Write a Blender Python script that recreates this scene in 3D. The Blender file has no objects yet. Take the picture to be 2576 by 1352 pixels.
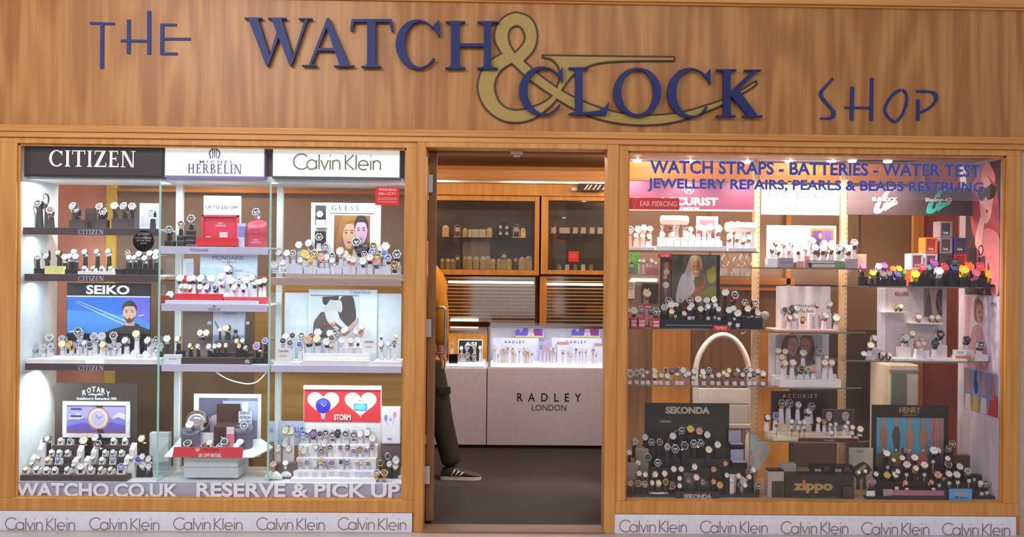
import bpy, math, random
from mathutils import Vector, Matrix
random.seed(7)
SC = bpy.context.scene
COL = SC.collection
PI = math.pi
def c(h):
    h = h.lstrip('#'); v = [int(h[i:i+2], 16)/255 for i in (0, 2, 4)]
    return tuple(x/12.92 if x <= .04045 else ((x+.055)/1.055)**2.4 for x in v)+(1,)

# ---------------------------------------------------------------- camera
F, D, ZC = 2116.0, 4.6, 1.443
YAW, PITCH, ROLL = math.radians(.87), math.radians(.0), math.radians(.6)
cam = bpy.data.cameras.new('camera'); cam.sensor_width = 36; cam.lens = 36*F/2576
cam.clip_start = .05
camo = bpy.data.objects.new('camera', cam); COL.objects.link(camo); SC.camera = camo
CM = Matrix.Translation((0, -D, ZC)) @ Matrix.Rotation(-YAW, 4, 'Z') @ Matrix.Rotation(PI/2+PITCH, 4, 'X') @ Matrix.Rotation(ROLL, 4, 'Z')
camo.matrix_world = CM
CR = CM.to_3x3()
def at(px, py, Y=0.0):
    """the point of the vertical plane y=Y seen at pixel px,py"""
    d = CR @ Vector(((px-1288)/F, -(py-676)/F, -1))
    t = (Y+D)/d.y
    return Vector((d.x*t, Y, ZC+d.z*t))
def box_at(x0, y0, x1, y1, Y):
    """x0,x1,z0,z1 of an upright rectangle on plane y=Y"""
    a, b, e, d = at(x0, y0, Y), at(x1, y0, Y), at(x0, y1, Y), at(x1, y1, Y)
    return ((a.x+e.x)/2, (b.x+d.x)/2, (e.z+d.z)/2, (a.z+b.z)/2)
def pxm(Y): return F/(D+Y)

# ---------------------------------------------------------------- world, light, exposure
SC.view_settings.view_transform = 'Standard'; SC.view_settings.look = 'None'
SC.view_settings.gamma = 1; SC.view_settings.use_curve_mapping = False
SC.view_settings.exposure = 0.0
SC.cycles.max_bounces = 8; SC.cycles.transparent_max_bounces = 24
SC.cycles.caustics_reflective = False; SC.cycles.caustics_refractive = False
SC.cycles.sample_clamp_indirect = 6
w = bpy.data.worlds.new('world'); SC.world = w; w.use_nodes = True
bg = w.node_tree.nodes['Background']; bg.inputs[0].default_value = (.87, .86, 1.0, 1); bg.inputs[1].default_value = .52
def area(name, loc, rot, sx, sy, power, col=(1, 1, 1), spread=PI):
    l = bpy.data.lights.new(name, 'AREA'); l.shape = 'RECTANGLE'; l.size = sx; l.size_y = sy
    l.energy = power; l.color = col; l.spread = spread
    o = bpy.data.objects.new(name, l); o.location = loc; o.rotation_euler = rot; COL.objects.link(o); return o
WARM, COOL, NEUT = (1, .82, .62), (.80, .95, 1.0), (1, .93, .88)
# mall ceiling lights in front of the shop
area('mall_light', (-2.2, -3.0, 3.4), (math.radians(48), 0, 0), 2.0, .8, 68, (1, .94, .92))
area('mall_light', (1.0, -3.6, 3.9), (math.radians(30), 0, 0), 2.2, .8, 36, (1, .86, .66))
# shop ceiling lights, plus unseen lamps added to brighten windows and ceiling
for x, y, pw in ((-.75, 1.05, 20), (.35, .95, 22), (1.2, 1.05, 20), (-1.5, 2.4, 16), (1.5, 2.4, 16), (-1.7, .60, 15), (1.0, .62, 15), (2.0, .64, 15)):
    l = bpy.data.lights.new('shop_and_fill_light', 'POINT'); l.energy = pw; l.color = WARM; l.shadow_soft_size = .05
    o = bpy.data.objects.new('shop_and_fill_light', l); o.location = (x, y, 2.30); COL.objects.link(o)

# ---------------------------------------------------------------- materials
MATS = {}
def mat(key, col=None, rough=.5, metal=0., emit=0., spec=.5, var=.05, scale=30., bump=0., clear=0.):
    if key in MATS: return MATS[key]
    m = bpy.data.materials.new(key); m.use_nodes = True; MATS[key] = m
    nt = m.node_tree; b = nt.nodes['Principled BSDF']
    col = c(col) if isinstance(col, str) else col
    b.inputs['Roughness'].default_value = rough; b.inputs['Metallic'].default_value = metal
    b.inputs['Specular IOR Level'].default_value = spec
    if clear: b.inputs['Coat Weight'].default_value = clear; b.inputs['Coat Roughness'].default_value = .05
    n = nt.nodes.new('ShaderNodeTexNoise'); n.inputs['Scale'].default_value = scale; n.inputs['Detail'].default_value = 3
    tc = nt.nodes.new('ShaderNodeTexCoord'); nt.links.new(tc.outputs['Object'], n.inputs['Vector'])
    r = nt.nodes.new('ShaderNodeValToRGB')
    r.color_ramp.elements[0].position = .3; r.color_ramp.elements[1].position = .7
    r.color_ramp.elements[0].color = tuple(x*(1-var) for x in col[:3])+(1,)
    r.color_ramp.elements[1].color = tuple(min(1, x*(1+var)) for x in col[:3])+(1,)
    nt.links.new(n.outputs['Fac'], r.inputs['Fac']); nt.links.new(r.outputs['Color'], b.inputs['Base Color'])
    if bump:
        bp = nt.nodes.new('ShaderNodeBump'); bp.inputs['Strength'].default_value = bump; bp.inputs['Distance'].default_value = .002
        nt.links.new(n.outputs['Fac'], bp.inputs['Height']); nt.links.new(bp.outputs['Normal'], b.inputs['Normal'])
    if emit:
        nt.links.new(r.outputs['Color'], b.inputs['Emission Color']); b.inputs['Emission Strength'].default_value = emit
    return m
def wood(key, base, dark, light, axis='Z', scale=1., rough=.42, arch=0.):
    """straight grain along an axis, with cathedral arches when arch > 0"""
    m = bpy.data.materials.new(key); m.use_nodes = True; MATS[key] = m
    nt = m.node_tree; b = nt.nodes['Principled BSDF']; L = nt.links.new; N = nt.nodes.new
    b.inputs['Roughness'].default_value = rough
    tc = N('ShaderNodeTexCoord'); mp = N('ShaderNodeMapping'); L(tc.outputs['Object'], mp.inputs[0])
    s = {'Z': (34, 34, 1.6), 'X': (1.6, 34, 34), 'Y': (34, 1.6, 34)}[axis]
    mp.inputs['Scale'].default_value = tuple(x*scale for x in s)
    n1 = N('ShaderNodeTexNoise'); n1.inputs['Scale'].default_value = 1.0; n1.inputs['Detail'].default_value = 6; L(mp.outputs[0], n1.inputs['Vector'])
    r = N('ShaderNodeValToRGB'); e = r.color_ramp.elements
    e[0].position = .28; e[0].color = c(dark); e[1].position = .74; e[1].color = c(light)
    x = e.new(.5); x.color = c(base)
    fac = n1.outputs['Fac']
    if arch:
        mp2 = N('ShaderNodeMapping'); L(tc.outputs['Object'], mp2.inputs[0]); mp2.inputs['Scale'].default_value = (4.2, 0, .55)
        n2 = N('ShaderNodeTexNoise'); n2.inputs['Scale'].default_value = 1.0; n2.inputs['Detail'].default_value = 1.5; L(mp2.outputs[0], n2.inputs['Vector'])
        mu = N('ShaderNodeMath'); mu.operation = 'MULTIPLY'; mu.inputs[1].default_value = 34; L(n2.outputs['Fac'], mu.inputs[0])
        sn = N('ShaderNodeMath'); sn.operation = 'SINE'; L(mu.outputs[0], sn.inputs[0])
        ma = N('ShaderNodeMath'); ma.operation = 'MULTIPLY_ADD'; ma.inputs[1].default_value = arch; L(sn.outputs[0], ma.inputs[0]); L(fac, ma.inputs[2])
        fac = ma.outputs[0]
    L(fac, r.inputs['Fac']); L(r.outputs['Color'], b.inputs['Base Color'])
    bp = N('ShaderNodeBump'); bp.inputs['Strength'].default_value = .08; bp.inputs['Distance'].default_value = .002
    L(n1.outputs['Fac'], bp.inputs['Height']); L(bp.outputs['Normal'], b.inputs['Normal'])
    return m
def glassy(key, tint, refl, haze=0.):
    """a thin pane: clear, with a fresnel reflection and a little haze"""
    m = bpy.data.materials.new(key); m.use_nodes = True; MATS[key] = m
    nt = m.node_tree; nt.nodes.clear(); L = nt.links.new; N = nt.nodes.new
    out = N('ShaderNodeOutputMaterial'); t = N('ShaderNodeBsdfTransparent'); t.inputs[0].default_value = tint
    g = N('ShaderNodeBsdfGlossy'); g.inputs['Roughness'].default_value = .02
    fr = N('ShaderNodeFresnel'); fr.inputs[0].default_value = 1.45
    m0 = N('ShaderNodeMath'); m0.operation = 'MULTIPLY'; m0.inputs[1].default_value = refl; L(fr.outputs[0], m0.inputs[0])
    ge = N('ShaderNodeNewGeometry'); inv = N('ShaderNodeMath'); inv.operation = 'SUBTRACT'; inv.inputs[0].default_value = 1; L(ge.outputs['Backfacing'], inv.inputs[1])
    mu = N('ShaderNodeMath'); mu.operation = 'MULTIPLY'; L(m0.outputs[0], mu.inputs[0]); L(inv.outputs[0], mu.inputs[1])
    mx = N('ShaderNodeMixShader'); L(mu.outputs[0], mx.inputs[0]); L(t.outputs[0], mx.inputs[1]); L(g.outputs[0], mx.inputs[2])
    o = mx.outputs[0]
    if haze:
        d = N('ShaderNodeBsdfDiffuse'); d.inputs[0].default_value = (.9, .88, 1, 1)
        m2 = N('ShaderNodeMixShader'); m2.inputs[0].default_value = haze; L(o, m2.inputs[1]); L(d.outputs[0], m2.inputs[2]); o = m2.outputs[0]
    L(o, out.inputs[0]); return m
W_FASCIA = wood('fascia_veneer', 'ae753b', '9f672f', 'bd874a', 'Z', .9, .42, .17)
W_V = wood('wood_upright', 'd0934c', 'c2833e', 'dba55e', 'Z', 1., .4)
W_H = wood('wood_rail', 'd0934c', 'c2833e', 'dba55e', 'X', 1., .4)
W_HD = wood('wood_rail_deep', 'c08040', 'b07234', 'cc9150', 'X', 1., .4)
W_DK = wood('wood_brown', '8a6440', '79552f', '98734c', 'Z', 1., .5)
W_OCH = wood('wood_ochre', 'c79a4e', 'b88b42', 'd2a85c', 'X', .8, .45)
W_OR = wood('wood_orange', 'd8953f', 'c88633', 'e2a350', 'Z', .7, .45)
GLASS = glassy('window_glass', (.985, .99, .99, 1), .75, .008)
SHELFG = glassy('shelf_glass', (.95, .975, .965, 1), 1.0)
EDGEG = mat('glass_edge', '9fd0c8', .15, 0, .12)
WHITE = mat('white_paint', 'f2f2f2', .45)
WHITEG = mat('white_gloss', 'f4f2f4', .25)
SIGNW = mat('sign_white', 'edeefe', .35)
BLACK = mat('black_matt', '1c1a1a', .5)
BLACKG = mat('black_gloss', '121212', .2)
DKBR = mat('dark_brown', '4a3c34', .4)
GREY = mat('grey_card', '8c8a90', .6)
STEEL = mat('brushed_steel', 'c8c8cc', .22, 1)
CHROME = mat('chrome', 'f0f0f2', .06, 1)
RED = mat('red_card', 'd8202a', .45)
CLEAR = glassy('clear_acrylic', (.97, .97, .98, 1), 1.1, .05)
def flat(hexc, rough=.5): return mat('ink_'+hexc, hexc, rough)

# ---------------------------------------------------------------- mesh building
class MB:
    def __init__(s): s.v = []; s.f = []; s.m = []; s.sm = []
    def quad(s, pts, m=0):
        i = len(s.v); s.v += [tuple(p) for p in pts]; s.f.append(list(range(i, i+len(pts)))); s.m.append(m); s.sm.append(False)
    def box(s, x0, x1, y0, y1, z0, z1, m=0):
        if x0 > x1: x0, x1 = x1, x0
        if y0 > y1: y0, y1 = y1, y0
        if z0 > z1: z0, z1 = z1, z0
        i = len(s.v)
        s.v += [(x0, y0, z0), (x1, y0, z0), (x1, y1, z0), (x0, y1, z0), (x0, y0, z1), (x1, y0, z1), (x1, y1, z1), (x0, y1, z1)]
        for q in ((0, 3, 2, 1), (4, 5, 6, 7), (0, 1, 5, 4), (1, 2, 6, 5), (2, 3, 7, 6), (3, 0, 4, 7)):
            s.f.append([i+k for k in q]); s.m.append(m); s.sm.append(False)
        return s
    def prism(s, poly, y0, y1, m=0):
        """poly of (x,z), front at y0, back at y1"""
        a = sum(poly[i][0]*poly[(i+1) % len(poly)][1]-poly[(i+1) % len(poly)][0]*poly[i][1] for i in range(len(poly)))
        if a < 0: poly = poly[::-1]
        n = len(poly); i = len(s.v)
        s.v += [(x, y0, z) for x, z in poly]+[(x, y1, z) for x, z in poly]
        s.f.append(list(range(i, i+n))); s.m.append(m); s.sm.append(False)
        s.f.append(list(range(i+2*n-1, i+n-1, -1))); s.m.append(m); s.sm.append(False)
        for k in range(n):
            s.f.append([i+k, i+n+k, i+n+(k+1) % n, i+(k+1) % n]); s.m.append(m); s.sm.append(False)
        return s
    def tube(s, pts, r, seg=8, m=0, closed=False, cap=True):
        pts = [Vector(p) for p in pts]; n = len(pts); i0 = len(s.v)
        prev = None
        for k in range(n):
            a = pts[(k-1) % n] if (closed or k > 0) else pts[k]; b = pts[(k+1) % n] if (closed or k < n-1) else pts[k]
            t = (b-a).normalized()
            u = prev-t*prev.dot(t) if prev is not None else t.orthogonal()
            if u.length < 1e-6: u = t.orthogonal()
            u.normalize(); prev = u; v = t.cross(u)
            rr = r[k] if isinstance(r, (list, tuple)) else r
            for q in range(seg):
                an = 2*PI*q/seg; s.v.append(tuple(pts[k]+u*math.cos(an)*rr+v*math.sin(an)*rr))
        for k in range(n if closed else n-1):
            for q in range(seg):
                A = i0+k*seg; B = i0+((k+1) % n)*seg
                s.f.append([A+q, A+(q+1) % seg, B+(q+1) % seg, B+q]); s.m.append(m); s.sm.append(True)
        if not closed and cap:
            s.f.append([i0+q for q in range(seg)][::-1]); s.m.append(m); s.sm.append(False)
            s.f.append([i0+(n-1)*seg+q for q in range(seg)]); s.m.append(m); s.sm.append(False)
        return s
    def lathe(s, prof, seg=28, M=None, m=0, smooth=True, cap=True):
        """prof of (r, h): axis is +z before M"""
        M = M or Matrix(); i0 = len(s.v); n = len(prof)
        for r, h in prof:
            for q in range(seg):
                an = 2*PI*q/seg; s.v.append(tuple(M @ Vector((r*math.cos(an), r*math.sin(an), h))))
        for k in range(n-1):
            for q in range(seg):
                A = i0+k*seg; B = A+seg
                s.f.append([A+q, A+(q+1) % seg, B+(q+1) % seg, B+q]); s.m.append(m); s.sm.append(smooth)
        if cap:
            s.f.append([i0+q for q in range(seg)][::-1]); s.m.append(m); s.sm.append(False)
            s.f.append([i0+(n-1)*seg+q for q in range(seg)]); s.m.append(m); s.sm.append(False)
        return s
    def loft(s, rings, m=0, smooth=True, cap=True):
        i0 = len(s.v); n = len(rings[0])
        for r in rings: s.v += [tuple(p) for p in r]
        for k in range(len(rings)-1):
            for q in range(n):
                A = i0+k*n; B = A+n
                s.f.append([A+q, A+(q+1) % n, B+(q+1) % n, B+q]); s.m.append(m); s.sm.append(smooth)
        if cap:
            s.f.append([i0+q for q in range(n)][::-1]); s.m.append(m); s.sm.append(smooth)
            s.f.append([i0+(len(rings)-1)*n+q for q in range(n)]); s.m.append(m); s.sm.append(smooth)
        return s
    def ribbon(s, pts, wd, y0, y1, m=0, closed=False):
        """a flat stroke of width wd along (x,z) points"""
        n = len(pts); P = [Vector((p[0], p[1])) for p in pts]; Lf = []; Rt = []
        for k in range(n):
            a = P[(k-1) % n] if (closed or k > 0) else P[k]; b = P[(k+1) % n] if (closed or k < n-1) else P[k]
            d1 = (P[k]-a); d2 = (b-P[k])
            d1 = d1.normalized() if d1.length > 1e-9 else d2.normalized(); d2 = d2.normalized() if d2.length > 1e-9 else d1
            t = (d1+d2); t = t.normalized() if t.length > 1e-6 else d1
            nn = Vector((-t.y, t.x)); k2 = max(.4, nn.dot(Vector((-d1.y, d1.x))))
            ww = (wd[k] if isinstance(wd, (list, tuple)) else wd)/2/k2
            Lf.append(P[k]+nn*ww); Rt.append(P[k]-nn*ww)
        for k in range(n if closed else n-1):
            j = (k+1) % n
            s.prism([tuple(Lf[k]), tuple(Rt[k]), tuple(Rt[j]), tuple(Lf[j])], y0, y1, m)
        return s
    def mesh(s, name):
        me = bpy.data.meshes.new(name); me.from_pydata(s.v, [], s.f)
        me.polygons.foreach_set('material_index', s.m); me.polygons.foreach_set('use_smooth', s.sm); me.update(); return me
def link(o, parent=None):
    COL.objects.link(o)
    if parent is not None:
        o.parent = parent; o.matrix_parent_inverse = Matrix.Translation(parent.location).inverted() if parent.type == 'EMPTY' else Matrix()
    return o
def obj(name, mb, mats, parent=None, bevel=0., label=None):
    me = mb.mesh(name)
    for m in (mats if isinstance(mats, (list, tuple)) else [mats]): me.materials.append(m)
    o = link(bpy.data.objects.new(name, me), parent)
    if bevel:
        b = o.modifiers.new('edge', 'BEVEL'); b.width = bevel; b.segments = 2; b.limit_method = 'ANGLE'
    if label: o['label'] = label
    return o
def tag(o, label, cat, group=None, kind=None):
    o['label'] = label; o['category'] = cat
    if group: o['group'] = group
    if kind: o['kind'] = kind
    return o
def thing(name, loc, label, cat, group=None):
    o = bpy.data.objects.new(name, None); o.empty_display_size = .05; o.location = loc; COL.objects.link(o)
    return tag(o, label, cat, group)
def struct(name, mb, mats, parent=None, bevel=0., label=None):
    o = obj(name, mb, mats, parent, bevel); o['kind'] = 'structure'
    if label: o['label'] = label
    return o
def pb(x0, y0, x1, y1, Y0, Y1, m=0, mb=None):
    """box whose front face (at Y0) covers a pixel rectangle"""
    mb = mb or MB(); a, b, z0, z1 = box_at(x0, y0, x1, y1, Y0); return mb.box(a, b, Y0, Y1, z0, z1, m)
# lettering: text becomes a thin mesh fitted to a rectangle
TXT = {}
def text_mesh(body, off=0., italic=0.):
    k = (body, off, italic)
    if k in TXT: return TXT[k]
    cu = bpy.data.curves.new('lettering', 'FONT'); cu.body = body; cu.offset = off; cu.extrude = .5; cu.resolution_u = 3; cu.shear = italic
    cu.space_line = .95; cu.align_x = 'CENTER'
    o = bpy.data.objects.new('lettering', cu); COL.objects.link(o)
    dg = bpy.context.evaluated_depsgraph_get()
    me = bpy.data.meshes.new_from_object(o.evaluated_get(dg)); vs = [v.co.copy() for v in me.vertices]
    fs = [list(p.vertices) for p in me.polygons]
    bpy.data.objects.remove(o); bpy.data.curves.remove(cu); bpy.data.meshes.remove(me)
    xs = [v.x for v in vs]; ys = [v.y for v in vs]; x0, x1, y0, y1 = min(xs), max(xs), min(ys), max(ys)
    TXT[k] = ([((v.x-x0)/(x1-x0), (v.y-y0)/(y1-y0), v.z+.5) for v in vs], fs); return TXT[k]
def text(parent, body, x0, y0, x1, y1, Y, m, off=0., thick=.0012, italic=0., name='lettering', skew=0., mb=None, mi=0):
    """text filling a pixel rectangle on plane y=Y, standing proud toward the viewer"""
    vs, fs = text_mesh(body, off, italic); a, b, z0, z1 = box_at(x0, y0, x1, y1, Y)
    q = mb or MB(); i = len(q.v)
    q.v += [(a+u*(b-a), Y-t*thick, z0+v*(z1-z0)+skew*u) for u, v, t in vs]
    q.f += [[i+k for k in f] for f in fs]; q.m += [mi]*len(fs); q.sm += [False]*len(fs)
    if mb is None: return obj(name, q, m, parent)
def catmull(pts, n=6, closed=False):
    out = []; N = len(pts)
    for i in range(N if closed else N-1):
        p0 = pts[(i-1) % N] if closed or i else pts[i]; p1 = pts[i]; p2 = pts[(i+1) % N]
        p3 = pts[(i+2) % N] if closed or i+2 < N else p2
        for k in range(n):
            t = k/n
            out.append(tuple(.5*(2*p1[j]+(p2[j]-p0[j])*t+(2*p0[j]-5*p1[j]+4*p2[j]-p3[j])*t*t+(3*p1[j]-p0[j]-3*p2[j]+p3[j])*t**3) for j in (0, 1)))
    if not closed: out.append(tuple(pts[-1][:2]))
    return out
def smooth(pts, n=6):
    """closed outline; points with a third value are corners"""
    k = [i for i, p in enumerate(pts) if len(p) > 2]
    if not k: return catmull(pts, n, True)
    pts = pts[k[0]:]+pts[:k[0]]; k = [i for i, p in enumerate(pts) if len(p) > 2]+[len(pts)]
    pts = pts+[pts[0]]; out = []
    for a, b in zip(k, k[1:]): out += catmull([p[:2] for p in pts[a:b+1]], n)[:-1]
    return out
def ell(cx, cy, rx, ry, n=20, a0=0, a1=360, rot=0):
    ca, sa = math.cos(math.radians(rot)), math.sin(math.radians(rot)); o = []
    for i in range(n+(0 if a1-a0 == 360 else 1)):
        t = math.radians(a0+(a1-a0)*i/n); x, y = rx*math.cos(t), ry*math.sin(t)
        o.append((cx+x*ca-y*sa, cy+x*sa+y*ca))
    return o
def picture(parent, name, x0, y0, x1, y1, Y, bgc, layers, depth=.004):
    """a flat print: coloured shapes given in 0..1 (u right, v down), one mesh"""
    a, b, z0, z1 = box_at(x0, y0, x1, y1, Y); mb = MB(); mats = [flat(bgc)]; idx = {bgc: 0}
    mb.box(a, b, Y, Y+depth, z0, z1, 0); k = 0
    for col, poly in layers:
        if col not in idx: idx[col] = len(mats); mats.append(flat(col))
        k += 1; y = Y-.00025*k
        pts = [(a+min(1, max(0, u))*(b-a), y, z1-min(1, max(0, v))*(z1-z0)) for u, v in poly]
        ar = sum(pts[i][0]*pts[(i+1) % len(pts)][2]-pts[(i+1) % len(pts)][0]*pts[i][2] for i in range(len(pts)))
        mb.quad(pts if ar > 0 else pts[::-1], idx[col])
    return obj(name, mb, mats, parent)
def face(cx, cy, w, h, skin, hair, lip='a8605a', long=False, dark='5a4038', turn=0.):
    """layers for a small printed face"""
    L = []
    if long: L.append((hair, smooth([(cx-w*.75, cy+h*1.3), (cx-w*.85, cy), (cx-w*.5, cy-h*.75), (cx, cy-h*.9), (cx+w*.5, cy-h*.75), (cx+w*.8, cy), (cx+w*.75, cy+h*1.2), (cx, cy+h*.6)])))
    else: L.append((hair, ell(cx, cy-h*.18, w*.56, h*.62)))
    L.append((skin, smooth([(cx-w*.5, cy-h*.25), (cx-w*.44, cy+h*.25), (cx-w*.15, cy+h*.6), (cx+w*.15, cy+h*.6), (cx+w*.44, cy+h*.25), (cx+w*.5, cy-h*.25), (cx, cy-h*.5)])))
    L.append((hair, smooth([(cx-w*.52, cy-h*.1), (cx-w*.5, cy-h*.5), (cx, cy-h*.72), (cx+w*.5, cy-h*.5), (cx+w*.52, cy-h*.1), (cx+w*.35, cy-h*.38), (cx, cy-h*.42), (cx-w*.35, cy-h*.38)])))
    for s in (-1, 1):
        ex = cx+s*w*.22+turn*w
        L.append((dark, ell(ex, cy-h*.05, w*.1, h*.035, 10))); L.append((dark, [(ex-w*.13, cy-h*.13), (ex+w*.13, cy-h*.15), (ex+w*.13, cy-h*.18), (ex-w*.13, cy-h*.165)]))
    L.append((dark, [(cx+turn*w-w*.07, cy+h*.2), (cx+turn*w+w*.07, cy+h*.2), (cx+turn*w, cy+h*.22)]))
    L.append((lip, ell(cx+turn*w, cy+h*.34, w*.15, h*.035, 10)))
    return L

# ================================================================ SETTING
def zt(py, px=1288, Y=0): return at(px, py, Y).z
def xt(px, py=676, Y=0): return at(px, py, Y).x
XL, XR = xt(-40), xt(2640)                       # the shopfront runs out of the frame on both sides
Z_FB = (zt(314, 20)+zt(341, 2200))/2             # foot of the fascia panel
Z_WT1, Z_WT2 = zt(366, 520), zt(386, 2060)       # tops of the two windows
Z_SIL1, Z_SIL2 = zt(1256, 520), zt(1265, 2060)
Z_SGN1, Z_SGN2 = zt(1287, 520), zt(1296, 2060)
Z_DH = zt(374, 1300)
AL, AR, BL, BR = xt(38, 800), xt(1018, 800), xt(1577, 800), xt(2530, 800)
DL, DR = xt(1068, 860), xt(1523, 860)
ROOF = 3.05
# fascia veneer panel and its moulding
m = MB().box(XL, XR, -.0, .08, Z_FB, ROOF); struct('wall_front', m, W_FASCIA)
m = MB(); h = Z_FB
for dz, dy in ((.018, -.012), (.02, -.024), (.03, -.014)):
    m.box(XL, XR, dy, .06, h-dz, h); h -= dz
struct('trim_1', m, W_H, bevel=.003)
struct('trim_2', MB().box(XL, XR, -.03, .05, zt(3, 1288), ROOF+.02).box(XL, XR, -.015, .05, zt(8, 1288), zt(3, 1288)), W_H, bevel=.003)
Z_RAIL = h
# window 1 (left) and window 2 (right): wood frame, pane, sill
def window(n, xa, xb, xo0, xo1, z_top, z_sill, z_sign):
    f = MB()
    f.box(xo0, xo1, 0, .09, z_top, Z_RAIL)                         # head
    f.box(xo0, xo1, -.006, .10, z_sign, z_sill)                     # bottom rail
    f.box(xo0, xa, 0, .09, z_sill, z_top); f.box(xb, xo1, 0, .09, z_sill, z_top)
    for q0, q1, r0, r1 in ((xa, xb, z_top-.012, z_top), (xa, xb, z_sill, z_sill+.004), (xa, xa+.010, z_sill, z_top), (xb-.010, xb, z_sill, z_top)):
        f.box(q0, q1, .018, .034, r0, r1)                           # glazing bead
    o = struct('window_%d' % n, f, W_V if n == 2 else W_V, bevel=.003)
    p = obj('pane', MB().box(xa+.002, xb-.002, .036, .042, z_sill+.002, z_top-.002), GLASS, o)
    return o, p
WIN1, PANE1 = window(1, AL, AR, XL, xt(1046, 820), Z_WT1, Z_SIL1, Z_SGN1)
WIN2, PANE2 = window(2, BL, BR, xt(1551, 820), xt(2566, 820), Z_WT2, Z_SIL2, Z_SGN2)
# door frame
m = MB(); xo0, xo1 = xt(1046, 820), xt(1551, 820)
m.box(xo0, DL, -.012, .12, 0, Z_RAIL); m.box(DR, xo1, -.012, .12, 0, Z_RAIL); m.box(DL, DR, -.012, .12, Z_DH, Z_RAIL)
struct('trim_3', m, W_V, bevel=.003)
# pale wall edge beyond the right window
struct('wall_right', MB().box(xt(2566, 820), XR, .01, .2, -.2, Z_RAIL+.01), mat('wall_cream', 'b9a894', .7))
# wood plinths behind the two sign boards
struct('trim_4', MB().box(XL, xt(1046, 820), .004, .1, 0, Z_SGN1), W_HD)
struct('trim_5', MB().box(xt(1540, 1300), xt(2566, 1300), .004, .1, 0, Z_SGN2), W_HD)
struct('trim_6', MB().box(DL, DR, -.03, .10, 0, .012), mat('threshold_metal', 'a08a76', .4, .6))
# floors
CARPET = mat('carpet', '474449', .95, 0, 0, .1, .22, 240, .4)
TILE = mat('mall_tile', 'b5aaa2', .3, 0, 0, .5, .08, 4)
struct('floor', MB().box(-3.1, 3.1, .02, 3.75, -.05, .002), CARPET)
struct('ground', MB().box(-4.5, 4.5, -7, .02, -.06, 0), TILE)
# shop shell
SHELL = mat('shop_wall', 'a5876c', .8)
struct('ceiling', MB().box(-3.1, 3.1, .08, 3.8, 2.45, 2.5), mat('ceiling_taupe', 'cfa880', .8))
struct('wall_left', MB().box(-3.1, -3.05, .09, 3.8, 0, 2.5), SHELL)
struct('wall_east', MB().box(3.05, 3.1, .09, 3.8, 0, 2.5), SHELL)
struct('wall_back', MB().box(-3.1, 3.1, 3.7, 3.8, 0, 2.5), mat('wall_orange', 'cf8f52', .7))
# head over the doorway inside
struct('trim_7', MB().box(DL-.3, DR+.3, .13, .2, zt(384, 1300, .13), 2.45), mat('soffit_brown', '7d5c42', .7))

# ================================================================ FASCIA LETTERING
NAVY = mat('navy_acrylic', '1d2a66', .45, 0, 0, .3, .04)
NAVYV = mat('navy_vinyl', '2c3c78', .5, 0, 0, .25)
def letter(name, label, polys, k, ox, oy, y0, y1, m):
    mb = MB()
    for i, p in enumerate(polys): mb.prism([(lambda v: (v.x, v.z))(at(ox+x/k, oy+y/k, y1)) for x, y in p], y0-(.0003*i if len(polys) < 25 else 0 if i < len(polys)-2 else .0004), y1)
    o = obj(name, mb, m); return tag(o, label, 'sign letter', 'letters of the shop sign')
def bar(x0, x1, y0, y1): return [(x0, y0), (x1, y0), (x1, y1), (x0, y1)]
def foot(x0, x1, a, b, y, up, t=7, br=14):
    """bracketed serif: bar x0..x1 at y, stem a..b, up=-1 stem goes up in the picture"""
    return [(x0, y), (x1, y), (x1, y+up*t), (b+8, y+up*(t+3)), (b, y+up*(t+br)), (a, y+up*(t+br)), (a-8, y+up*(t+3)), (x0, y+up*t)]
def cee(cx, cy, rx, ry, sx, sy0, sy1, thick, thin, e0=-46, e1=36):
    o = [(cx+rx*math.cos(math.radians(t)), cy+ry*math.sin(math.radians(t))) for t in [e0-(e0+360-e1)*i/34 for i in range(35)]]
    i_ = [(cx+(thick*.32)+(rx-thick*.68)*math.cos(math.radians(t)), cy+(ry-thin)*math.sin(math.radians(t))) for t in [e1-360+(e0+360-e1)*i/34 for i in range(35)]]
    return [o[k:k+2]+[i_[34-k-1], i_[34-k]] for k in range(34)]+[[(sx-8, sy0+6), (sx, sy0), (sx+3, sy1), (sx-6, sy1), (sx-26, sy1-42)], [(sx-26, sy1-42), (sx-8, sy0+6), (o[0][0], o[0][1]), (i_[-1][0], i_[-1][1])]]
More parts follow.
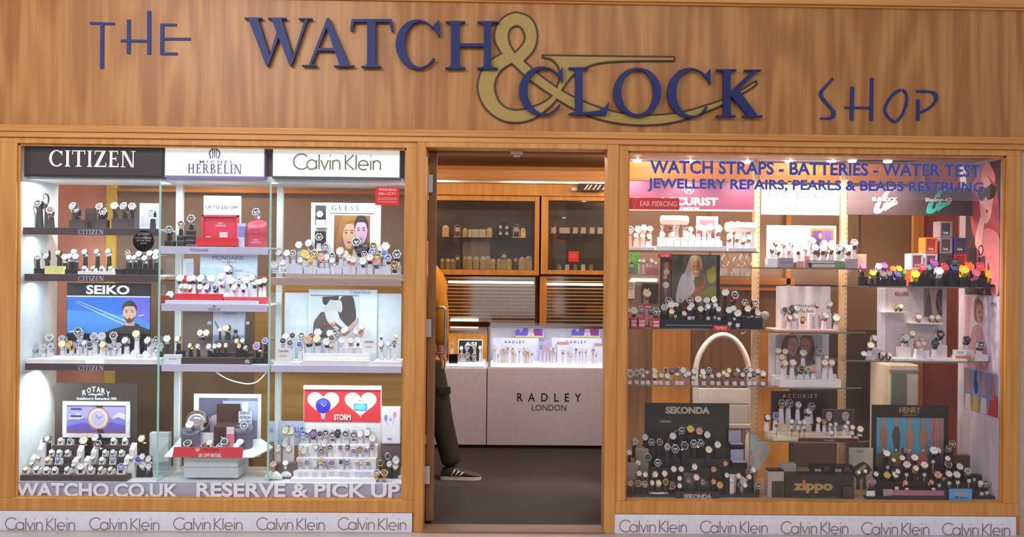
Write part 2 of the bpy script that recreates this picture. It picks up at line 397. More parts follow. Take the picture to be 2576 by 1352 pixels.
BIG = {
 'W': ([bar(1243, 1331, 94, 102), [(1262, 101), (1313, 101), (1372, 292), (1362, 338), (1353, 338)], [(1356, 338), (1364, 334), (1418, 190), (1408, 160)],
        bar(1363, 1453, 95, 103), [(1380, 102), (1431, 102), (1490, 292), (1480, 338), (1471, 338)], [(1474, 338), (1485, 326), (1563, 104), (1548, 104)], bar(1517, 1585, 97, 105)], 'z8', 'W opening the upper word'),
 'A': ([[(1660, 97), (1671, 97), (1671, 112), (1581, 336), (1567, 336)], [(1658, 97), (1672, 97), (1773, 337), (1723, 337), (1652, 130)], bar(1606, 1718, 248, 262), bar(1533, 1608, 333, 340), bar(1695, 1797, 335, 342)], 'z8', 'A in the upper word'),
 'T': ([bar(1783, 1985, 102, 117), [(1783, 102), (1797, 117), (1787, 162), (1776, 160)], [(1985, 103), (1971, 118), (1984, 165), (1993, 165)], bar(1862, 1905, 108, 340), foot(1832, 1932, 1862, 1905, 346, -1)], 'z8', 'T in the upper word'),
 'C': (cee(2115, 229, 110, 125, 2224, 107, 188, 46, 11), 'z8', 'C in the upper word'),
 'H': ([bar(2284, 2328, 114, 350), foot(2257, 2357, 2284, 2328, 112, 1), foot(2255, 2357, 2284, 2328, 353, -1), bar(2320, 2455, 225, 241), bar(2450, 2486, 114, 352), foot(2418, 2525, 2450, 2486, 113, 1), foot(2416, 2520, 2450, 2486, 354, -1)], 'z8', 'H ending the upper word'),
 'c': (cee(620, 748, 196, 208, 795, 547, 672, 74, 17), 'z7', 'C opening the lower word'),
 'L': ([bar(902, 966, 555, 945), foot(845, 1018, 902, 966, 547, 1, 12, 22), [(848, 938), (905, 925), (966, 930), (1100, 915), (1150, 888), (1184, 845), (1193, 850), (1166, 950), (848, 950)]], 'z7', 'L in the lower word'),
 'O': ([[(1430+203*math.cos(a), 759+209*math.sin(a)), (1430+203*math.cos(b), 759+209*math.sin(b)), (1430+136*math.cos(b), 757+188*math.sin(b)), (1430+136*math.cos(a), 757+188*math.sin(a))] for a, b in [(2*PI*i/44, 2*PI*(i+1)/44) for i in range(44)]], 'z7', 'O in the lower word'),
 'k': (cee(1875, 764, 190, 212, 2050, 562, 690, 74, 17), 'z7', 'second C of the lower word'),
 'K': ([bar(2160, 2222, 568, 965), foot(2100, 2272, 2160, 2222, 564, 1, 12, 22), foot(2098, 2265, 2160, 2222, 969, -1, 12, 22), [(2222, 752), (2222, 795), (2450, 580), (2402, 580)], bar(2340, 2480, 567, 580), [(2222, 790), (2285, 735), (2452, 962), (2368, 962)], bar(2320, 2492, 957, 970)], 'z7', 'K ending the lower word'),
}
for kx, (polys, zz, desc) in BIG.items():
    k, ox, oy = (2.0125, 0, 0) if zz == 'z8' else (3.389, 1180, 10)
    letter('sign_letter', 'raised navy serif letter '+desc, polys, k, ox, oy, -.034, -.0115, NAVY)
def strokes(label, segs):
    mb = MB()
    for i, (pts, wd) in enumerate(segs):
        P = [(lambda v: (v.x, v.z))(at(x, y, 0)) for x, y in pts]
        sc = 1/pxm(0)
        mb.ribbon(P, [q*sc for q in wd] if isinstance(wd, list) else wd*sc, -.006-.0005*i, 0)
    tag(obj('sign_letter', mb, NAVYV), label, 'sign letter', 'letters of the shop sign')
strokes('thin hand-drawn letter T opening the first small word', [([(227, 59), (289, 60.5)], 6), ([(258.5, 60), (257.5, 173)], 9)])
strokes('thin hand-drawn H with one tall stem in the first small word', [([(324.5, 50), (324.5, 136)], 9), ([(376, 28), (376, 137)], 9), ([(305, 103), (376, 104)], 6)])
strokes('thin hand-drawn letter E with a long middle bar', [([(409, 60), (408, 138)], 9), ([(405, 62.5), (445, 63.5)], 6), ([(409, 98.5), (480, 99)], 6), ([(405, 135.5), (447, 136)], 6)])
def z9(p): return [(2040+x/7.156, 180+y/7.156) for x, y in p]
strokes('thin hand-drawn S opening the last small word', [(catmull(z9([(390, 130), (290, 240), (200, 340), (172, 410), (195, 480), (260, 560), (340, 650), (395, 720), (402, 780), (370, 830), (300, 848), (160, 850)]), 4), [6]*4+[7]*4+[9]*12+[8]*8+[10]*8+[7]*4+[5]*5)])
strokes('thin hand-drawn H with one tall stem in the last small word', [(z9([(740, 275), (728, 880)]), 9), (z9([(1092, 120), (1080, 885)]), 8.5), (z9([(600, 652), (1090, 658)]), 5.5)])
strokes('thin hand-drawn leaning letter O in the last small word', [(catmull(z9([(1640, 335), (1715, 430), (1705, 600), (1630, 790), (1530, 900), (1430, 870), (1340, 760), (1335, 640), (1420, 480), (1530, 370)]), 4, True), 6.5)])
mb = MB()
strokes('thin hand-drawn P ending the last small word', [(z9([(1925, 508), (1918, 885)]), 8.5), (catmull(z9([(1892, 360), (2020, 360), (2150, 370), (2230, 420), (2245, 500), (2200, 590), (2090, 680), (1945, 745)]), 4), [6]*10+[9]*8+[6]*11)])
# ampersand with its long flourish: gold face, dark edging
z7 = lambda P: [(lambda v: (v.x, v.z))(at(1180+p[0]/3.389, 10+p[1]/3.389, 0)) for p in P]
OUT = smooth([(275, 425, 1), (225, 335), (216, 255), (245, 170), (300, 112), (370, 79), (430, 79), (505, 108), (557, 168), (581, 250), (574, 340), (540, 415), (470, 488, 1), (600, 605), (745, 712, 1), (768, 640), (766, 565), (742, 512), (692, 473), (625, 457, 1), (625, 440, 1), (1747, 455, 1), (1745, 487, 1), (1400, 489), (1200, 497), (1080, 514), (1000, 543), (900, 600), (840, 665), (790, 740, 1), (900, 798), (1050, 862), (1180, 905), (1320, 935), (1500, 950), (1700, 940), (1850, 914), (2000, 870), (2150, 820), (2300, 745), (2443, 660, 1), (2449, 685, 1), (2390, 730), (2250, 808), (2100, 890), (1900, 970), (1700, 1020), (1500, 1036), (1300, 1025), (1100, 985), (960, 935), (850, 878), (745, 815, 1), (700, 870), (590, 960), (500, 1000), (400, 1015), (290, 1000), (200, 950), (130, 880), (85, 790), (72, 700), (90, 610), (130, 540), (190, 475)], 5)
IN1 = smooth([(390, 415, 1), (348, 345), (336, 280), (346, 230), (370, 202), (405, 190), (440, 205), (468, 250), (474, 300), (452, 350)], 5)
IN2 = smooth([(365, 512, 1), (520, 655), (705, 785, 1), (640, 835), (560, 872), (480, 896), (400, 905), (320, 888), (260, 838), (226, 765), (220, 685), (250, 605), (300, 548)], 5)
def filled(name, loops, y0, y1, m, parent):
    cu = bpy.data.curves.new(name, 'CURVE'); cu.dimensions = '2D'; cu.fill_mode = 'BOTH'; cu.extrude = (y1-y0)/2
    for lp in loops:
        sp = cu.splines.new('POLY'); sp.points.add(len(lp)-1); sp.use_cyclic_u = True
        for p, q in zip(sp.points, lp): p.co = (q[0], q[1], 0, 1)
    o = bpy.data.objects.new(name, cu); COL.objects.link(o)
    me = bpy.data.meshes.new_from_object(o.evaluated_get(bpy.context.evaluated_depsgraph_get())); bpy.data.objects.remove(o)
    me.transform(Matrix.Translation((0, (y0+y1)/2, 0)) @ Matrix.Rotation(PI/2, 4, 'X')); me.name = name
    me.materials.clear(); me.materials.append(m); return link(bpy.data.objects.new(name, me), parent)
amp = thing('ampersand_sign', (at(1290, 310, 0).x, 0, at(1290, 320, 0).z), 'large gold ampersand with dark edging and a long flourish behind the letters', 'sign letter')
filled('gold_face', [z7(OUT), z7(IN1), z7(IN2)], -.008, -.001, mat('dull_gold', 'a98f4a', .5), amp)
for lp in (OUT, IN1, IN2):
    mb = MB(); q = z7(lp); q = [p for i, p in enumerate(q) if (Vector(p)-Vector(q[i-1])).length > 1e-4]; mb.ribbon(q, .0088, -.0105, -.001, closed=True)
    obj('edge_border', mb, mat('edging_brown', '42200f', .5), amp)

# ================================================================ SIGN BOARDS UNDER THE WINDOWS
TAUPE = mat('taupe_ink', '8a7672', .5)
def ck_strokes(u, K=''):
    """geometric light lettering in units of cap height: list of polylines"""
    L = []; x = 0.0
    L.append([(x+.5+.5*math.cos(math.radians(t)), .5+.5*math.sin(math.radians(t))) for t in range(42, 322, 8)]); x = .86
    def bowl(x0): return [(x0+.31+.31*math.cos(math.radians(t)), .31+.31*math.sin(math.radians(t))) for t in range(0, 361, 12)]
    L.append(bowl(x)); L.append([(x+.62, .62), (x+.62, 0)]); x += .62+.17
    L.append([(x, .98), (x, 0)]); x += .12
    L.append([(x, .62), (x+.24, 0.02), (x+.48, .62)]); x += .60
    L.append([(x, .62), (x, 0)]); L.append([(x-.03, .93), (x+.03, .93)]); x += .17
    def en(x0): return [(x0, 0), (x0, .62)], [(x0, .30)]+[(x0+.23-.23*math.cos(math.radians(t)), .37+.25*math.sin(math.radians(t))) for t in range(0, 181, 12)]+[(x0+.46, 0)]
    L += list(en(x)); x += .46+.36
    L.append([(x, .98), (x, 0)]); L.append([(x+.53, .98), (x+.02, .47), (x+.56, 0)]); x += .70
    L.append([(x, .98), (x, 0)]); x += .16
    L.append([(x+.02, .31), (x+.62, .31)]+[(x+.31+.31*math.cos(math.radians(t)), .31+.31*math.sin(math.radians(t))) for t in range(0, 318, 12)]); x += .62+.17
    L.append([(x, .62), (x, 0)]); L.append([(x-.03, .93), (x+.03, .93)]); x += .17
    L += list(en(x)); x += .46
    return L, x
def ck_text(parent, x0, y0, x1, y1, Y, m, wd=.075):
    L, W = ck_strokes(1); a, b, z0, z1 = box_at(x0, y0, x1, y1, Y); mb = MB()
    for i, p in enumerate(L): mb.ribbon([(a+q[0]/W*(b-a), z0+q[1]*(z1-z0)) for q in p], wd*(z1-z0), Y-.0012-.0002*(i % 4), Y)
    return obj('lettering', mb, m, parent)
for nm, xs, xa, xb, zt_, Y, lab in (('sign_board', [(14, 188), (226, 400), (437, 609), (646, 816), (851, 1021)], XL, xt(1037, 1320), Z_SGN1, -.008, 'long white board with repeated light lettering under the window with cool lights'),
                                ('sign_board', [(1559, 1727), (1762, 1930), (1965, 2133), (2168, 2337), (2371, 2540)], xt(1540, 1320), xt(2554, 1320), Z_SGN2, -.008, 'long white board with repeated light lettering under the window with warm lights')):
    t = thing(nm, ((xa+xb)/2, 0, zt_-.2), lab, 'sign')
    obj('board', MB().box(xa, xb, Y, .004, zt_-.145, zt_-.003), SIGNW, t, bevel=.001)
    for i, (p, q) in enumerate(xs):
        f = (p-14)/2526; yb = 1333+f*12 if p < 1300 else 1339+(p-1540)/1000*9
        yb = 1333.5 if p < 1100 else 1339.5+(p-1559)*.0095
        ck_text(t, p, yb-29.5, q, yb, Y, TAUPE)
# grey strip below the left board
struct('trim_8', MB().box(XL, xt(1040, 1348), -.004, .004, 0, Z_SGN1-.147), mat('plinth_grey', 'b8a3ae', .5))

# lettering on the panes
VIN = mat('vinyl_pale', 'f2f4fd', .4)
t = text(None, 'WATCHO.CO.UK', 40, 1216, 448, 1252, .035, VIN, .03, .0008, name='window_lettering'); tag(t, 'pale bold web address lettering along the bottom of the cool-lit window pane', 'lettering')
t = text(None, 'RESERVE & PICK UP', 494, 1216, 1006, 1252, .035, VIN, .03, .0008, name='window_lettering'); tag(t, 'pale bold reserve and pick up lettering along the bottom of the window pane', 'lettering')
# clear acrylic sheet with blue lettering in the right window
sh = thing('acrylic_sign', (at(2050, 500, .06).x, .06, at(2050, 500, .06).z), 'clear acrylic sheet with two lines of blue lettering behind the warm-lit window pane', 'sign')
obj('sheet', pb(1614, 386, 2491, 501, .058, .062), CLEAR, sh)
BLU = mat('blue_vinyl', '3c48b4', .4); BLO = mat('blue_outline', '8f92dd', .4)
for body, r in (('WATCH STRAPS - BATTERIES - WATER TEST', (1636, 409, 2467, 441)), ('JEWELLERY REPAIRS, PEARLS & BEADS RESTRUNG', (1630, 454, 2473, 486))):
    text(sh, body, r[0]-2, r[1]-1, r[2]+2, r[3]+1, .0578, BLO, .034, .0006, name='lettering_outline')
    text(sh, body, *r, .0571, BLU, .014, .0006)

# ================================================================ THE SHOP BEHIND THE DOOR
# partitions behind the two windows
SALM = mat('salmon_paint', 'eda188', .8); SALMD = mat('terracotta_paint', 'b4624a', .8)
TAUP = mat('taupe_panel', '8a7260', .6); BRN = mat('brown_panel', '8e7050', .6); DKP = mat('dark_panel', '54483c', .7)
YELP = mat('yellow_post', 'ecc350', .6)
def wall_piece(n, x0, y0, x1, y1, Y, m, d=.03): return struct('wall_inner_%d' % n, pb(x0, y0, x1, y1, Y, Y+d), m)
wn = 0
for r in ((60, 420, 264, 1230, .80, SALM), (264, 420, 288, 1230, .78, YELP), (288, 420, 1050, 705, .80, TAUP), (288, 705, 640, 1230, .80, BRN), (640, 705, 1050, 1230, .80, W_OCH)):
    wn += 1; wall_piece(wn, *r)
m = MB()
for r in ((288, 695, 1050, 706), (690, 733, 1050, 741), (288, 478, 1050, 486), (640, 930, 1050, 938)): pb(*r, .785, .80, 0, m)
struct('trim_9', m, W_HD)
for r in ((1545, 828, 1640, 1275, .95, W_DK), (1640, 828, 1735, 1275, .93, W_OR), (1735, 828, 1905, 1275, .95, W_DK), (1545, 390, 1790, 828, .97, TAUP), (1790, 455, 2160, 716, .95, TAUP), (1790, 716, 2000, 830, .95, W_DK),
          (1905, 830, 1985, 1275, .93, W_OR), (2000, 716, 2290, 830, .97, BRN), (1985, 830, 2200, 1275, .97, DKP), (2160, 455, 2300, 716, .97, BRN), (2200, 830, 2300, 1275, .99, DKP), (2296, 380, 2322, 1275, .92, W_OR), (2322, 380, 2520, 1275, .95, SALMD)):
    wn += 1; wall_piece(wn, *r)
m = MB()
for r in ((1790, 700, 2000, 716), (1790, 724, 2000, 731), (1980, 455, 1990, 720), (1560, 392, 2300, 404), (1560, 404, 2300, 458)): pb(*r, .90, .925, 0, m)
struct('trim_10', m, W_HD)
# bulkhead and wall cabinets
struct('trim_11', pb(1000, 428, 1640, 456, 2.95, 3.7), W_HD, bevel=.004)
struct('trim_12', pb(1000, 456, 1640, 461, 2.93, 2.95), STEEL)
struct('trim_13', pb(1000, 461, 1640, 492, 2.97, 3.7), W_OR)
CABIN = mat('cabinet_lining', '3c382e', .5)
def cabinet(label, x0, x1, o0, o1, ya, yb, shelves):
    a, b, z0, z1 = box_at(x0, 492, x1, 692, 3.0); p, q, r0, r1 = box_at(o0, ya, o1, yb, 3.0)
    t = thing('wall_cabinet', ((a+b)/2, 3.0, z0), label, 'cabinet')
    mb = MB().box(a, p, 3.0, 3.05, z0, z1).box(q, b, 3.0, 3.05, z0, z1).box(p, q, 3.0, 3.05, r1, z1).box(p, q, 3.0, 3.05, z0, r0); obj('door_frame', mb, W_OR, t, .004)
    mb = MB().box(a, b, 3.45, 3.47, z0, z1).box(a, a+.015, 3.05, 3.45, z0, z1).box(b-.015, b, 3.05, 3.45, z0, z1).box(a, b, 3.05, 3.45, z0, z0+.012).box(a, b, 3.05, 3.45, z1-.012, z1); obj('carcass', mb, CABIN, t)
    obj('glass_door', MB().box(p, q, 3.02, 3.026, r0, r1), glassy('cabinet_glass', (.95, .95, .94, 1), 1.6, .02), t)
    for y in shelves:
        z = at(1250, y, 3.2).z; obj('shelf', MB().box(a+.015, b-.015, 3.1, 3.44, z-.006, z), SHELFG, t)
    return z0+.012
CABZ = cabinet('wooden wall cabinet with a wide glass door full of gold mantel clocks', 1010, 1357, 1030, 1345, 505, 679, (598,))
cabinet('wooden wall cabinet with glass door and a red card, beside the clock cabinet', 1361, 1640, 1379, 1610, 506, 681, (586, 647))
# mirror strips with steel rails below
MIRR = mat('mirror', 'b9aa9c', .08, 1)
for x0, x1, lab in ((1100, 1346, 'wide slatted mirror under the clock cabinet'), (1374, 1640, 'slatted mirror with light tube under the narrower cabinet')):
    a, b, z0, z1 = box_at(x0, 696, x1, 812, 3.1)
    t = thing('slatted_mirror', ((a+b)/2, 3.1, z0), lab, 'mirror')
    obj('mirror_glass', MB().box(a, b, 3.10, 3.11, z0, z1), MIRR, t)
    n = 13
    mb = MB()
    for k in range(n): z = z0+(z1-z0)*(k+.5)/n; mb.box(a, b, 3.085, 3.10, z-.004, z+.004)
    obj('slats', mb, mat('slat_cream', 'cdb89a', .3, .3), t)
    obj('side_frame', MB().box(a-.06, a, 3.06, 3.12, z0-.1, z1), W_OR, t)
    if x0 > 1200: obj('side_frame', MB().box(b, b+.06, 3.06, 3.12, z0-.1, z1), W_OR, t)
for x0, x1, y, lab in ((1128, 1342, 711, 'light tube along the top of the wide slatted mirror'), (1377, 1516, 716, 'light tube along the top of the narrower slatted mirror'), (1133, 1203, 806, 'short light tube low under the wide slatted mirror')):
    a, b, z0, z1 = box_at(x0, y-3, x1, y+3, 3.05)
    tag(obj('light_tube', MB().tube([(a, 3.05, (z0+z1)/2), (b, 3.05, (z0+z1)/2)], .010), mat('tube_light', 'fff0d8', .5, 0, 6)), lab, 'light')
# counters
CNT = mat('counter_white', 'd9d6ea', .4)
YC = 2.13
def counter(label, x0, x1):
    a, b, z0, z1 = box_at(x0, 926, x1, 1129, YC)
    t = thing('shop_counter', ((a+b)/2, YC, 0), label, 'counter')
    obj('front_panel', MB().box(a+.002, b-.002, YC, YC+.02, .03, z1-.012), CNT, t)
    obj('counter_top', MB().box(a, b, YC, YC+.55, z1-.012, z1), WHITE, t)
    obj('side_panel', MB().box(a+.002, a+.02, YC+.02, YC+.54, .03, z1-.012), CNT, t); obj('side_panel', MB().box(b-.02, b-.002, YC+.02, YC+.54, .03, z1-.012), CNT, t)
    obj('plinth', MB().box(a+.01, b-.01, YC+.03, YC+.5, 0, .03), BLACK, t); return t, z1
tA, ZCT = counter('plain white counter panel behind the walking person', 960, 1224)
tB, ZCT = counter('white counter with black spaced lettering facing the doorway', 1225, 1660)
INK = mat('black_ink', '17151a', .5)
text(tB, 'R  A  D  L  E  Y', 1301, 990, 1462, 1011, YC, INK, .012); text(tB, 'LONDON', 1338, 1019, 1424, 1034, YC, INK, -.005)
# glass cases on the counters
LITW = mat('lit_deck', 'e6ecff', .4, 0, 1.6)
def case(label, x0, x1, y0, board):
    a, b, z0, z1 = box_at(x0, y0, x1, 925, YC+.01); z0 = ZCT
    t = thing('glass_case', ((a+b)/2, YC+.01, z0), label, 'display case')
    obj('light_strip', MB().box(a+.01, b-.01, YC+.012, YC+.03, z0, z0+.022), LITW, t)
    obj('deck', MB().box(a+.01, b-.01, YC+.03, YC+.48, z0, z0+.014), WHITE, t)
    obj('front_glass', MB().box(a, b, YC+.002, YC+.008, z0, z1), SHELFG, t)
    obj('top_glass', MB().box(a, b, YC, YC+.5, z1, z1+.008), SHELFG, t)
    obj('post', MB().box(a-.012, a+.006, YC, YC+.018, z0, z1), STEEL, t); obj('edge_rail', MB().box(a, b, YC-.004, YC+.008, z1-.01, z1+.01), STEEL, t)
    if board: obj('back_panel', MB().box(a, b, YC+.48, YC+.49, z0, z1), mat('lit_back', 'd5dcf8', .5), t)
    else: obj('back_panel', MB().box(a, b, YC+.48, YC+.49, z0, z1), W_OR, t)
    return t, z0+.014
gA, ZDK = case('lower glass case on the plain counter, holding watches and a dark framed board', 1119, 1224, 836, False)
gB, ZDK = case('long brightly lit glass case on the counter with black lettering', 1232, 1660, 824, True)
area('case_light', (at(1400, 830, YC).x, YC+.2, at(1400, 830, YC).z-.01), (0, 0, 0), 1.0, .2, 2.6, (.88, .9, 1))
area('case_light', (at(1170, 840, YC).x, YC+.2, at(1170, 838, YC).z-.01), (0, 0, 0), .3, .2, .9, (.9, .95, 1))
for i, (x, lab) in enumerate(((1296, 'small violet crowd poster hanging in the lit glass case'), (1438, 'small violet crowd poster further along in the lit glass case'))):
    L = [('6a5ad0', [(0, .3), (.12, .1), (.2, .5), (.3, .05), (.45, .0), (.45, .8), (0, .8)]), ('8a3f9a', [(.65, .1), (.95, .1), (.95, .8), (.62, .8)]), ('d8c9e8', [(.45, .5), (.65, .5), (.68, .85), (.42, .85)]), ('e3b9a8', ell(.55, .3, .07, .2)), ('e0d878', [(0, .82), (1, .82), (1, .98), (0, .98)])]
    t = tag(picture(None, 'hanging_poster', x, 825, x+72, 850, YC+.40, 'b9b4ee', L), lab, 'poster')
for i, (x0, x1, lab) in enumerate(((1240, 1355, 'pale display board with grey lettering near the steel post of the lit case'), (1388, 1513, 'pale display board with grey lettering further along the lit case'))):
    t = thing('display_board', (at(x0, 915, YC+.35).x, YC+.35, ZDK), lab, 'display board')
    a, b, z0, z1 = box_at(x0, 851, x1, 915, YC+.35)
    obj('panel', MB().box(a, b, YC+.35, YC+.36, ZDK, z1), mat('board_lilac', 'cfd4f6', .5), t)
    text(t, 'R A D L E Y', x0+30 if i == 0 else x0+37, 858, x0+80 if i == 0 else x0+87, 864, YC+.35, mat('ink_dusk', '4a4660', .5), .02)
t = thing('framed_board', (at(1184, 900, YC+.3).x, YC+.3, ZDK), 'black board with white border and white letters in the lower glass case', 'sign')
a, b, z0, z1 = box_at(1153, 855, 1214, 897, YC+.3)
obj('frame', MB().box(a, b, YC+.30, YC+.31, ZDK, z1), WHITE, t); obj('panel', MB().box(a+.006, b-.006, YC+.298, YC+.30, ZDK, z1-.006), BLACK, t)
text(t, 'ASI', 1169, 861, 1199, 871, YC+.298, WHITE, .03)
for r, lab in (((1129, 892, 1151, 925, 2.2), 'small dark box in the lower glass case'), ((1357, 862, 1382, 918, 2.42), 'thin lilac box between the two pale boards')):
    t = tag(obj('box', pb(r[0], r[1], r[2], r[3], r[4], r[4]+.06, mb=None), BLACKG if r[0] < 1200 else mat('lilac_card', 'a99ad0', .5)), lab, 'box')
for x0, x1, y0, lab in ((1402, 1430, 861, 'white gift box with tan lid beside the second pale board'), (1496, 1530, 865, 'white gift box with tan lid by the door frame')):
    t = thing('gift_box', (at(x0, 915, 2.42).x, 2.42, ZDK), lab, 'box'); a, b, z0, z1 = box_at(x0, y0, x1, 915, 2.42)
    obj('body', MB().box(a, b, 2.42, 2.46, ZDK, z1-.02), mat('lilac_white', 'dcd8ee', .5), t); obj('lid', MB().box(a-.002, b+.002, 2.418, 2.462, z1-.02, z1), mat('tan_card', 'b58f80', .5), t)
# odds and ends near the ceiling
t = thing('door_sensor', (at(1300, 384, .1).x, .09, Z_DH), 'small cream sensor under the head of the doorway', 'sensor')
p = at(1300, 384, .12); obj('body', MB().box(p.x-.035, p.x+.035, .075, .115, Z_DH-.02, Z_DH), mat('cream_plastic', 'd8c4b0', .5), t, .005); obj('lens', MB().box(p.x-.02, p.x+.02, .08, .11, Z_DH-.034, Z_DH-.02), mat('cream_plastic'), t, .006)
picture(None, 'striped_sign', 1455, 462, 1530, 481, 2.88, '2a1f1e', [('e8dcd0', [(u, .15), (u+.06, .15), (u-.06, .85), (u-.12, .85)]) for u in (.3, .42, .58, .72, .9)], .02)
tag(bpy.data.objects['striped_sign'], 'dark sign with slanting white strokes hanging under the bulkhead', 'sign')
# mantel clocks and boxes in the clock cabinet
GOLD = mat('gold_metal', 'd9b25e', .25, 1); FACEW = mat('dial_white', 'f2efe6', .4); WDN = mat('clock_wood', '6a3f22', .4)
def clock(px, py, r, kind, zb, Y, label):
    s = pxm(Y); R_ = r/s; p = at(px, py, Y); zc = max(p.z, zb+R_*1.1)
    t = thing('mantel_clock', (p.x, Y, zb), label, 'clock', 'clocks in the wall cabinet')
    B = GOLD if kind in 'gd' else WDN
    mb = MB().box(p.x-R_*1.1, p.x+R_*1.1, Y-R_*.4, Y+R_*.6, zb, zb+R_*.25)
    if kind == 'd':
        mb.box(p.x-R_*.9, p.x-R_*.75, Y, Y+R_*.2, zb, zc); mb.box(p.x+R_*.75, p.x+R_*.9, Y, Y+R_*.2, zb, zc); mb.tube([(p.x+R_*1.0*math.cos(math.radians(q)), Y, zc+R_*1.5*math.sin(math.radians(q))) for q in range(0, 181, 15)], R_*.12)
    else: mb.prism([(p.x+R_*1.02*math.cos(math.radians(q)), zc+R_*1.02*math.sin(math.radians(q))) for q in range(0, 181, 12)]+[(p.x-R_*1.02, zb+R_*.2), (p.x+R_*1.02, zb+R_*.2)], Y, Y+R_*.5)
    obj('body', mb, B, t)
    M = Matrix.Translation((p.x, Y-.001, zc)) @ Matrix.Rotation(PI/2, 4, 'X')
    d = MB().lathe([(R_*.72, 0), (R_*.72, R_*.05), (.0001, R_*.05)], 20, M); obj('dial', d, FACEW, t)
    h = MB()
    for an, ln in ((60, .4), (-40, .55)): q = math.radians(an); h.ribbon([(p.x, zc), (p.x+R_*ln*math.sin(q), zc+R_*ln*math.cos(q))], R_*.1, Y-R_*.09-.001, Y-R_*.06-.001)
    obj('hands', h, INK, t)
zs1 = at(1250, 598, 3.2).z
CK = [(1113, 655, 5, 'g'), (1127, 656, 6, 'g'), (1139, 657, 6, 'g'), (1151, 651, 6, 'd'), (1171, 651, 6, 'g'), (1181, 651, 7, 'g'), (1198, 652, 7, 'g'), (1215, 651, 7, 'g'), (1227, 651, 7, 'g'), (1240, 657, 6, 'g'), (1256, 657, 6, 'g'), (1268, 645, 7, 'd'), (1269, 658, 6, 'g'), (1281, 657, 6, 'g'), (1297, 655, 7, 'w'), (1313, 655, 8, 'g'), (1330, 652, 8, 'g')]
ORD = ['', 'first', 'second', 'third', 'fourth', 'fifth', 'sixth', 'seventh', 'eighth', 'ninth', '10th', '11th', '12th', '13th', '14th', '15th', '16th', '17th', '18th', '19th']
for i, (px, py, r, k) in enumerate(sorted(CK)):
    clock(px, py, r, k, CABZ, 3.14 if i % 2 else 3.2, '%s mantel clock, %s from the entrance door leaf along the lower cabinet shelf' % ({'g': 'small gold', 'd': 'gold arched', 'w': 'dark wooden'}[k], ORD[i+1]))
for i, (px, py, r, k, d) in enumerate(((1151, 578, 8, 'd', 'gold hooped mantel clock on the upper shelf beside stacked cream boxes'), (1170, 580, 6, 'g', 'small gold mantel clock on the upper shelf touching the cream boxes'), (1231, 580, 7, 'g', 'gold mantel clock on the upper shelf next to the black round board'), (1299, 578, 9, 'd', 'tall gold arched mantel clock on the upper shelf'), (1316, 580, 6, 'g', 'small gold mantel clock at the wall end of the upper shelf'), (1121, 575, 8, 'g', 'pale mantel clock on the upper shelf nearest the entrance door leaf'))):
    clock(px, py, r, k, zs1, 3.2, d)
for x0, x1, lab in ((1178, 1188, 'slim cream box on the upper cabinet shelf, first of three'), (1188, 1205, 'wide cream box on the upper cabinet shelf, middle of three'), (1205, 1223, 'wide cream box on the upper cabinet shelf, last of three')):
    a, b, z0, z1 = box_at(x0, 577, x1-1, 598, 3.2); tag(obj('box', MB().box(a, b, 3.2, 3.26, zs1, z1), mat('cream_card', 'd8cbb4', .6)), lab, 'box')
p = at(1267, 580, 3.25)
t = thing('round_board', (p.x, 3.25, zs1), 'round black board with four pale pocket watches on the upper cabinet shelf', 'display board')
obj('panel', MB().lathe([(.07, 0), (.07, .012), (.0001, .012)], 32, Matrix.Translation((p.x, 3.26, zs1+.072)) @ Matrix.Rotation(PI/2, 4, 'X')), BLACK, t)
for k, (dx, dz) in enumerate(((-.03, .1), (.03, .095), (-.03, .04), (.03, .04))):
    tag(obj('pocket_watch', MB().lathe([(.016, 0), (.017, .003), (.013, .006), (.0001, .006)], 20, Matrix.Translation((p.x+dx, 3.246, zs1+dz)) @ Matrix.Rotation(PI/2, 4, 'X')).tube([(p.x+dx, 3.24, zs1+dz+.016), (p.x+dx, 3.24, zs1+dz+.024)], .004), FACEW), ['upper pocket watch on the round black board, on the door side', 'upper pocket watch on the round black board, on the wall side', 'lower pocket watch on the round black board, on the door side', 'lower pocket watch on the round black board, on the wall side'][k], 'pocket watch', 'pocket watches on the round board')
tag(picture(None, 'card', 1164, 602, 1233, 660, 3.36, '8d8678', [], .004), 'grey backing card on the lower cabinet shelf behind the gold clocks', 'card')
tag(picture(None, 'card', 1430, 633, 1456, 659, 3.012, 'e8342c', [('f08078', [(.15, .3), (.85, .3), (.85, .36), (.15, .36)]), ('f08078', [(.15, .5), (.85, .5), (.85, .56), (.15, .56)])], .003), 'bright red card stuck on the glass of the narrower wall cabinet', 'card')
tag(picture(None, 'card', 1438, 472, 1451, 480, 2.9, 'ece4dc', [], .01), 'tiny white card beside the striped dark sign', 'card')
zs2 = at(1250, 586, 3.2).z
for i, x in enumerate((1392, 1420, 1447, 1467, 1489, 1509)):
    a, b, z0, z1 = box_at(x-6 if i != 1 else x-13, 573, x+6 if i != 1 else x+13, 586, 3.2)
    tag(obj('display_block', MB().box(a, b, 3.18, 3.24, zs2, z1), mat('cream_card')), 'cream display block on the top shelf of the narrower cabinet, %s from the clocks' % ORD[i+1], 'display block', 'blocks in the narrower cabinet')
for i, x in enumerate((1407, 1427, 1447, 1467, 1487)):
    a, b, z0, z1 = box_at(x-5, 666, x+5, 680, 3.15)
    tag(obj('ring_stand', MB().box(a, b, 3.15, 3.19, CABZ, z1), FACEW if i == 1 or i == 3 else mat('stand_grey', '8f8880', .5)), '%s stand at the bottom of the narrower cabinet, %s from the clocks' % ('bright white' if i in (1, 3) else 'greyish', ORD[i+1]), 'display stand', 'stands in the narrower cabinet')
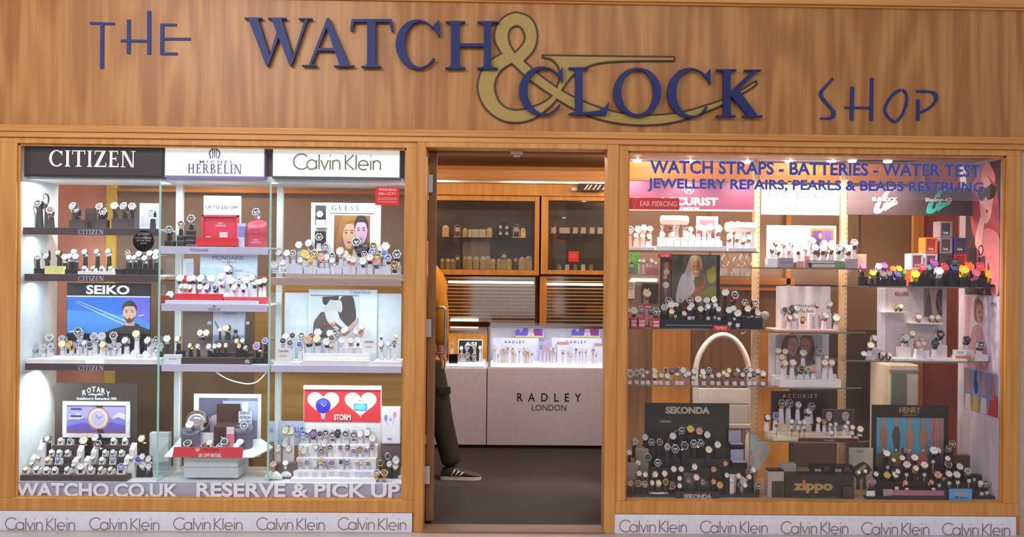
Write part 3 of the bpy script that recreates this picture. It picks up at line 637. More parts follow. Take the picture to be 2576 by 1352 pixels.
# steel hinges on the door jamb and the open door leaf
hx = xt(1072, 700, .05)
ang = math.radians(94.2)
dv = Vector((math.cos(ang), math.sin(ang), 0)); nv = Vector((dv.y, -dv.x, 0)); H0 = Vector((DL+.004, .125, 0)); LW = .86
def dp(u, n, z): q = H0+dv*u+nv*n; return (q.x, q.y, z)
def dbox(mb, u0, u1, n0, n1, z0, z1):
    mb.loft([[dp(u0, n0, z), dp(u1, n0, z), dp(u1, n1, z), dp(u0, n1, z)] for z in (z0, z1)], smooth=False); return mb
t = thing('entrance_door', (H0.x, H0.y, 0), 'wood framed glass door leaf standing open into the shop', 'door')
ZD = Z_DH-.01
mb = MB(); dbox(mb, 0, .09, 0, .045, .02, ZD); dbox(mb, LW-.09, LW, 0, .045, .02, ZD); dbox(mb, .09, LW-.09, 0, .045, ZD-.12, ZD); dbox(mb, .09, LW-.09, 0, .045, .02, .3)
obj('leaf_frame', mb, W_DK, t, .002)
obj('glass_panel', dbox(MB(), .09, LW-.09, .018, .026, .3, ZD-.12), SHELFG, t)
z1, z0 = at(1105, 774, .85).z, at(1105, 892, .85).z
obj('handle', MB().tube([dp(LW-.05, .04, z1), dp(LW-.05, .095, z1), dp(LW-.05, .11, z1-.02), dp(LW-.05, .11, z0+.02), dp(LW-.05, .095, z0), dp(LW-.05, .04, z0)], .010, 10), STEEL, t)
for y in (462, 826, 1196):
    z = at(1078, y, .1).z; obj('hinge', MB().box(DL-.001, DL+.028, .10, .124, z-.05, z+.05), STEEL, t)

# ================================================================ WINDOW DISPLAYS: helpers
def pbz(x0, y0, x1, zb, Y0, Y1, mb=None, m=0):
    """box from height zb up to pixel row y0"""
    mb = mb or MB(); a, b, _, z1 = box_at(x0, y0, x1, y0+20, Y0); return mb.box(a, b, Y0, Y1, zb, max(z1, zb+.002), m)
def slab(name, label, cat, r, Y0, Y1, m, zb=None, group=None, bevel=.001):
    mb = pb(*r, Y0, Y1) if zb is None else pbz(r[0], r[1], r[2], zb, Y0, Y1)
    return tag(obj(name, mb, m, bevel=bevel), label, cat, group)
def poster(name, label, r, Y, m, zb=None, pics=(), texts=(), parts=(), cat='poster', thick=.008, panel='panel'):
    a, b, z0, z1 = box_at(*r, Y); z0 = zb if zb is not None else z0
    t = thing(name, ((a+b)/2, Y, z0), label, cat)
    obj(panel, MB().box(a, b, Y, Y+thick, z0, z1), m, t, .0006)
    for pn, rr, dy0, dy1, mm in parts: obj(pn, pb(*rr, Y+dy0, Y+dy1), mm, t, .0005)
    for rr, bgc, ly in pics: picture(t, 'picture', *rr, Y-.004, bgc, ly, .004)
    for tx in texts: text(t, tx[0], *tx[1], Y+(tx[4] if len(tx) > 4 else 0), tx[2], tx[3] if len(tx) > 3 else 0.)
    return t
def zs(py, px, Y=.07): return at(px, py, Y).z
def strip_light(x0, x1, py, Y, pw, col, sy=.05, dz=-.012):
    a, b = at(x0, py, Y), at(x1, py, Y); area('display_light', ((a.x+b.x)/2, Y, (a.z+b.z)/2+dz), (0, 0, 0), b.x-a.x, sy, pw, col)

# ================================================================ LEFT WINDOW
ZF = zs(1215, 520, .05); YB = .43
MILK = mat('milk_white', 'eef2f4', .35)
struct('wall_window_west', MB().box(AL-.03, AL+.001, .046, YB, Z_SIL1-.02, Z_WT1+.01), MILK)
struct('wall_window_inner', MB().box(AR-.012, AR+.03, .046, .20, Z_SIL1-.02, Z_WT1+.01), MILK)
struct('trim_14', MB().box(AL, AR, .048, YB, Z_SIL1-.03, ZF-.004).box(AL, AR, .048, .052, ZF-.004, ZF), mat('apron_lilac', 'b9b9d2', .5))
struct('trim_22', MB().box(AL, AR, .052, YB, ZF-.004, ZF), MILK)
struct('trim_15', pb(60, 443, 1014, 456, .11, YB), MILK)
struct('trim_16', MB().box(AL, AR, .12, YB, zs(443, 500, .11), Z_WT1+.02), mat('header_box', '6a5c56', .6))
for x0, x1, n in ((443, 459, 17), (697, 712, 18)): struct('trim_%d' % n, pbz(x0, 456, x1, ZF, .36, .39), MILK)
strip_light(90, 400, 457, .16, 5, COOL, .10); strip_light(410, 670, 457, .16, 2.6, COOL, .14); strip_light(685, 1005, 457, .16, 4, COOL, .10)
for x, y in ((92, 500), (98, 975)):                                  # two spots close to the west wall
    p = at(x, y-36, .22); l = bpy.data.lights.new('spot_light', 'SPOT'); l.energy = 9; l.spot_size = 1.6; l.spot_blend = .6; l.color = COOL; l.shadow_soft_size = .02
    o = bpy.data.objects.new('spot_light', l); o.location = (p.x+.10, .2, p.z+.03); o.rotation_euler = (0, math.radians(35), 0); COL.objects.link(o)
# glass uprights between the bays
for x, lab in ((400, 'glass divider between the dark-strip shelves and the middle bay'), (678, 'glass divider between the middle bay and the shelf bay near the door')):
    X = at(x, 760, .06).x; t = thing('glass_divider', (X, .2, ZF), lab, 'divider'); z1 = zs(456, 500, .11)
    obj('glass_sheet', MB().box(X-.004, X+.004, .064, .35, ZF, z1), SHELFG, t); obj('polished_edge', MB().box(X-.005, X+.005, .060, .064, ZF, z1), EDGEG, t)
# lit header signs
LITB = mat('lit_sign', 'e6efe8', .4, 0, .55)
def header(label, r, m, edge, draw):
    a, b, z0, z1 = box_at(*r, .07); t = thing('header_sign', ((a+b)/2, .07, z0), label, 'sign')
    obj('box', MB().box(a-.006, b+.006, .072, .115, z0-.012, z1), edge, t); obj('face', MB().box(a, b, .068, .072, z0, z1-.002), m, t); draw(t)
SILV = mat('silver_letter', 'f2f4f6', .4, 0, .45); SLATE = mat('slate_ink', '7d78a6', .5); TAUI = mat('taupe_dark_ink', '7d7660', .5)
def crest(t, x, y, w, h, Y, m):
    mb = MB(); sc = 1/pxm(Y); p = at(x, y, Y); W, H = w*sc, h*sc
    for s in (-1, 1): mb.ribbon([(p.x+s*W*q[0], p.z-H/2+H*q[1]) for q in ((.42, 0), (.34, .1), (.44, .3), (.46, .5), (.40, .7), (.25, .86), (.1, .92))], W*.12, Y-.001, Y)
    mb.ribbon([(p.x, p.z-H/2+H*.1), (p.x, p.z+H/2)], W*.1, Y-.001, Y); mb.ribbon([(p.x-W*.17, p.z-H/2), (p.x-W*.17, p.z+H*.36)], W*.08, Y-.001, Y); mb.ribbon([(p.x+W*.17, p.z-H/2), (p.x+W*.17, p.z+H*.36)], W*.08, Y-.001, Y)
    obj('crest', mb, m, t)
# serif capitals for small signs: cell width, polygons in cap-height units
def serif_word(parent, body, x0, y0, x1, y1, Y, m, T=.17, t_=.07, gap=.12):
    P = []; x = 0.
    def B(a, b, y0, y1): P.append([(x+a, y0), (x+b, y0), (x+b, y1), (x+a, y1)])
    def stem(a, sl=.09): B(a, a+T, 0, 1); B(a-sl, a+T+sl, 0, .05); B(a-sl, a+T+sl, .95, 1)
    def arcs(cx, cy, rx, ry, a0, a1, T1, T2, n=22):
        for i in range(n):
            q0, q1 = [math.radians(a0+(a1-a0)*k/n) for k in (i, i+1)]
            P.append([(x+cx+rx*math.cos(q0), cy+ry*math.sin(q0)), (x+cx+rx*math.cos(q1), cy+ry*math.sin(q1)), (x+cx+(rx-T1)*math.cos(q1), cy+(ry-T2)*math.sin(q1)), (x+cx+(rx-T1)*math.cos(q0), cy+(ry-T2)*math.sin(q0))])
    def Q(*p): P.append([(x+a, b) for a, b in p])
    for ch in body:
        if ch == ' ': x += .45; continue
        if ch == 'I': stem(.1); wd = .1+T+.1
        elif ch in 'CG': arcs(.5, .5, .5, .51, 42, 318, T, t_, 30); B(.82, .87, .68, .98); wd = .92; (B(.74, .74+T, .05, .45), B(.62, .98, .40, .45)) if ch == 'G' else None
        elif ch == 'O': arcs(.5, .5, .5, .51, 0, 360, T, t_, 36); wd = 1.02
        elif ch == 'T': B(.35, .35+T, 0, 1); B(.24, .46+T, 0, .05); B(0, .7+T, 1-t_, 1); B(0, .05, .75, 1); B(.65+T, .7+T, .75, 1); wd = .7+T
        elif ch == 'Z': B(.02, .78, 1-t_, 1); B(0, .8, 0, t_); Q((.56, 1), (.78, 1), (.24, 0), (0, 0)); B(.02, .07, .76, 1); B(.75, .8, 0, .26); wd = .82
        elif ch == 'E': stem(.1); B(.1, .68, 0, t_); B(.1, .64, 1-t_, 1); B(.1, .52, .48, .48+t_); B(.63, .68, 0, .25); B(.6, .64, .77, 1); B(.48, .52, .38, .64); wd = .72
        elif ch == 'N': B(.1, .1+t_, 0, 1); B(0, .3, 0, .05); B(0, .25, .95, 1); Q((.08, 1), (.3, 1), (.86, 0), (.70, 0)); B(.79, .79+t_, 0, 1); B(.68, .98, .95, 1); wd = .98
        elif ch == 'M': B(.1, .1+t_, 0, 1); B(0, .28, 0, .05); Q((.08, 1), (.26, 1), (.58, .05), (.5, 0)); Q((.5, 0), (.56, 0), (.96, 1), (.88, 1)); B(.9, .9+T, 0, 1); B(.8, 1.16, 0, .05); B(0, .2, .95, 1); B(.9, 1.16, .95, 1); wd = 1.18
        elif ch == 'S': arcs(.34, .74, .30, .265, 20, 270, .11, t_+.02); arcs(.34, .25, .33, .26, -160, 90, .13, t_+.02); B(.58, .63, .7, .97); B(.02, .07, .03, .3); wd = .7
        elif ch == 'H': stem(.1); stem(.62); B(.2, .7, .48, .48+t_); wd = .62+T+.1
        elif ch == 'R': stem(.1); arcs(.36, .74, .30, .26, -90, 90, T*.9, t_); B(.15, .38, 1-t_, 1); B(.15, .38, .48, .48+t_); Q((.34, .5), (.52, .5), (.86, 0), (.66, 0)); wd = .84
        elif ch == 'B': stem(.1); arcs(.36, .76, .27, .24, -90, 90, T*.9, t_); arcs(.38, .26, .32, .26, -90, 90, T*.9, t_); B(.15, .4, 1-t_, 1); B(.15, .4, .5-t_/2, .5+t_/2); B(.15, .4, 0, t_); wd = .74
        elif ch == 'L': stem(.1); B(.1, .66, 0, t_); B(.61, .66, 0, .3); wd = .70
        elif ch == 'U': B(.1, .1+T, .3, 1); B(0, .2+T, .95, 1); B(.66, .66+t_, .3, 1); B(.56, .84, .95, 1); arcs(.415, .32, .32, .33, 180, 360, T*.8, t_+.02); wd = .84
        elif ch == 'A': Q((.40, 1), (.46, 1), (.18, 0), (.1, 0)); Q((.38, 1), (.5, 1), (.88, 0), (.68, 0)); B(.24, .66, .3, .3+t_); B(0, .28, 0, .05); B(.58, .98, 0, .05); wd = .98
        elif ch == 'Y': B(.36, .36+T, 0, .5); B(.25, .47+T, 0, .05); Q((.05, 1), (.25, 1), (.36+T, .48), (.36, .48)); Q((.74, 1), (.82, 1), (.36+T, .44), (.42, .48)); B(0, .3, .95, 1); B(.64, .92, .95, 1); wd = .92
        elif ch == 'K': stem(.1); Q((.26, .42), (.26, .54), (.72, 1), (.62, 1)); Q((.3, .5), (.44, .6), (.88, 0), (.66, 0)); B(.56, .84, .95, 1); B(.6, .96, 0, .05); wd = .96
        else: wd = .5
        x += wd+gap
    W = x-gap; a, b, z0, z1 = box_at(x0, y0, x1, y1, Y); mb = MB()
    for i, p in enumerate(P): mb.prism([(a+u/W*(b-a), z0+v*(z1-z0)) for u, v in p], Y-.001-.00008*(i % 9), Y)
    return obj('lettering', mb, m, parent)
def h1(t): serif_word(t, 'CITIZEN', 124, 379, 341, 420, .068, SILV)
header('black header sign with large pale serif capitals at the top of the cool-lit window', (62, 359, 409, 441), mat('header_black', '453a36', .25), BLACK, h1)
def h2(t): crest(t, 540, 386, 28, 26, .068, SLATE); text(t, 'M I C H E L', 502, 404, 587, 411, .068, SLATE, .012); serif_word(t, 'HERBELIN', 472, 413, 608, 437, .068, SLATE, .19, .10)
header('lit white header sign with a small crest over pale lettering', (416, 368, 664, 443), LITB, mat('header_edge', '8c86b8', .4), h2)
def h3(t): ck_text(t, 739, 389, 957, 427, .068, TAUI, .09)
header('lit white header sign with thin taupe lettering, next to the door', (687, 372, 1005, 445), LITB, mat('header_edge2', '4a5550', .4), h3)
# shelves
S = {}
def shelf(key, label, x0, x1, y0, y1, strip, board, draw=None, back=.345):
    a, b, z0, z1 = box_at(x0, y0, x1, y1, .066); t = thing('shelf', ((a+b)/2, .2, z1), label, 'shelf'); S[key] = z1
    obj('board', MB().box(a, b, .072, back, z1-.008, z1), board, t); obj('front_strip', MB().box(a, b, .066, .072, z0, z1), strip, t, .0008)
    if draw: draw(t)
    return t
DKS = mat('strip_brown', '57474a', .35); LILS = mat('strip_lilac', 'cdcce8', .35)
PALE = mat('pale_lilac_ink', 'd5cdea', .5)
for k, y0, y1, xa, lab in (('b11', 574, 592, 57, 'upper dark-fronted shelf in the bay beside the white end wall'), ('b12', 691, 709, 61, 'middle dark-fronted shelf above the blue jet-trail poster'), ('b13', 916, 933, 63, 'lower dark-fronted shelf under the blue jet-trail poster')):
    shelf(k, lab, xa, 398, y0, y1, DKS, MILK, lambda t, y=y0: serif_word(t, 'CITIZEN', 197, y+4, 261, y+16, .066, PALE, .13))
VIO = mat('violet_ink', '6f6690', .5)
shelf('b21', 'white shelf under the open red box', 404, 674, 621, 640, LILS, MILK, lambda t: text(t, 'MONDAINE', 478, 626, 524, 633, .066, VIO, 0.))
shelf('b22', 'white shelf holding red-based leather strap watches', 406, 672, 766, 784, LILS, MILK, lambda t: (crest(t, 539, 771, 7, 6, .066, VIO), serif_word(t, 'HERBELIN', 523, 776, 554, 782, .066, VIO, .13)))
shelf('b23', 'white shelf holding the dark stepped display', 406, 674, 918, 936, LILS, MILK)
shelf('b31', 'white shelf with beige front edge holding the couple-photo board', 681, 1009, 701, 719, mat('strip_beige', 'b09a92', .4), MILK)
shelf('b32', 'white shelf under the black-and-white embrace photo', 681, 1009, 921, 938, LILS, MILK)
for x0, x1, y in ((70, 390, 596), (70, 390, 712), (70, 390, 938), (410, 668, 643), (410, 668, 787), (410, 668, 939), (690, 1003, 722), (690, 1003, 941)):
    strip_light(x0, x1, y, .15, 1.9 if x0 < 680 else 2.2, COOL, .05, -.004)
# ---- bay by the end wall
BRNB = mat('poster_brown', '4d4038', .5)
t = tag(obj('round_sticker', MB().lathe([(.0575, 0), (.0575, .0012), (.0001, .0012)], 40, Matrix.Translation((at(361, 607, .035).x, .0355, at(361, 607, .035).z)) @ Matrix.Rotation(PI/2, 4, 'X')), mat('sticker_black', '17191b', .25)), 'round black sticker with pale lettering stuck on the window glass', 'sticker')
STK = mat('sticker_ink', 'a8a2aa', .5)
sp = bpy.data.objects['round_sticker']
for bd, r in (('CITIZEN', (346, 586, 376, 592)), ('WATCH BRAND', (340, 597, 381, 601)), ('OF THE YEAR', (343, 604, 379, 608)), ('WINNER', (352, 611, 370, 614))): text(sp, bd, *r, .0343, STK, .02, .0006)
L = [('4f8fe0', [(0, .35), (1, .55), (1, 1), (0, 1)]), ('b9d0f4', [(.12, .10), (.70, .62), (.70, .66), (.12, .115)]), ('a9c4f0', [(.09, .13), (.69, .72), (.69, .77), (.09, .145)]), ('6f6fd8', [(.7, 0), (1, 0), (1, .7), (.8, .5)]),
     ('3d3a3c', smooth([(.45, 1.0, 1), (.52, .9), (.66, .80), (.72, .72), (.84, .72), (.9, .8), (1.0, .88, 1), (1.0, 1.0, 1)]))]
L += [('c9a48c', [(.70, .6), (.80, .6), (.82, .78), (.70, .78)])]+face(.755, .42, .16, .42, 'd3ae96', '4a3a34', long=False)+[('5c463e', smooth([(.69, .52), (.72, .66), (.755, .70), (.79, .66), (.82, .52), (.78, .6), (.755, .57), (.73, .6)]))]+[('e8ecfa', [(.03, .93), (.22, .93), (.22, .96), (.03, .96)]), ('cfd4f6', [(.86, .5), (.93, .46), (.94, .48), (.87, .53)])]
poster('poster', 'poster of a dark-haired man against blue sky with jet trails', (168, 713, 378, 868), .325, mat('poster_black', '2a2522', .4), S['b13'], [((169, 748, 377, 840), '3a74d4', L)], [('SEIKO', (217, 718, 326, 741), SILV, .03)], [('white_line', (168, 745, 378, 748), -.004, 0, WHITE)])
slab('card', 'pale yellow folded price card on the middle dark-fronted shelf', 'card', (112, 670, 160, 690), .085, .11, mat('yellow_card', 'f0ec9e', .5), S['b12'])
poster('display_card', 'white window-pane style card standing at the end of the upper dark-fronted shelf', (351, 512, 399, 574), .24, mat('card_lilac', 'c9c6ee', .4), S['b11'], [((355, 524, 394, 566), 'a9a6e0', [('cfcdf2', [(.3, 0), (.36, 0), (.36, 1), (.3, 1)]), ('cfcdf2', [(0, .45), (1, .45), (1, .5), (0, .5)])])], cat='card', thick=.012)
for i, (x0, x1, y0, Y, lab) in enumerate(((70, 94, 505, .2, 'tall dark block on a white cube by the end wall'), (173, 212, 553, .14, 'low dark block on the upper shelf, nearest the end wall'), (214, 236, 523, .2, 'tall dark block in the middle of the upper shelf'), (238, 268, 553, .14, 'low dark block under two brown dial watches'), (280, 338, 551, .14, 'wide brown block under three watches on the upper shelf'))):
    slab('display_block', lab, 'display block', (x0, y0, x1, 574), Y, Y+.04, mat('block_dark_brown', '3a2c28', .45), S['b11'], 'blocks on the upper dark shelf')
slab('display_tray', 'low white tray for cushioned watches on the middle dark-fronted shelf', 'tray', (195, 683, 287, 690), .08, .2, WHITE, S['b12'])
for i, (x0, x1, y0) in enumerate(((85, 112, 676), (160, 198, 678), (289, 310, 678), (312, 352, 676), (354, 398, 678))):
    slab('display_block', 'low black block on the middle dark-fronted shelf, %s from the end wall' % ORD[i+1], 'display block', (x0, y0, x1, 690), .10, .16, BLACK, S['b12'], 'blocks on the middle dark shelf')
slab('display_tray', 'wide white stepped tray under the watches below the jet-trail poster', 'tray', (66, 905, 215, 916), .08, .3, WHITE, S['b13']); slab('display_tray', 'white tray next to the glass divider below the jet-trail poster', 'tray', (262, 905, 398, 916), .08, .3, WHITE, S['b13'])
slab('display_tray', 'raised white tray in the middle below the jet-trail poster', 'tray', (130, 898, 340, 905), .14, .3, WHITE, S['b13'])
L = [('8f86d8', [(0, .55), (.2, .25), (.35, .5), (.55, .2), (.8, .5), (1, .3), (1, 1), (0, 1)]), ('e6e3fa', [(.0, .5), (.2, .25), (.3, .42), (.2, .5), (.12, .48)]), ('e6e3fa', [(.75, .45), (.9, .22), (1, .3), (1, .5), (.88, .4)]), ('6a5fc8', [(0, .75), (.3, .6), (.5, .75), (.75, .58), (1, .7), (1, 1), (0, 1)]), ('8a5a70', [(0, .86), (.5, .9), (1, .85), (1, 1), (0, 1)]),
     ('c98a6a', ell(.54, .45, .19, .42)), ('e9d8d4', ell(.54, .45, .165, .365)), ('c9c2e6', ell(.54, .45, .12, .27)), ('6a5a7a', [(.54, .46), (.49, .3), (.5, .3), (.55, .45)]), ('6a5a7a', [(.54, .45), (.6, .36), (.605, .38), (.545, .47)]), ('4a3038', [(.52, .85), (.62, .83), (.65, 1), (.54, 1)]), ('4a3038', [(.5, .0), (.62, .0), (.6, .06), (.52, .06)]), ('4d4468', [(.07, .08), (.26, .08), (.26, .14), (.07, .14)]), ('4d4468', [(.07, .34), (.26, .34), (.26, .4), (.07, .4)])]
t = poster('poster', 'brown poster with a framed picture of a rose gold watch over violet mountains', (138, 965, 345, 1180), .33, BRNB, ZF, [((168, 1022, 315, 1091), 'b4b0ee', L)], [('Established in Switzerland 1895', (193, 1000, 293, 1007), WHITE, .025)],
           [('picture_frame', (157, 1011, 326, 1021), -.012, 0, MILK), ('picture_frame', (157, 1092, 326, 1102), -.012, 0, MILK), ('picture_frame', (157, 1021, 167, 1092), -.012, 0, MILK), ('picture_frame', (316, 1021, 326, 1092), -.012, 0, MILK)])
for i, ch in enumerate('ROTARY'):
    x = 212+i*12; dy = ((i-2.5)/2.5)**2*10; text(t, ch, x-5, 973+dy, x+5, 987+dy, .33, WHITE, .04, skew=(2.5-i)*.003)
mb = MB(); q = at(241, 994, .33)
for s in (-1, 1): mb.prism([(q.x+s*u, q.z+v) for u, v in ((.004, .004), (.02, .009), (.044, .002), (.046, -.003), (.03, -.002), (.004, -.003))], .329, .33)
mb.box(q.x-.003, q.x+.003, .329, .33, q.z-.016, q.z+.004); obj('winged_mark', mb, WHITE, t)
TIER = mat('tier_dark', '4e4240', .4)
def tiers(label, mats, steps, zb, cat='display stand', name='stepped_stand', strips=None):
    """steps: (x0,x1,ytop,Y0,Y1); each is one step box down to zb; returns list of top heights"""
    q = at((steps[0][0]+steps[0][1])/2, steps[0][2], steps[0][3]); t = thing(name, (q.x, q.y, zb), label, cat); tops = []
    for x0, x1, yt, Y0, Y1 in steps:
        mb = pbz(x0, yt, x1, zb, Y0, Y1); tops.append(max(v[2] for v in mb.v)); obj('step', mb, mats, t, .001)
    return tops, t
slab('long_box', 'long dark display base along the window floor by the end wall', 'display stand', (40, 1197, 176, 1215), .062, .125, TIER, ZF); slab('long_box', 'long dark display base next to the end wall base, toward the divider', 'display stand', (177, 1197, 318, 1215), .062, .125, TIER, ZF)
RT1, _ = tiers('dark stepped stand with white cushions, nearer the end wall', TIER, [(97, 172, 1171, .15, .185), (114, 187, 1151, .19, .235), (130, 203, 1122, .24, .29)], ZF)
RT2, _ = tiers('dark stepped stand with white cushions, nearer the glass divider', TIER, [(230, 306, 1171, .15, .185), (250, 322, 1151, .19, .235), (260, 338, 1122, .24, .29)], ZF)
ZRF = max(v[2] for v in pbz(40, 1197, 176, ZF, .062, .125).v)
PLB = mat('pale_box', 'cfd8dc', .5)
slab('white_box', 'pale white box standing behind the glass divider on the window floor', 'box', (376, 1090, 424, 1170), .30, .345, PLB, ZF)
t = thing('folded_box', (at(392, 1168, .2).x, .2, ZF), 'white crumpled paper box beside the glass divider on the floor', 'box')
obj('body', MB().loft([[(at(x, y, Y).x, Y, at(x, y, Y).z) for x, y, Y in ((384, 1168, .17), (424, 1160, .17), (424, 1166, .26), (384, 1166, .26))], [(at(x, y, Y).x, Y, at(x, y, Y).z) for x, y, Y in ((382, 1150, .17), (420, 1146, .17), (414, 1148, .26), (380, 1150, .26))]], smooth=False), PLB, t)
# ---- middle bay
poster('display_card', 'white tall card advertising fifty pounds off behind the open red box', (512, 493, 606, 600), .30, mat('card_sky', 'eaf2fb', .4), S['b21'], texts=[('UP TO £50 OFF', (518, 518, 599, 526), mat('ink_grey_blue', '434b6c', .5), .02), ('TRADE IN ANY WATCH AND RECEIVE', (521, 512, 599, 514.5), mat('ink_pale_blue', '6f7ea6', .5)), ('A BRAND NEW SEIKO KINETIC', (519, 528, 598, 530.5), mat('ink_pale_blue'))], cat='card')
t = thing('watch_box', (at(545, 620, .14).x, .16, S['b21']), 'open bright red watch box with lid raised on the top middle shelf', 'box')
a, b, z0, z1 = box_at(494, 598, 594, 620, .10); z0 = S['b21']
obj('base', MB().box(a, b, .10, .11, z0, z1).box(a, b, .21, .22, z0, z1).box(a, a+.008, .11, .21, z0, z1).box(b-.008, b, .11, .21, z0, z1).box(a, b, .10, .22, z0, z0+.006), RED, t, .001)
a2, b2, q0, q1 = box_at(507, 541, 600, 598, .225); q0 = z0+.02
mb = MB().box(a2, b2, .235, .243, q0, q1).box(a2, a2+.012, .222, .235, q0, q1).box(b2-.012, b2, .222, .235, q0, q1).box(a2, b2, .222, .235, q1-.012, q1)
obj('lid', mb, mat('red_lid', 'c8344c', .5), t, .001)
text(t, 'RED\nARROWS', 541, 560, 568, 571, .234, mat('pink_ink', 'e9a9c8', .5), .03)
slab('card', 'small white tilted card inside the open red box', 'card', (552, 585, 572, 598), .13, .133, WHITE)
t = thing('red_drum', (at(646, 620, .17).x, .17, S['b21']), 'red drum stand with slanted top on the top middle shelf', 'display stand')
p = at(646, 620, .17); R_ = 23.5/pxm(.17); zt0 = zs(566, 646, .17)
rings = []
for k in range(3):
    rings.append([(p.x+R_*math.cos(2*PI*q/28), .17+R_*math.sin(2*PI*q/28), S['b21'] if k == 0 else (zt0+.026*math.sin(2*PI*q/28)+(.0 if k == 1 else .004))) for q in range(28)])
obj('body', MB().loft(rings), mat('red_drum', 'd4485c', .45), t); mb = MB(); mb.tube([(p.x+(R_+.0006)*math.cos(2*PI*q/28), .17+(R_+.0006)*math.sin(2*PI*q/28), zs(589, 646, .17)) for q in range(28)], .0012, 5, closed=True); obj('seam_line', mb, mat('red_dark', '9a2436', .5), t)
text(t, 'RED\nARROWS', 632, 602, 656, 612, .17-R_-.0005, mat('pink_ink'), .03); text(t, 'CITIZEN', 632, 583, 648, 586, .17-R_-.0005, mat('pink_ink'), .0)
poster('small_pack', 'slim violet and white pack standing between red box and red drum', (597, 562, 615, 620), .14, mat('pack_white', 'd6d8f2', .5), S['b21'], [((598, 570, 614, 596), '8f95e0', [])], cat='pack', thick=.03)
for i, (x0, x1, y0) in enumerate(((414, 437, 606), (445, 463, 593), (468, 487, 579))):
    t = thing('display_block', (at(x0, y0, .15).x, .15, S['b21']), ['low', 'medium', 'tall'][i]+' black block with silver bands under a steel watch on the top middle shelf', 'display block', 'black blocks in the middle bay')
    obj('block', pbz(x0, y0, x1, S['b21'], .15, .19), BLACK, t, .001); mb = MB()
    for y in range(int(y0)+1, 617, 12): pb(x0-.3, y, x1+.3, y+1.6, .149, .191, 0, mb)
    obj('silver_band', mb, STEEL, t)
L = [('b9cbe8', [(.0, .0), (.35, 0), (.35, 1), (0, 1)])]+[('8f96b0', [(.165+.11*math.cos(a), .62+.3*math.sin(a)), (.165+.13*math.cos(a), .62+.36*math.sin(a)), (.172+.13*math.cos(a), .62+.36*math.sin(a)), (.172+.11*math.cos(a), .62+.3*math.sin(a))]) for a in [math.radians(180+i*22.5) for i in range(9)]]+[('8f96b0', [(.16, .62), (.05, .2), (.06, .18), (.17, .6)]), ('8f96b0', [(.16, .62), (.26, .3), (.27, .33), (.17, .65)]), ('a9b0c6', [(.62, .06), (.76, .06), (.76, .10), (.62, .10)])]+[('b9c2da', [(.62, v), (.74, v), (.74, v+.02), (.62, v+.02)]) for v in (.3, .42, .54)]+[('c3cbe0', [(.8, v), (.9, v), (.9, v+.02), (.8, v+.02)]) for v in (.1, .2, .3, .4)]
poster('poster', 'white board with grey capitals, tiny red emblem and a clock-hand print', (503, 641, 647, 760), .32, mat('board_ice', 'd3e0f2', .45), S['b22'], [((505, 674, 645, 758), 'd0d9ee', L)], [('MONDAINE', (535, 644, 613, 654), mat('ink_slate', '70748a', .5), .0), ('Swiss', (558, 659, 570, 662), mat('ink_slate')), ('Watch', (580, 659, 594, 662), mat('ink_slate'))])
tag(obj('round_emblem', MB().lathe([(.0085, 0), (.0085, .0008), (.0045, .0008), (.0045, 0)], 20, Matrix.Translation((at(575, 660.5, .318).x, .319, at(575, 660.5, .318).z)) @ Matrix.Rotation(PI/2, 4, 'X'), cap=False), mat('pink_red', 'd0586c', .5)), 'tiny red ring emblem on the white board with grey capitals', 'emblem')
poster('notice', 'small white printed notice fixed to the white post', (460, 651, 487, 705), .345, mat('card_sky'), None, [((467, 661, 485, 690), 'dbe3ee', [('a9b4c4', [(.0, v), (1, v), (1, v+.035), (0, v+.035)]) for v in (.05, .2, .35, .5, .65, .8)])], cat='notice', thick=.002)
slab('display_tray', 'long white tray in front of the red bases', 'tray', (415, 757, 646, 766), .08, .12, mat('tray_lilac', 'dcdcf2', .4), S['b22'])
slab('display_plinth', 'bright red display base behind the white tray', 'display stand', (440, 740, 560, 766), .13, .17, RED, S['b22']); slab('display_plinth', 'bright red display base toward the door end of the tray', 'display stand', (562, 748, 674, 766), .13, .17, mat('red_base2', 'd84a58', .5), S['b22']); slab('display_plinth', 'darker red display base beside the glass divider', 'display stand', (404, 744, 425, 766), .13, .17, mat('red_base3', 'b8422e', .5), S['b22'])
slab('display_plinth', 'tall red display base standing behind the leather strap watches', 'display stand', (463, 694, 482, 730), .24, .28, RED, S['b22'])
DKD = mat('display_dark', '4d3f3a', .35)
L = [('8f93ac', [(0, .55), (1, .55), (1, 1), (0, 1)]), ('6e6a60', [(.02, .12), (.06, .1), (.26, .48), (.2, .5)]), ('4d5060', smooth([(.5, 1), (.55, .75), (.62, .62), (.66, .5), (.7, .42), (.75, .42), (.78, .52), (.84, .6), (.9, .8), (.92, 1)])), ('b48f88', ell(.71, .52, .05, .07)), ('3a4038', ell(.72, .43, .07, .06)), ('7d84b4', smooth([(.55, 1), (.6, .72), (.72, .66), (.82, .72), (.86, 1)]))]
t = poster('poster', 'pale poster of a seated man in a cap inside the dark stepped display', (535, 784, 617, 905), .33, mat('poster_grey', 'b9bccc', .5), S['b23'], [((537, 800, 615, 880), 'bcbfd2', L)], [('HERBELIN', (561, 787, 594, 792), mat('ink_slate'), -.01)])
t = thing('crest_board', (at(497, 916, .335).x, .335, S['b23']), 'brown back panel with small crest beside the pale poster', 'display board'); obj('panel', pbz(461, 786, 534, S['b23'], .332, .342), mat('panel_umber', '705c54', .4), t); crest(t, 527, 813, 9, 8, .332, WHITE)
t = thing('crest_board', (at(624, 916, .325).x, .322, S['b23']), 'narrow dark panel with small crest at the ochre side', 'display board'); obj('panel', pbz(617, 806, 632, S['b23'], .322, .33), DKD, t); crest(t, 623, 813, 9, 8, .322, WHITE)
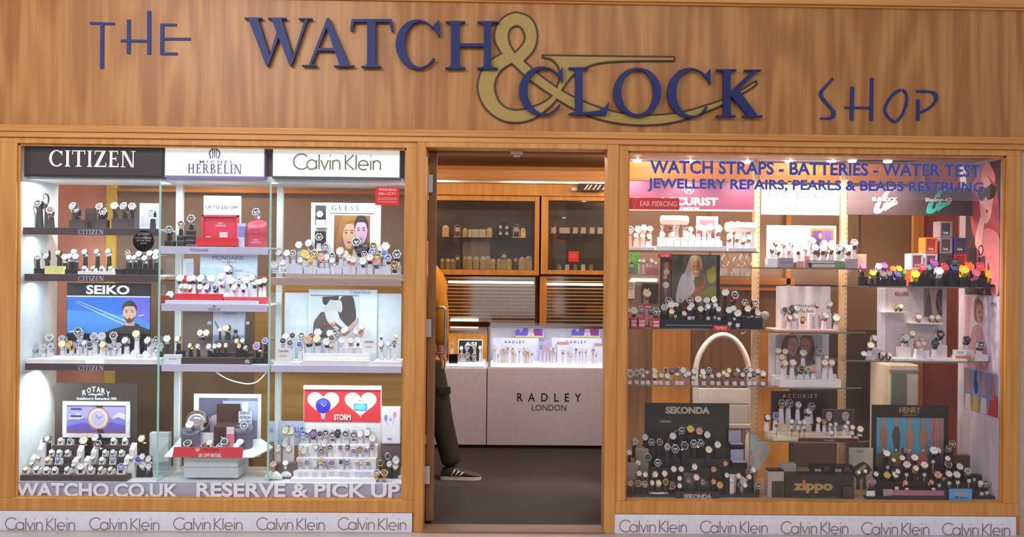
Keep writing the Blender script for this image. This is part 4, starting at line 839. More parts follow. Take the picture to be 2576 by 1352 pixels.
MT, t = tiers('dark stepped display with a small crest on its front', DKD, [(452, 633, 901, .085, .17), (534, 633, 888, .175, .24), (540, 612, 858, .245, .30)], S['b23']); crest(t, 622, 910, 11, 9, .085, WHITE)
for x0, x1, y0, lab in ((637, 660, 902, 'low black block beside the dark stepped display'), (662, 675, 888, 'black block at the glass divider beside the dark stepped display'), (441, 459, 884, 'black block behind the white card on the middle bay shelf')):
    slab('display_block', lab, 'display block', (x0, y0, x1, 918), .12, .17, BLACK, S['b23'])
poster('card', 'white folded card with tiny crest beside the glass divider', (412, 893, 455, 918), .08, mat('card_sky'), S['b23'], texts=[('Herbelin', (425, 902, 444, 905), mat('ink_pale_blue'))], cat='card', thick=.02)
mb = MB(); P = [at(x, y, .25) for x, y in catmull([(540, 933), (556, 945), (580, 957), (610, 965), (630, 966), (648, 960), (664, 945), (672, 933)], 6)]; mb.tube(P, .0035, 8); tag(obj('cable', mb, WHITE), 'white cable sagging under the middle bay shelf', 'cable')
L = [('6a6680', [(0, 0), (.5, 0), (.35, .6), (.0, .9)]), ('b9c2e4', [(.4, .05), (1, .05), (1, .4), (.5, .3)]), ('c9b6c2', smooth([(.2, .35), (.32, .3), (.36, .45), (.38, .6), (.34, .8), (.25, .8), (.2, .6)])), ('7d5a56', [(.26, .48), (.36, .5), (.37, .53), (.26, .52)]), ('5c4a48', [(.15, .7), (.4, .72), (.35, .95), (.1, .95)])]
t = poster('framed_picture', 'white framed dim picture leaning behind the chrome ball', (487, 992, 656, 1150), .31, WHITE, None, [((500, 1002, 647, 1145), '8a86a0', L)], cat='picture')
ZTR = zs(1126, 520, .18)
SF = mat('foam_white', 'eef3f2', .5)
mb = MB(); P = [at(412, 1150, .07), at(636, 1150, .07), at(690, 1108, .25), at(652, 1098, .30), at(470, 1098, .30)]
zt_ = zs(1150, 520, .07); pts = [(at(412, 1150, .07).x, .07), (at(637, 1151, .07).x, .07), (at(688, 1120, .2).x, .2), (at(655, 1110, .32).x, .32), (at(455, 1110, .32).x, .32)]
tilt = lambda y: zt_+(y-.07)*.22
mb.loft([[(x, y, tilt(y)-.005) for x, y in pts], [(x, y, tilt(y)) for x, y in pts]], smooth=False); tag(obj('display_board', mb, SF), 'white sloping display board lying on two stacked white boxes', 'display board')
for y0, y1, lab in ((1153, 1177, 'white flat box on top, carrying the sloping board'), (1177.4, 1203, 'white flat box underneath, on the window floor')):
    a, b, z0, z1 = box_at(462, y0, 585, y1, .1); z0 = max(z0, ZF) if y0 > 1160 else zs(1177, 520, .1)+.001
    tag(obj('flat_box', MB().box(a, b+.03, .1, .3, z0, min(z1, tilt(.1)-.006)), PLB, bevel=.002), lab, 'box')
t = thing('red_banner', (at(520, 1150, .066).x, .066, zt_), 'red banner strip with white lettering fixed to the sloping board edge', 'banner')
a, b = at(433, 1152, .062).x, at(609, 1152, .062).x; a2, b2 = at(438, 1126, .062).x, at(612, 1126, .062).x; z0, z1 = zs(1152, 520, .062), zs(1126, 520, .062)
obj('strip', MB().prism([(a, z0), (b, z0), (b2, z1), (a2, z1)], .062, .066), mat('banner_red', 'e4474f', .5), t)
text(t, '5% OFF RETAIL', 499, 1142, 557, 1151, .062, WHITE, .03, italic=.15); text(t, 'TAG HEUER', 510, 1129, 552, 1136, .062, mat('banner_dark', 'a83a40', .5), .02)
mb = MB(); q = at(497, 1132.5, .062); mb.prism([(q.x+u, q.z+v) for u, v in ((-.012, .009), (.012, .009), (.012, -.002), (0, -.011), (-.012, -.002))], .0608, .062); obj('shield_mark', mb, mat('pink_pale', 'f2c3ca', .5), t)
p = at(498, 1060, .24); R_ = 28/pxm(.24); tag(obj('chrome_ball', MB().lathe([(max(.0002, R_*math.sin(PI*k/20)), -R_*math.cos(PI*k/20)) for k in range(21)], 40, Matrix.Translation((p.x, .24, max(p.z, tilt(.24)+R_)))), CHROME), 'mirror-bright chrome ball on the sloping board', 'ball')
DGR = mat('stand_steel_grey', '77758a', .35, .4)
for x, yt, yb, r, Y, lab in ((481, 1082, 1118, 24, .19, 'grey drum stand with slanted top under the chrome ball'), (614, 1078, 1112, 22.5, .20, 'grey drum stand with slanted top in front of the hand-written tag')):
    p = at(x, yt, Y); R_ = r/pxm(Y); zb = tilt(Y-R_*.5)
    rings = [[(p.x+R_*math.cos(2*PI*q/28), Y+R_*.8*math.sin(2*PI*q/28), (tilt(Y+R_*.8*math.sin(2*PI*q/28)) if k == 0 else p.z+R_*.42*math.sin(2*PI*q/28))) for q in range(28)] for k in range(2)]
    tag(obj('drum_stand', MB().loft(rings, smooth=False), DGR), lab, 'display stand')
t = thing('watch_box', (at(573, 1090, .24).x, .24, tilt(.24)), 'open dark watch box with raised lid on the sloping board', 'box')
a, b, z0, z1 = box_at(545, 1017, 603, 1078, .27); obj('lid', MB().box(a, b, .27, .285, tilt(.27), z1), mat('box_umber', '4a322c', .4), t, .001); a, b, z0, z1 = box_at(538, 1074, 602, 1096, .2); obj('base', MB().loft([[(a, .2, tilt(.2)), (b, .2, tilt(.2)), (b, .269, tilt(.269)), (a, .269, tilt(.269))], [(a, .2, z1-.004), (b, .2, z1-.004), (b, .269, z1+.012), (a, .269, z1+.012)]], smooth=False), mat('box_umber'), t)
poster('price_card', 'pink edged white card leaning against the open dark watch box', (569, 1075, 590, 1096), .17, mat('pink_edge', 'ef8fa0', .5), tilt(.17), [((571, 1077, 588, 1093), 'f6ecf0', [])], cat='card', thick=.002)
t = poster('tag_card', 'bottle-shaped hand-written paper tag in front of the white framed picture', (600, 1036, 633, 1078), .262, mat('tag_paper', 'd8e4ee', .5), tilt(.262), [], [('SEIKO', (603, 1036, 629, 1043), mat('ink_grey_blue'), 0.), ('ASTRON', (602, 1047, 630, 1054), mat('ink_grey_blue'), 0.), ('£1250', (607, 1058, 630, 1063), mat('ink_grey_blue'), 0.)], [('neck', (609, 1013, 624, 1036), 0, .004, mat('tag_paper'))], cat='tag', thick=.004)
poster('paper_card', 'small white paper on the sloping board behind the silver watches', (504, 1089, 537, 1112), .22, WHITE, tilt(.22), cat='card', thick=.002)
# ---- bay next to the door
L = face(.42, .40, .36, .50, 'd0a080', '96692f', 'a84a48', True)+[('96692f', smooth([(.12, 1, 1), (.05, .6), (.2, .15), (.4, .02), (.56, .12), (.36, .16), (.24, .4), (.26, .7), (.34, 1, 1)])), ('8a5f40', smooth([(.1, 1, 1), (.12, .6), (.25, .5), (.3, .8), (.42, 1, 1)]))]+face(.76, .34, .34, .46, 'c9a3c0', '2e2422', '9a6a78')+[('241f24', smooth([(.62, 1, 1), (.7, .72), (.84, .66), (1, .58, 1), (1, 1, 1)])), ('d6a98a', smooth([(.5, .98), (.54, .76), (.6, .68), (.66, .72), (.64, .86), (.6, 1)]))]
t = poster('display_board', 'white display board with two watch niches and a colour photo of a couple', (782, 511, 957, 701), .29, WHITEG, S['b31'], [((840, 542, 930, 660), '8a5630', L)], [], [('grey_line', (831, 536, 940, 538.5), -.002, 0, mat('line_grey', '5a5e6c', .5)), ('niche', (793, 517, 820, 567), -.003, 0, mat('niche_dark', '3d3634', .5)), ('niche', (792, 582, 820, 628), -.003, 0, mat('niche_dark')), ('niche_shelf', (791, 568, 821, 573), -.03, 0, WHITE), ('niche_shelf', (791, 628, 821, 632), -.03, 0, WHITE)], cat='display board', thick=.02)
serif_word(t, 'GUESS', 835, 518, 903, 529, .29, mat('teal_grey_ink', '24434c', .5), .20, .10, .45)
obj('niche_block', pb(795, 553, 817, 567, .265, .287), WHITE, t)
t = poster('warning_sign', 'bright red warning notice with white lettering fixed on the window glass', (944, 470, 1004, 517), .03, mat('warning_red', 'e02c28', .4), None, [], [('WARNING', (952, 474, 997, 481), mat('pale_pink_ink', 'f4b8b4', .5), .03), ('24hr CCTV', (952, 484, 997, 491), mat('pale_pink_ink'), .03)], cat='sign', thick=.003)
for y in (498, 502, 508): obj('small_print', pb(950, y, 999, y+1.2, .0295, .03), mat('pale_pink_ink'), t)
slab('display_tray', 'long beige-fronted tray under the rows of gold and steel watches', 'tray', (716, 690, 1010, 701), .08, .26, mat('tray_beige', 'b7a69e', .4), S['b31'])
ZG = max(v[2] for v in pbz(716, 690, 1010, S['b31'], .08, .26).v)
for i, (x0, x1, y0) in enumerate(((725, 762, 664), (764, 795, 672), (797, 830, 676), (832, 860, 668), (862, 895, 672), (897, 940, 662), (942, 975, 670), (977, 1006, 668))):
    slab('display_block', 'white display block under the couple photo, %s from the glass divider' % ORD[i+1], 'display block', (x0, y0, x1, 690), .15, .2, mat('block_lilac', 'dcdff4', .4), ZG, 'white blocks under the couple photo')
L = [('46403e', smooth([(.24, .02, 1), (.25, .18), (.34, .22), (.44, .12), (.57, .10), (.58, 0, 1)])), ('c9c2c0', smooth([(.40, .10), (.5, .12), (.54, .24), (.5, .36), (.4, .35), (.3, .42), (.26, .3), (.34, .2)])), ('5c5452', smooth([(.05, 1, 1), (.06, .66), (.14, .5), (.24, .38), (.36, .48), (.5, .62), (.7, .84), (.5, 1, 1)])), ('4a4240', smooth([(.56, .3), (.6, .1), (.68, .0), (.86, 0), (.92, .2), (.95, .5), (.9, .7), (.8, .75), (.66, .6), (.6, .5)])), ('cfc8c6', smooth([(.55, .3), (.6, .12), (.64, .14), (.66, .3), (.62, .4)])), ('b9a09a', smooth([(.5, .86), (.66, .84), (.82, .7), (.98, .52), (1, .6), (.9, .78), (.7, .96), (.55, 1)])), ('d0c9c8', smooth([(.3, .42), (.42, .5), (.54, .72), (.6, .8), (.5, .78), (.36, .62)]))]
slab('back_board', 'plain pale back board spanning the shelf behind the embrace photo', 'board', (716, 738, 1010, 908), .335, .342, mat('back_pale', 'd6e0ea', .5), S['b32'])
t = poster('poster', 'pale board with black-and-white photo of a couple embracing', (776, 729, 948, 900), .32, mat('board_ice2', 'dae3ec', .5), S['b32'], [((782, 745, 902, 850), 'ccd2da', L)], [('Life in blue', (809, 811, 846, 821), mat('ink_orange', 'b8604a', .5), 0., -.007)], [('photo_line', (780, 743, 904, 745), -.002, 0, mat('line_grey'))])
ck_text(t, 881, 731, 932, 740, .32, mat('ink_slate'), .09)
t3, _ = tiers('white stepped stand under the embrace photo', WHITEG, [(760, 928, 908, .075, .12), (764, 928, 891, .125, .18), (855, 930, 876, .185, .24)], S['b32'])
slab('display_tray', 'low white tray by the glass divider under the embrace photo', 'tray', (688, 912, 757, 921), .08, .26, WHITE, S['b32']); slab('display_tray', 'low white tray at the door side under the embrace photo', 'tray', (937, 911, 1008, 921), .08, .26, WHITE, S['b32'])
for x0, y0, x1, Y, lab in ((695, 877, 731, .09, 'white price card standing near the glass divider'), (911, 854, 945, .15, 'white price card standing on the white steps')):
    t = poster('price_card', lab, (x0, y0, x1, 912), Y, WHITE, S['b32'] if x0 < 800 else t3[1], [], [('automatic', (x0+8, y0+18, x1-10, y0+20.5), GREY)], cat='card', thick=.004); ck_text(t, x0+6, y0+4, x1-6, y0+9, Y, mat('ink_slate'), .1)
def heart(cx, cy, w, h):
    return [(cx+w*.5*(16*math.sin(a)**3)/16, cy-h*(13*math.cos(a)-5*math.cos(2*a)-2*math.cos(3*a)-math.cos(4*a))/30.5) for a in [2*PI*i/40 for i in range(40)]]
L = [('f4eef0', heart(.25, .40, .42, .84)), ('f4eef0', heart(.74, .40, .42, .84)), ('4a3ad0', ell(.25, .5, .10, .24)), ('3a30b4', ell(.25, .6, .085, .14)), ('5a70e8', ell(.25, .38, .06, .09)), ('d8d4f4', [(.25, .52), (.22, .44), (.225, .43), (.255, .5)]), ('d8d4f4', [(.25, .52), (.29, .44), (.293, .46), (.255, .54)]), ('b9c4d2', [(.22, .75), (.28, .75), (.27, .92), (.23, .92)]), ('c9d2dc', [(.23, .2), (.27, .2), (.28, .26), (.22, .26)]),
     ('3f9fd6', smooth([(.655, .44), (.67, .42), (.81, .42), (.825, .44), (.825, .62), (.81, .64), (.67, .64), (.655, .62)])), ('6fd4ea', smooth([(.68, .45), (.80, .45), (.80, .6), (.68, .6)])), ('e8f6fa', [(.74, .54), (.715, .48), (.72, .475), (.745, .53)]), ('e8f6fa', [(.74, .54), (.765, .48), (.77, .49), (.745, .56)]), ('c9d2dc', [(.7, .3), (.77, .3), (.77, .33), (.7, .33)]), ('8f9aa8', [(.71, .76), (.77, .76), (.77, .78), (.71, .78)])]
t = poster('display_board', 'white display board topped by a red panel with two white hearts', (763, 971, 959, 1216), .30, WHITEG, ZF, [((765, 982, 957, 1062), 'e0383f', L)], [('STORM', (840, 1043, 882, 1058), WHITE, .03, -.0075)], [('top_bar', (763, 971, 959, 981), -.02, 0, WHITEG)], cat='display board', thick=.012)
st, _ = tiers('white stepped stand holding rows of coloured watches under the heart panel', WHITEG, [(730, 946, 1206, .075, .13), (738, 946, 1186, .135, .185), (745, 946, 1154, .19, .24), (750, 950, 1120, .245, .295)], ZF)
slab('dark_block', 'dark block under white watches beside the heart display', 'display block', (692, 1166, 742, 1203), .14, .2, mat('block_taupe', '6d605c', .4), ZF); slab('dark_block', 'dark panel standing behind silver watches at the door side of the heart display', 'display block', (957, 1112, 1008, 1190), .24, .28, mat('block_taupe'), ZF)
L = [('7f9fd0', ell(.2, .3, .1, .09)), ('e59ab4', ell(.72, .2, .1, .08)), ('a9aac0', [(.2, .38), (.36, .52), (.34, .53), (.18, .4)]), ('a9aac0', [(.72, .26), (.6, .5), (.58, .49), (.7, .26)]), ('9a94a8', ell(.47, .34, .05, .04)), ('8f9ad0', [(.3, .87), (.55, .87), (.55, .93), (.3, .93)])]
poster('leaflet', 'white leaflet with small blue and pink flowers leaning at the door side', (960, 1023, 1007, 1117), .22, WHITE, zs(1117, 985, .22), [((962, 1026, 1005, 1114), 'f1eef6', L)], cat='leaflet', thick=.003)
poster('banner_card', 'silver-blue card with bold blue lettering behind the white watches', (699, 1060, 764, 1122), .28, mat('card_silver', 'b9c6de', .3), None, [], [('BLUE', (735, 1075, 764, 1089), mat('ink_blue', '5a6ab8', .5), .04), ('US', (742, 1092, 758, 1100), mat('ink_slate'), .02)], cat='card', thick=.003)
poster('banner_card', 'narrow pale card with blue lettering pressed against the glass divider', (674, 1061, 693, 1112), .2, mat('card_silver2', 'c3d2e4', .4), None, [], [('CSAJ', (675, 1078, 687, 1090), mat('ink_blue'), .02)], cat='card', thick=.003)
for x0, lab, bc in ((668, 'white pillow carrying a watch with red strap on the window floor', 0), (702, 'white pillow carrying a white watch on the window floor', 1)):
    cx = at(x0+20, 1205, .12+.04*bc); w_ = .048; rings = []
    for k in range(9):
        f = k/8; s_ = .45+.55*math.sin(PI*f) if 0 < k < 8 else .3
        flare = 1 if 0 < k < 8 else 1.5
        rings.append([(cx.x-w_+2*w_*f, cx.y+.028*s_*flare*math.cos(2*PI*q/12), ZF+.028*s_*flare+.028*s_*flare*math.sin(2*PI*q/12)*.9) for q in range(12)])
    tag(obj('pillow', MB().loft(rings), mat('pillow_white', 'f1f1ee', .6)), lab, 'pillow')

# ================================================================ RIGHT WINDOW
ZF2 = Z_SIL2+.004; YB2 = .42
BEIGE = mat('floor_beige', 'b99a78', .5)
struct('trim_20', MB().box(BL-.02, BR+.02, .046, YB2+.1, Z_SIL2-.03, ZF2), BEIGE)
struct('wall_window_east', MB().box(BR-.003, BR+.03, .046, .47, Z_SIL2-.02, Z_WT2+.01), mat('side_lilac', 'cfc6dc', .6))
struct('wall_window_inner_east', MB().box(BL-.03, BL+.003, .046, .16, Z_SIL2-.02, Z_WT2+.01), W_V)
struct('trim_21', MB().box(BL, BR, .12, .44, Z_WT2+.0, Z_WT2+.03), mat('soffit_tan', 'a08060', .6))
CREAM = mat('upright_cream', 'e2b98c', .45); SLOT = mat('slot_dark', '3a2a1c', .6)
for x0, x1, lab in ((1896, 1912, 'slotted cream upright between the plum sign and the white sign'), (2116, 2133, 'slotted cream upright between the white sign and the dark sign'), (2457, 2472, 'slotted upright beside the terracotta panel')):
    t = thing('shelf_upright', (at(x0, 800, .385).x, .385, ZF2), lab, 'upright'); a, b, _, z1 = box_at(x0, 392, x1, 1200, .385)
    a, b = at(x0-3, 800, .385).x, at(x1-3, 800, .385).x
    obj('post', MB().box(a, b, .385, .41, ZF2, z1), CREAM, t); mb = MB(); z = ZF2+.05; k = 0
    while z < z1-.05 and k < 95: mb.box(b-.008, b-.005, .384, .3855, z, z+.012); z += .03; k += 1
    obj('slots', mb, SLOT, t)
# ceiling strip and spots
HAL = mat('halogen', 'fff2da', .5, 0, 14)
for x0, x1, lab in ((1582, 1898, 'white ceiling strip with spot lamps above the plum sign'), (1913, 2118, 'white ceiling strip above the white sign'), (2135, 2310, 'white ceiling strip above the dark sign')):
    t = thing('light_strip', (at(x0, 398, .25).x, .25, Z_WT2-.03), lab, 'light'); a, b, z0, z1 = box_at(x0, 394, x1, 403, .25)
    obj('housing', MB().box(a, b, .25, .31, z0, Z_WT2), WHITEG, t)
    for x in ((1605, 1738, 1882) if x0 < 1600 else (1990, 2098) if x0 < 2000 else (2150, 2240)):
        p = at(x, 399, .24); obj('spot_lamp', MB().lathe([(.02, 0), (.026, .012), (.026, .02), (.0001, .02)], 20, Matrix.Translation((p.x, .275, z0-.012))), HAL, t)
        l = bpy.data.lights.new('spot_light', 'SPOT'); l.energy = 34 if x < 2120 else 20; l.spot_size = 2.3; l.spot_blend = .8; l.color = (1, .80, .66); l.shadow_soft_size = .02
        o = bpy.data.objects.new('spot_light', l); o.location = (p.x, .20, z0-.02); o.rotation_euler = (math.radians(4), 0, 0); COL.objects.link(o)
# signs hung inside
PLUM = mat('sign_plum', '54203a', .5); PLUME = mat('plum_edge', 'f0b0a0', .4)
t = poster('hanging_sign', 'plum hanging sign with pale bold capitals and a round monogram', (1560, 457, 1896, 527), .33, PLUM, None, [], [('ACCURIST', (1655, 497, 1806, 517), WHITE, .035), ('LONDON', (1706, 521, 1758, 528), WHITE, .03)], [('lower_rim', (1560, 527, 1896, 531), -.003, .01, PLUME)], cat='sign')
q = at(1733, 477, .329); M = Matrix.Translation((q.x, .3295, q.z)) @ Matrix.Rotation(PI/2, 4, 'X'); mb = MB().lathe([(.030, 0), (.030, .0014), (.025, .0014), (.025, 0)], 30, M, cap=False)
mb.ribbon([(q.x-.013, q.z-.017), (q.x, q.z+.016), (q.x+.013, q.z-.017)], .006, .328, .3295); mb.ribbon([(q.x-.008, q.z-.006), (q.x+.008, q.z-.006)], .004, .328, .3295); obj('monogram', mb, mat('ink_peach', 'f6b49a', .5), t)
poster('hanging_sign', 'white hanging sign with thin spaced grey capitals', (1916, 466, 2112, 541), .33, WHITEG, None, [], [('T E D   B A K E R', (1927, 482, 2098, 500), mat('ink_mauve', '4a3c4a', .5), -.015), ('L O N D O N', (1972, 517, 2050, 524), mat('ink_mauve'), -.01)], cat='sign')
t = poster('hanging_sign', 'dark hanging sign with pink and teal swooping letter marks', (2132, 471, 2456, 542), .33, mat('sign_dark', '55474a', .35), None, cat='sign')
R2 = lambda P: [(lambda v: (v.x, v.z))(at(2040+x/3.558, 340+y/3.558, .33)) for x, y in P]
up = [(1105, 556), (1130, 520), (1165, 490), (1215, 478), (1222, 500), (1195, 498), (1165, 525), (1150, 556)]
lo = [(1062, 603), (1040, 648), (1034, 692), (1062, 706), (1105, 692), (1142, 660), (1132, 686), (1180, 652), (1254, 608), (1135, 605), (1112, 650), (1092, 662), (1084, 645), (1100, 605)]
for dx, m_, nm in ((0, mat('teal_mark', '4fe0c8', .4), 'teal_mark'), (-472, mat('pink_mark', 'f2a0a0', .4), 'pink_mark')):
    mb = MB()
    for P in (up, lo): mb.prism(R2([(x+dx, y) for x, y in smooth([p for p in P], 4)]), .3285, .33)
    obj(nm, mb, m_, t)
text(t, 'Baby-G', 2328, 498, 2394, 511, .328, WHITE, .045); text(t, 'G-SHOCK', 2193, 497, 2258, 508, .328, WHITE, .05)
t = poster('ear_sign', 'red sign with pale lettering stuck on the lower edge of the lettered glass', (1578, 498, 1709, 528), .033, mat('ear_red', 'd8383c', .4), None, [], [('EAR PIERCING', (1610, 506, 1703, 520), mat('pale_pink_ink'), .015)], cat='sign', thick=.002)
q = at(1596, 513, .032); obj('line_drawing', MB().ribbon([(q.x+u, q.z+v) for u, v in ((-.016, -.026), (-.004, -.022), (-.004, -.006), (-.012, .006), (-.008, .02), (.002, .026), (.012, .016), (.01, .0), (.002, -.008), (.004, -.022), (.016, -.026))], .0025, .0322, .033), mat('ear_pink', 'e87878', .5), t)
# posters on the side wall
def side_picture(label, z0p, z1p, bgc, layers, ya=.40, yb=.055, texts=()):
    X = BR-.004; z1, z0 = zs(z0p, 2526, .06), zs(z1p, 2522, .06); mb = MB(); mats = [flat(bgc)]; idx = {bgc: 0}
    mb.box(X-.001, X, yb, ya, z0, z1); k = 0
    for col, poly in layers:
        if col not in idx: idx[col] = len(mats); mats.append(flat(col))
        k += 1; x = X-.001-.00025*k; pts = [(x, ya-(ya-yb)*min(1, max(0, u)), z1-(z1-z0)*min(1, max(0, v))) for u, v in poly]
        ar = sum(pts[i][1]*pts[(i+1) % len(pts)][2]-pts[(i+1) % len(pts)][1]*pts[i][2] for i in range(len(pts)))
        mb.quad(pts if ar < 0 else pts[::-1], idx[col])
    return tag(obj('side_poster', mb, mats), label, 'poster')
PK, PKD, PKL = 'f0909a', 'c05a64', 'fbc0c4'
L = [(PKD, smooth([(.2, .5), (.15, .25), (.35, .05), (.55, .0), (.8, .08), (.95, .3), (.98, .55), (.7, .5), (.45, .6)])), (PK, smooth([(.4, .95, 1), (.35, .7), (.4, .55), (.6, .5), (.85, .52), (1, .6), (1, .95), (.8, 1.0), (.7, .75), (.6, 1.0, 1)])), (PKL, smooth([(.42, .2), (.45, .38), (.6, .46), (.75, .4), (.8, .22), (.6, .1)])), ('f6a6a0', smooth([(.45, .2), (.5, .04), (.65, .0), (.85, .1), (.82, .16), (.65, .1), (.55, .14)])), ('2a1c22', smooth([(.36, .20), (.5, .17), (.6, .19), (.75, .17), (.9, .2), (.85, .265), (.68, .285), (.6, .26), (.5, .285), (.4, .26)])), ('b02838', ell(.6, .37, .07, .016)), (PKL, smooth([(.3, .6), (.4, .45), (.55, .36), (.62, .38), (.55, .5), (.5, .62), (.42, .66)])), ('3c2c30', ell(.48, .66, .07, .04, 14)), (PKL, ell(.48, .66, .05, .03, 14)), ('55444a', [(.4, .72), (.6, .7), (.62, .95), (.5, 1), (.42, .9)])]
side_picture('dark side-wall poster of a blonde person in a black lace eye mask', 402, 745, '4a3a3e', L)
L = [('d8b4c4', [(0, 0), (.2, 0), (.1, .9), (0, 1)]), ('8f6a5c', smooth([(.3, .05), (.42, .02), (.55, .1), (.55, .3), (.45, .35), (.3, .3)])), ('d8a494', smooth([(.38, .1), (.5, .1), (.56, .22), (.5, .34), (.4, .34), (.36, .22)])), ('cf9fae', smooth([(.1, 1, 1), (.12, .7), (.25, .45), (.4, .38), (.55, .45), (.68, .7), (.75, 1, 1)])), ('5a3a38', ell(.46, .2, .03, .012)), ('a85a58', ell(.5, .28, .04, .01)), ('a89fc0', ell(.85, .08, .08, .03, 12))]
side_picture('pale side-wall poster of a person in a pink shirt', 752, 940, 'dcd2ec', L)
L = []
for i, (sk, sl) in enumerate((('c98f7a', 'd8d2cc'), ('2c3f78', 'c9a848'), ('c98f84', 'd8cfd4'), ('b86a5c', 'c8383c'))):
    u = .12+i*.24; L += [(sk, smooth([(u-.03, .0), (u-.05, .25), (u-.06, .4), (u-.02, .55), (u+.05, .55), (u+.07, .35), (u+.03, .2), (u+.03, 0)])), (sl, [(u-.06, .62), (u+.08, .62), (u+.1, 1), (u-.1, 1)])]
L += [('c03038', [(.9, .5), (1, .5), (1, 1), (.88, 1)])]
side_picture('blue side-wall poster of hanging hands with coloured sleeves', 944, 1052, '7f8fd0', L)
# glass shelves with bowed fronts
EDGED = mat('shelf_edge', '7f7a62', .2, 0, 0, .6)
def gshelf(key, label, x0, x1, py, back=.40, bow=.05):
    p, q = at(x0, py, .12), at(x1, py, .12); z = (at((x0+x1)/2, py, .08).z)+.004; S[key] = z; n = 16
    fr = [(p.x+(q.x-p.x)*i/n, .14-bow*math.sin(PI*i/n)) for i in range(n+1)]
    t = thing('glass_shelf', ((p.x+q.x)/2, .25, z), label, 'shelf')
    pl = fr+[(q.x, back), (p.x, back)]
    obj('glass_sheet', MB().loft([[(x, y, z-.008) for x, y in pl], [(x, y, z) for x, y in pl]], smooth=False), SHELFG, t)
    mb = MB(); 
    for (xa, ya), (xb, yb) in zip(fr, fr[1:]): mb.quad([(xa, ya-.0008, z-.008), (xb, yb-.0008, z-.008), (xb, yb-.0008, z), (xa, ya-.0008, z)])
    obj('polished_edge', mb, EDGED, t)
    mb = MB()
    for X in (p.x+.03, q.x-.03): mb.loft([[(X-.004, back-.16, z-.012), (X+.004, back-.16, z-.012), (X+.004, back, z-.012), (X-.004, back, z-.012)], [(X-.004, back-.02, z-.05), (X+.004, back-.02, z-.05), (X+.004, back, z-.05), (X-.004, back, z-.05)]][::-1], smooth=False)
    obj('bracket', mb, CLEAR, t)
gshelf('r11', 'top bowed glass shelf in the bay beside the doorway, under the plum sign', 1560, 1912, 633); gshelf('r12', 'bowed glass shelf carrying the red cartons and black display base', 1560, 1915, 829); gshelf('r13', 'bowed glass shelf above the white tubular chair seat', 1560, 1928, 973)
gshelf('r21', 'bowed glass shelf under the bright white display board', 1888, 2182, 676); gshelf('r22', 'bowed glass shelf under the white board with slim watches', 1925, 2182, 838); gshelf('r23', 'bowed glass shelf under the two-women photo board', 1910, 2172, 979); gshelf('r24', 'lowest bowed glass shelf, under the dark maroon board', 1908, 2192, 1115)
gshelf('r31', 'bowed glass shelf carrying the rainbow of rubber watches', 2122, 2500, 723); gshelf('r32', 'bowed glass shelf carrying pale pink display and rose gold watches', 2122, 2494, 912)
PINKW = mat('pinkish_white', 'ece2e6', .4)
def block(lab, x0, y0, x1, Y, d, m, zb, name='display_block', grp=None, cat='display block'):
    return slab(name, lab, cat, (x0, y0, x1, 0), Y, Y+d, m, zb, grp)
# ---- bay beside the doorway, top shelf
z = S['r11']
block('long low white tray in the middle of the top glass shelf under the plum sign', 1650, 620, 1828, .10, .16, WHITEG, z, 'display_tray', None, 'tray'); ZT1 = max(v[2] for v in pbz(1650, 620, 1828, z, .1, .26).v)
block('short white tray at the doorway end of the top glass shelf', 1576, 622, 1647, .10, .14, PINKW, z, 'display_tray', None, 'tray'); block('low cream tray at the upright end of the top glass shelf', 1832, 624, 1903, .11, .14, PINKW, z, 'display_tray', None, 'tray'); ZT0 = max(v[2] for v in pbz(1832, 624, 1903, z, .11, .25).v)
for i, (x0, x1, y0) in enumerate(((1656, 1674, 597), (1677, 1694, 598), (1696, 1712, 598), (1716, 1730, 598), (1732, 1747, 600), (1748, 1764, 597), (1765, 1781, 606), (1783, 1798, 600), (1800, 1817, 606))):
    block('bright white cube on the long tray under the plum sign, %s from the doorway' % ORD[i+1], x0, y0, x1, .15, .03, WHITEG, ZT1, 'display_block', 'white cubes under the plum sign')
for x0, x1, y0, y1, zb, lab in ((1661, 1732, 543, 566, ZT1, 'white padded roll on a post above the white cubes'), (1824, 1902, 560, 584, ZT0, 'white padded roll on a post near the upright')):
    a, b, q0, q1 = box_at(x0, y0, x1, y1, .24); r_ = (q1-q0)/2; t = thing('watch_roll', ((a+b)/2, .24, zb), lab, 'watch roll')
    obj('roll', MB().lathe([(.0005, 0), (r_*.8, .002), (r_, .008), (r_, b-a-.008), (r_*.8, b-a-.002), (.0005, b-a)], 28, Matrix.Translation((a, .24, (q0+q1)/2)) @ Matrix.Rotation(PI/2, 4, 'Y')), mat('roll_white', 'f4eee8', .5), t); obj('post', MB().box((a+b)/2-.008, (a+b)/2+.008, .235, .245, zb, q0+.01), WHITE, t)
poster('framed_picture', 'small white framed mauve photo behind the white cubes', (1752, 545, 1806, 620), .30, WHITE, ZT1 if False else z, [((1759, 553, 1798, 612), '8d6f84', [('6a4f66', [(0, .5), (1, .4), (1, 1), (0, 1)])])], cat='picture')
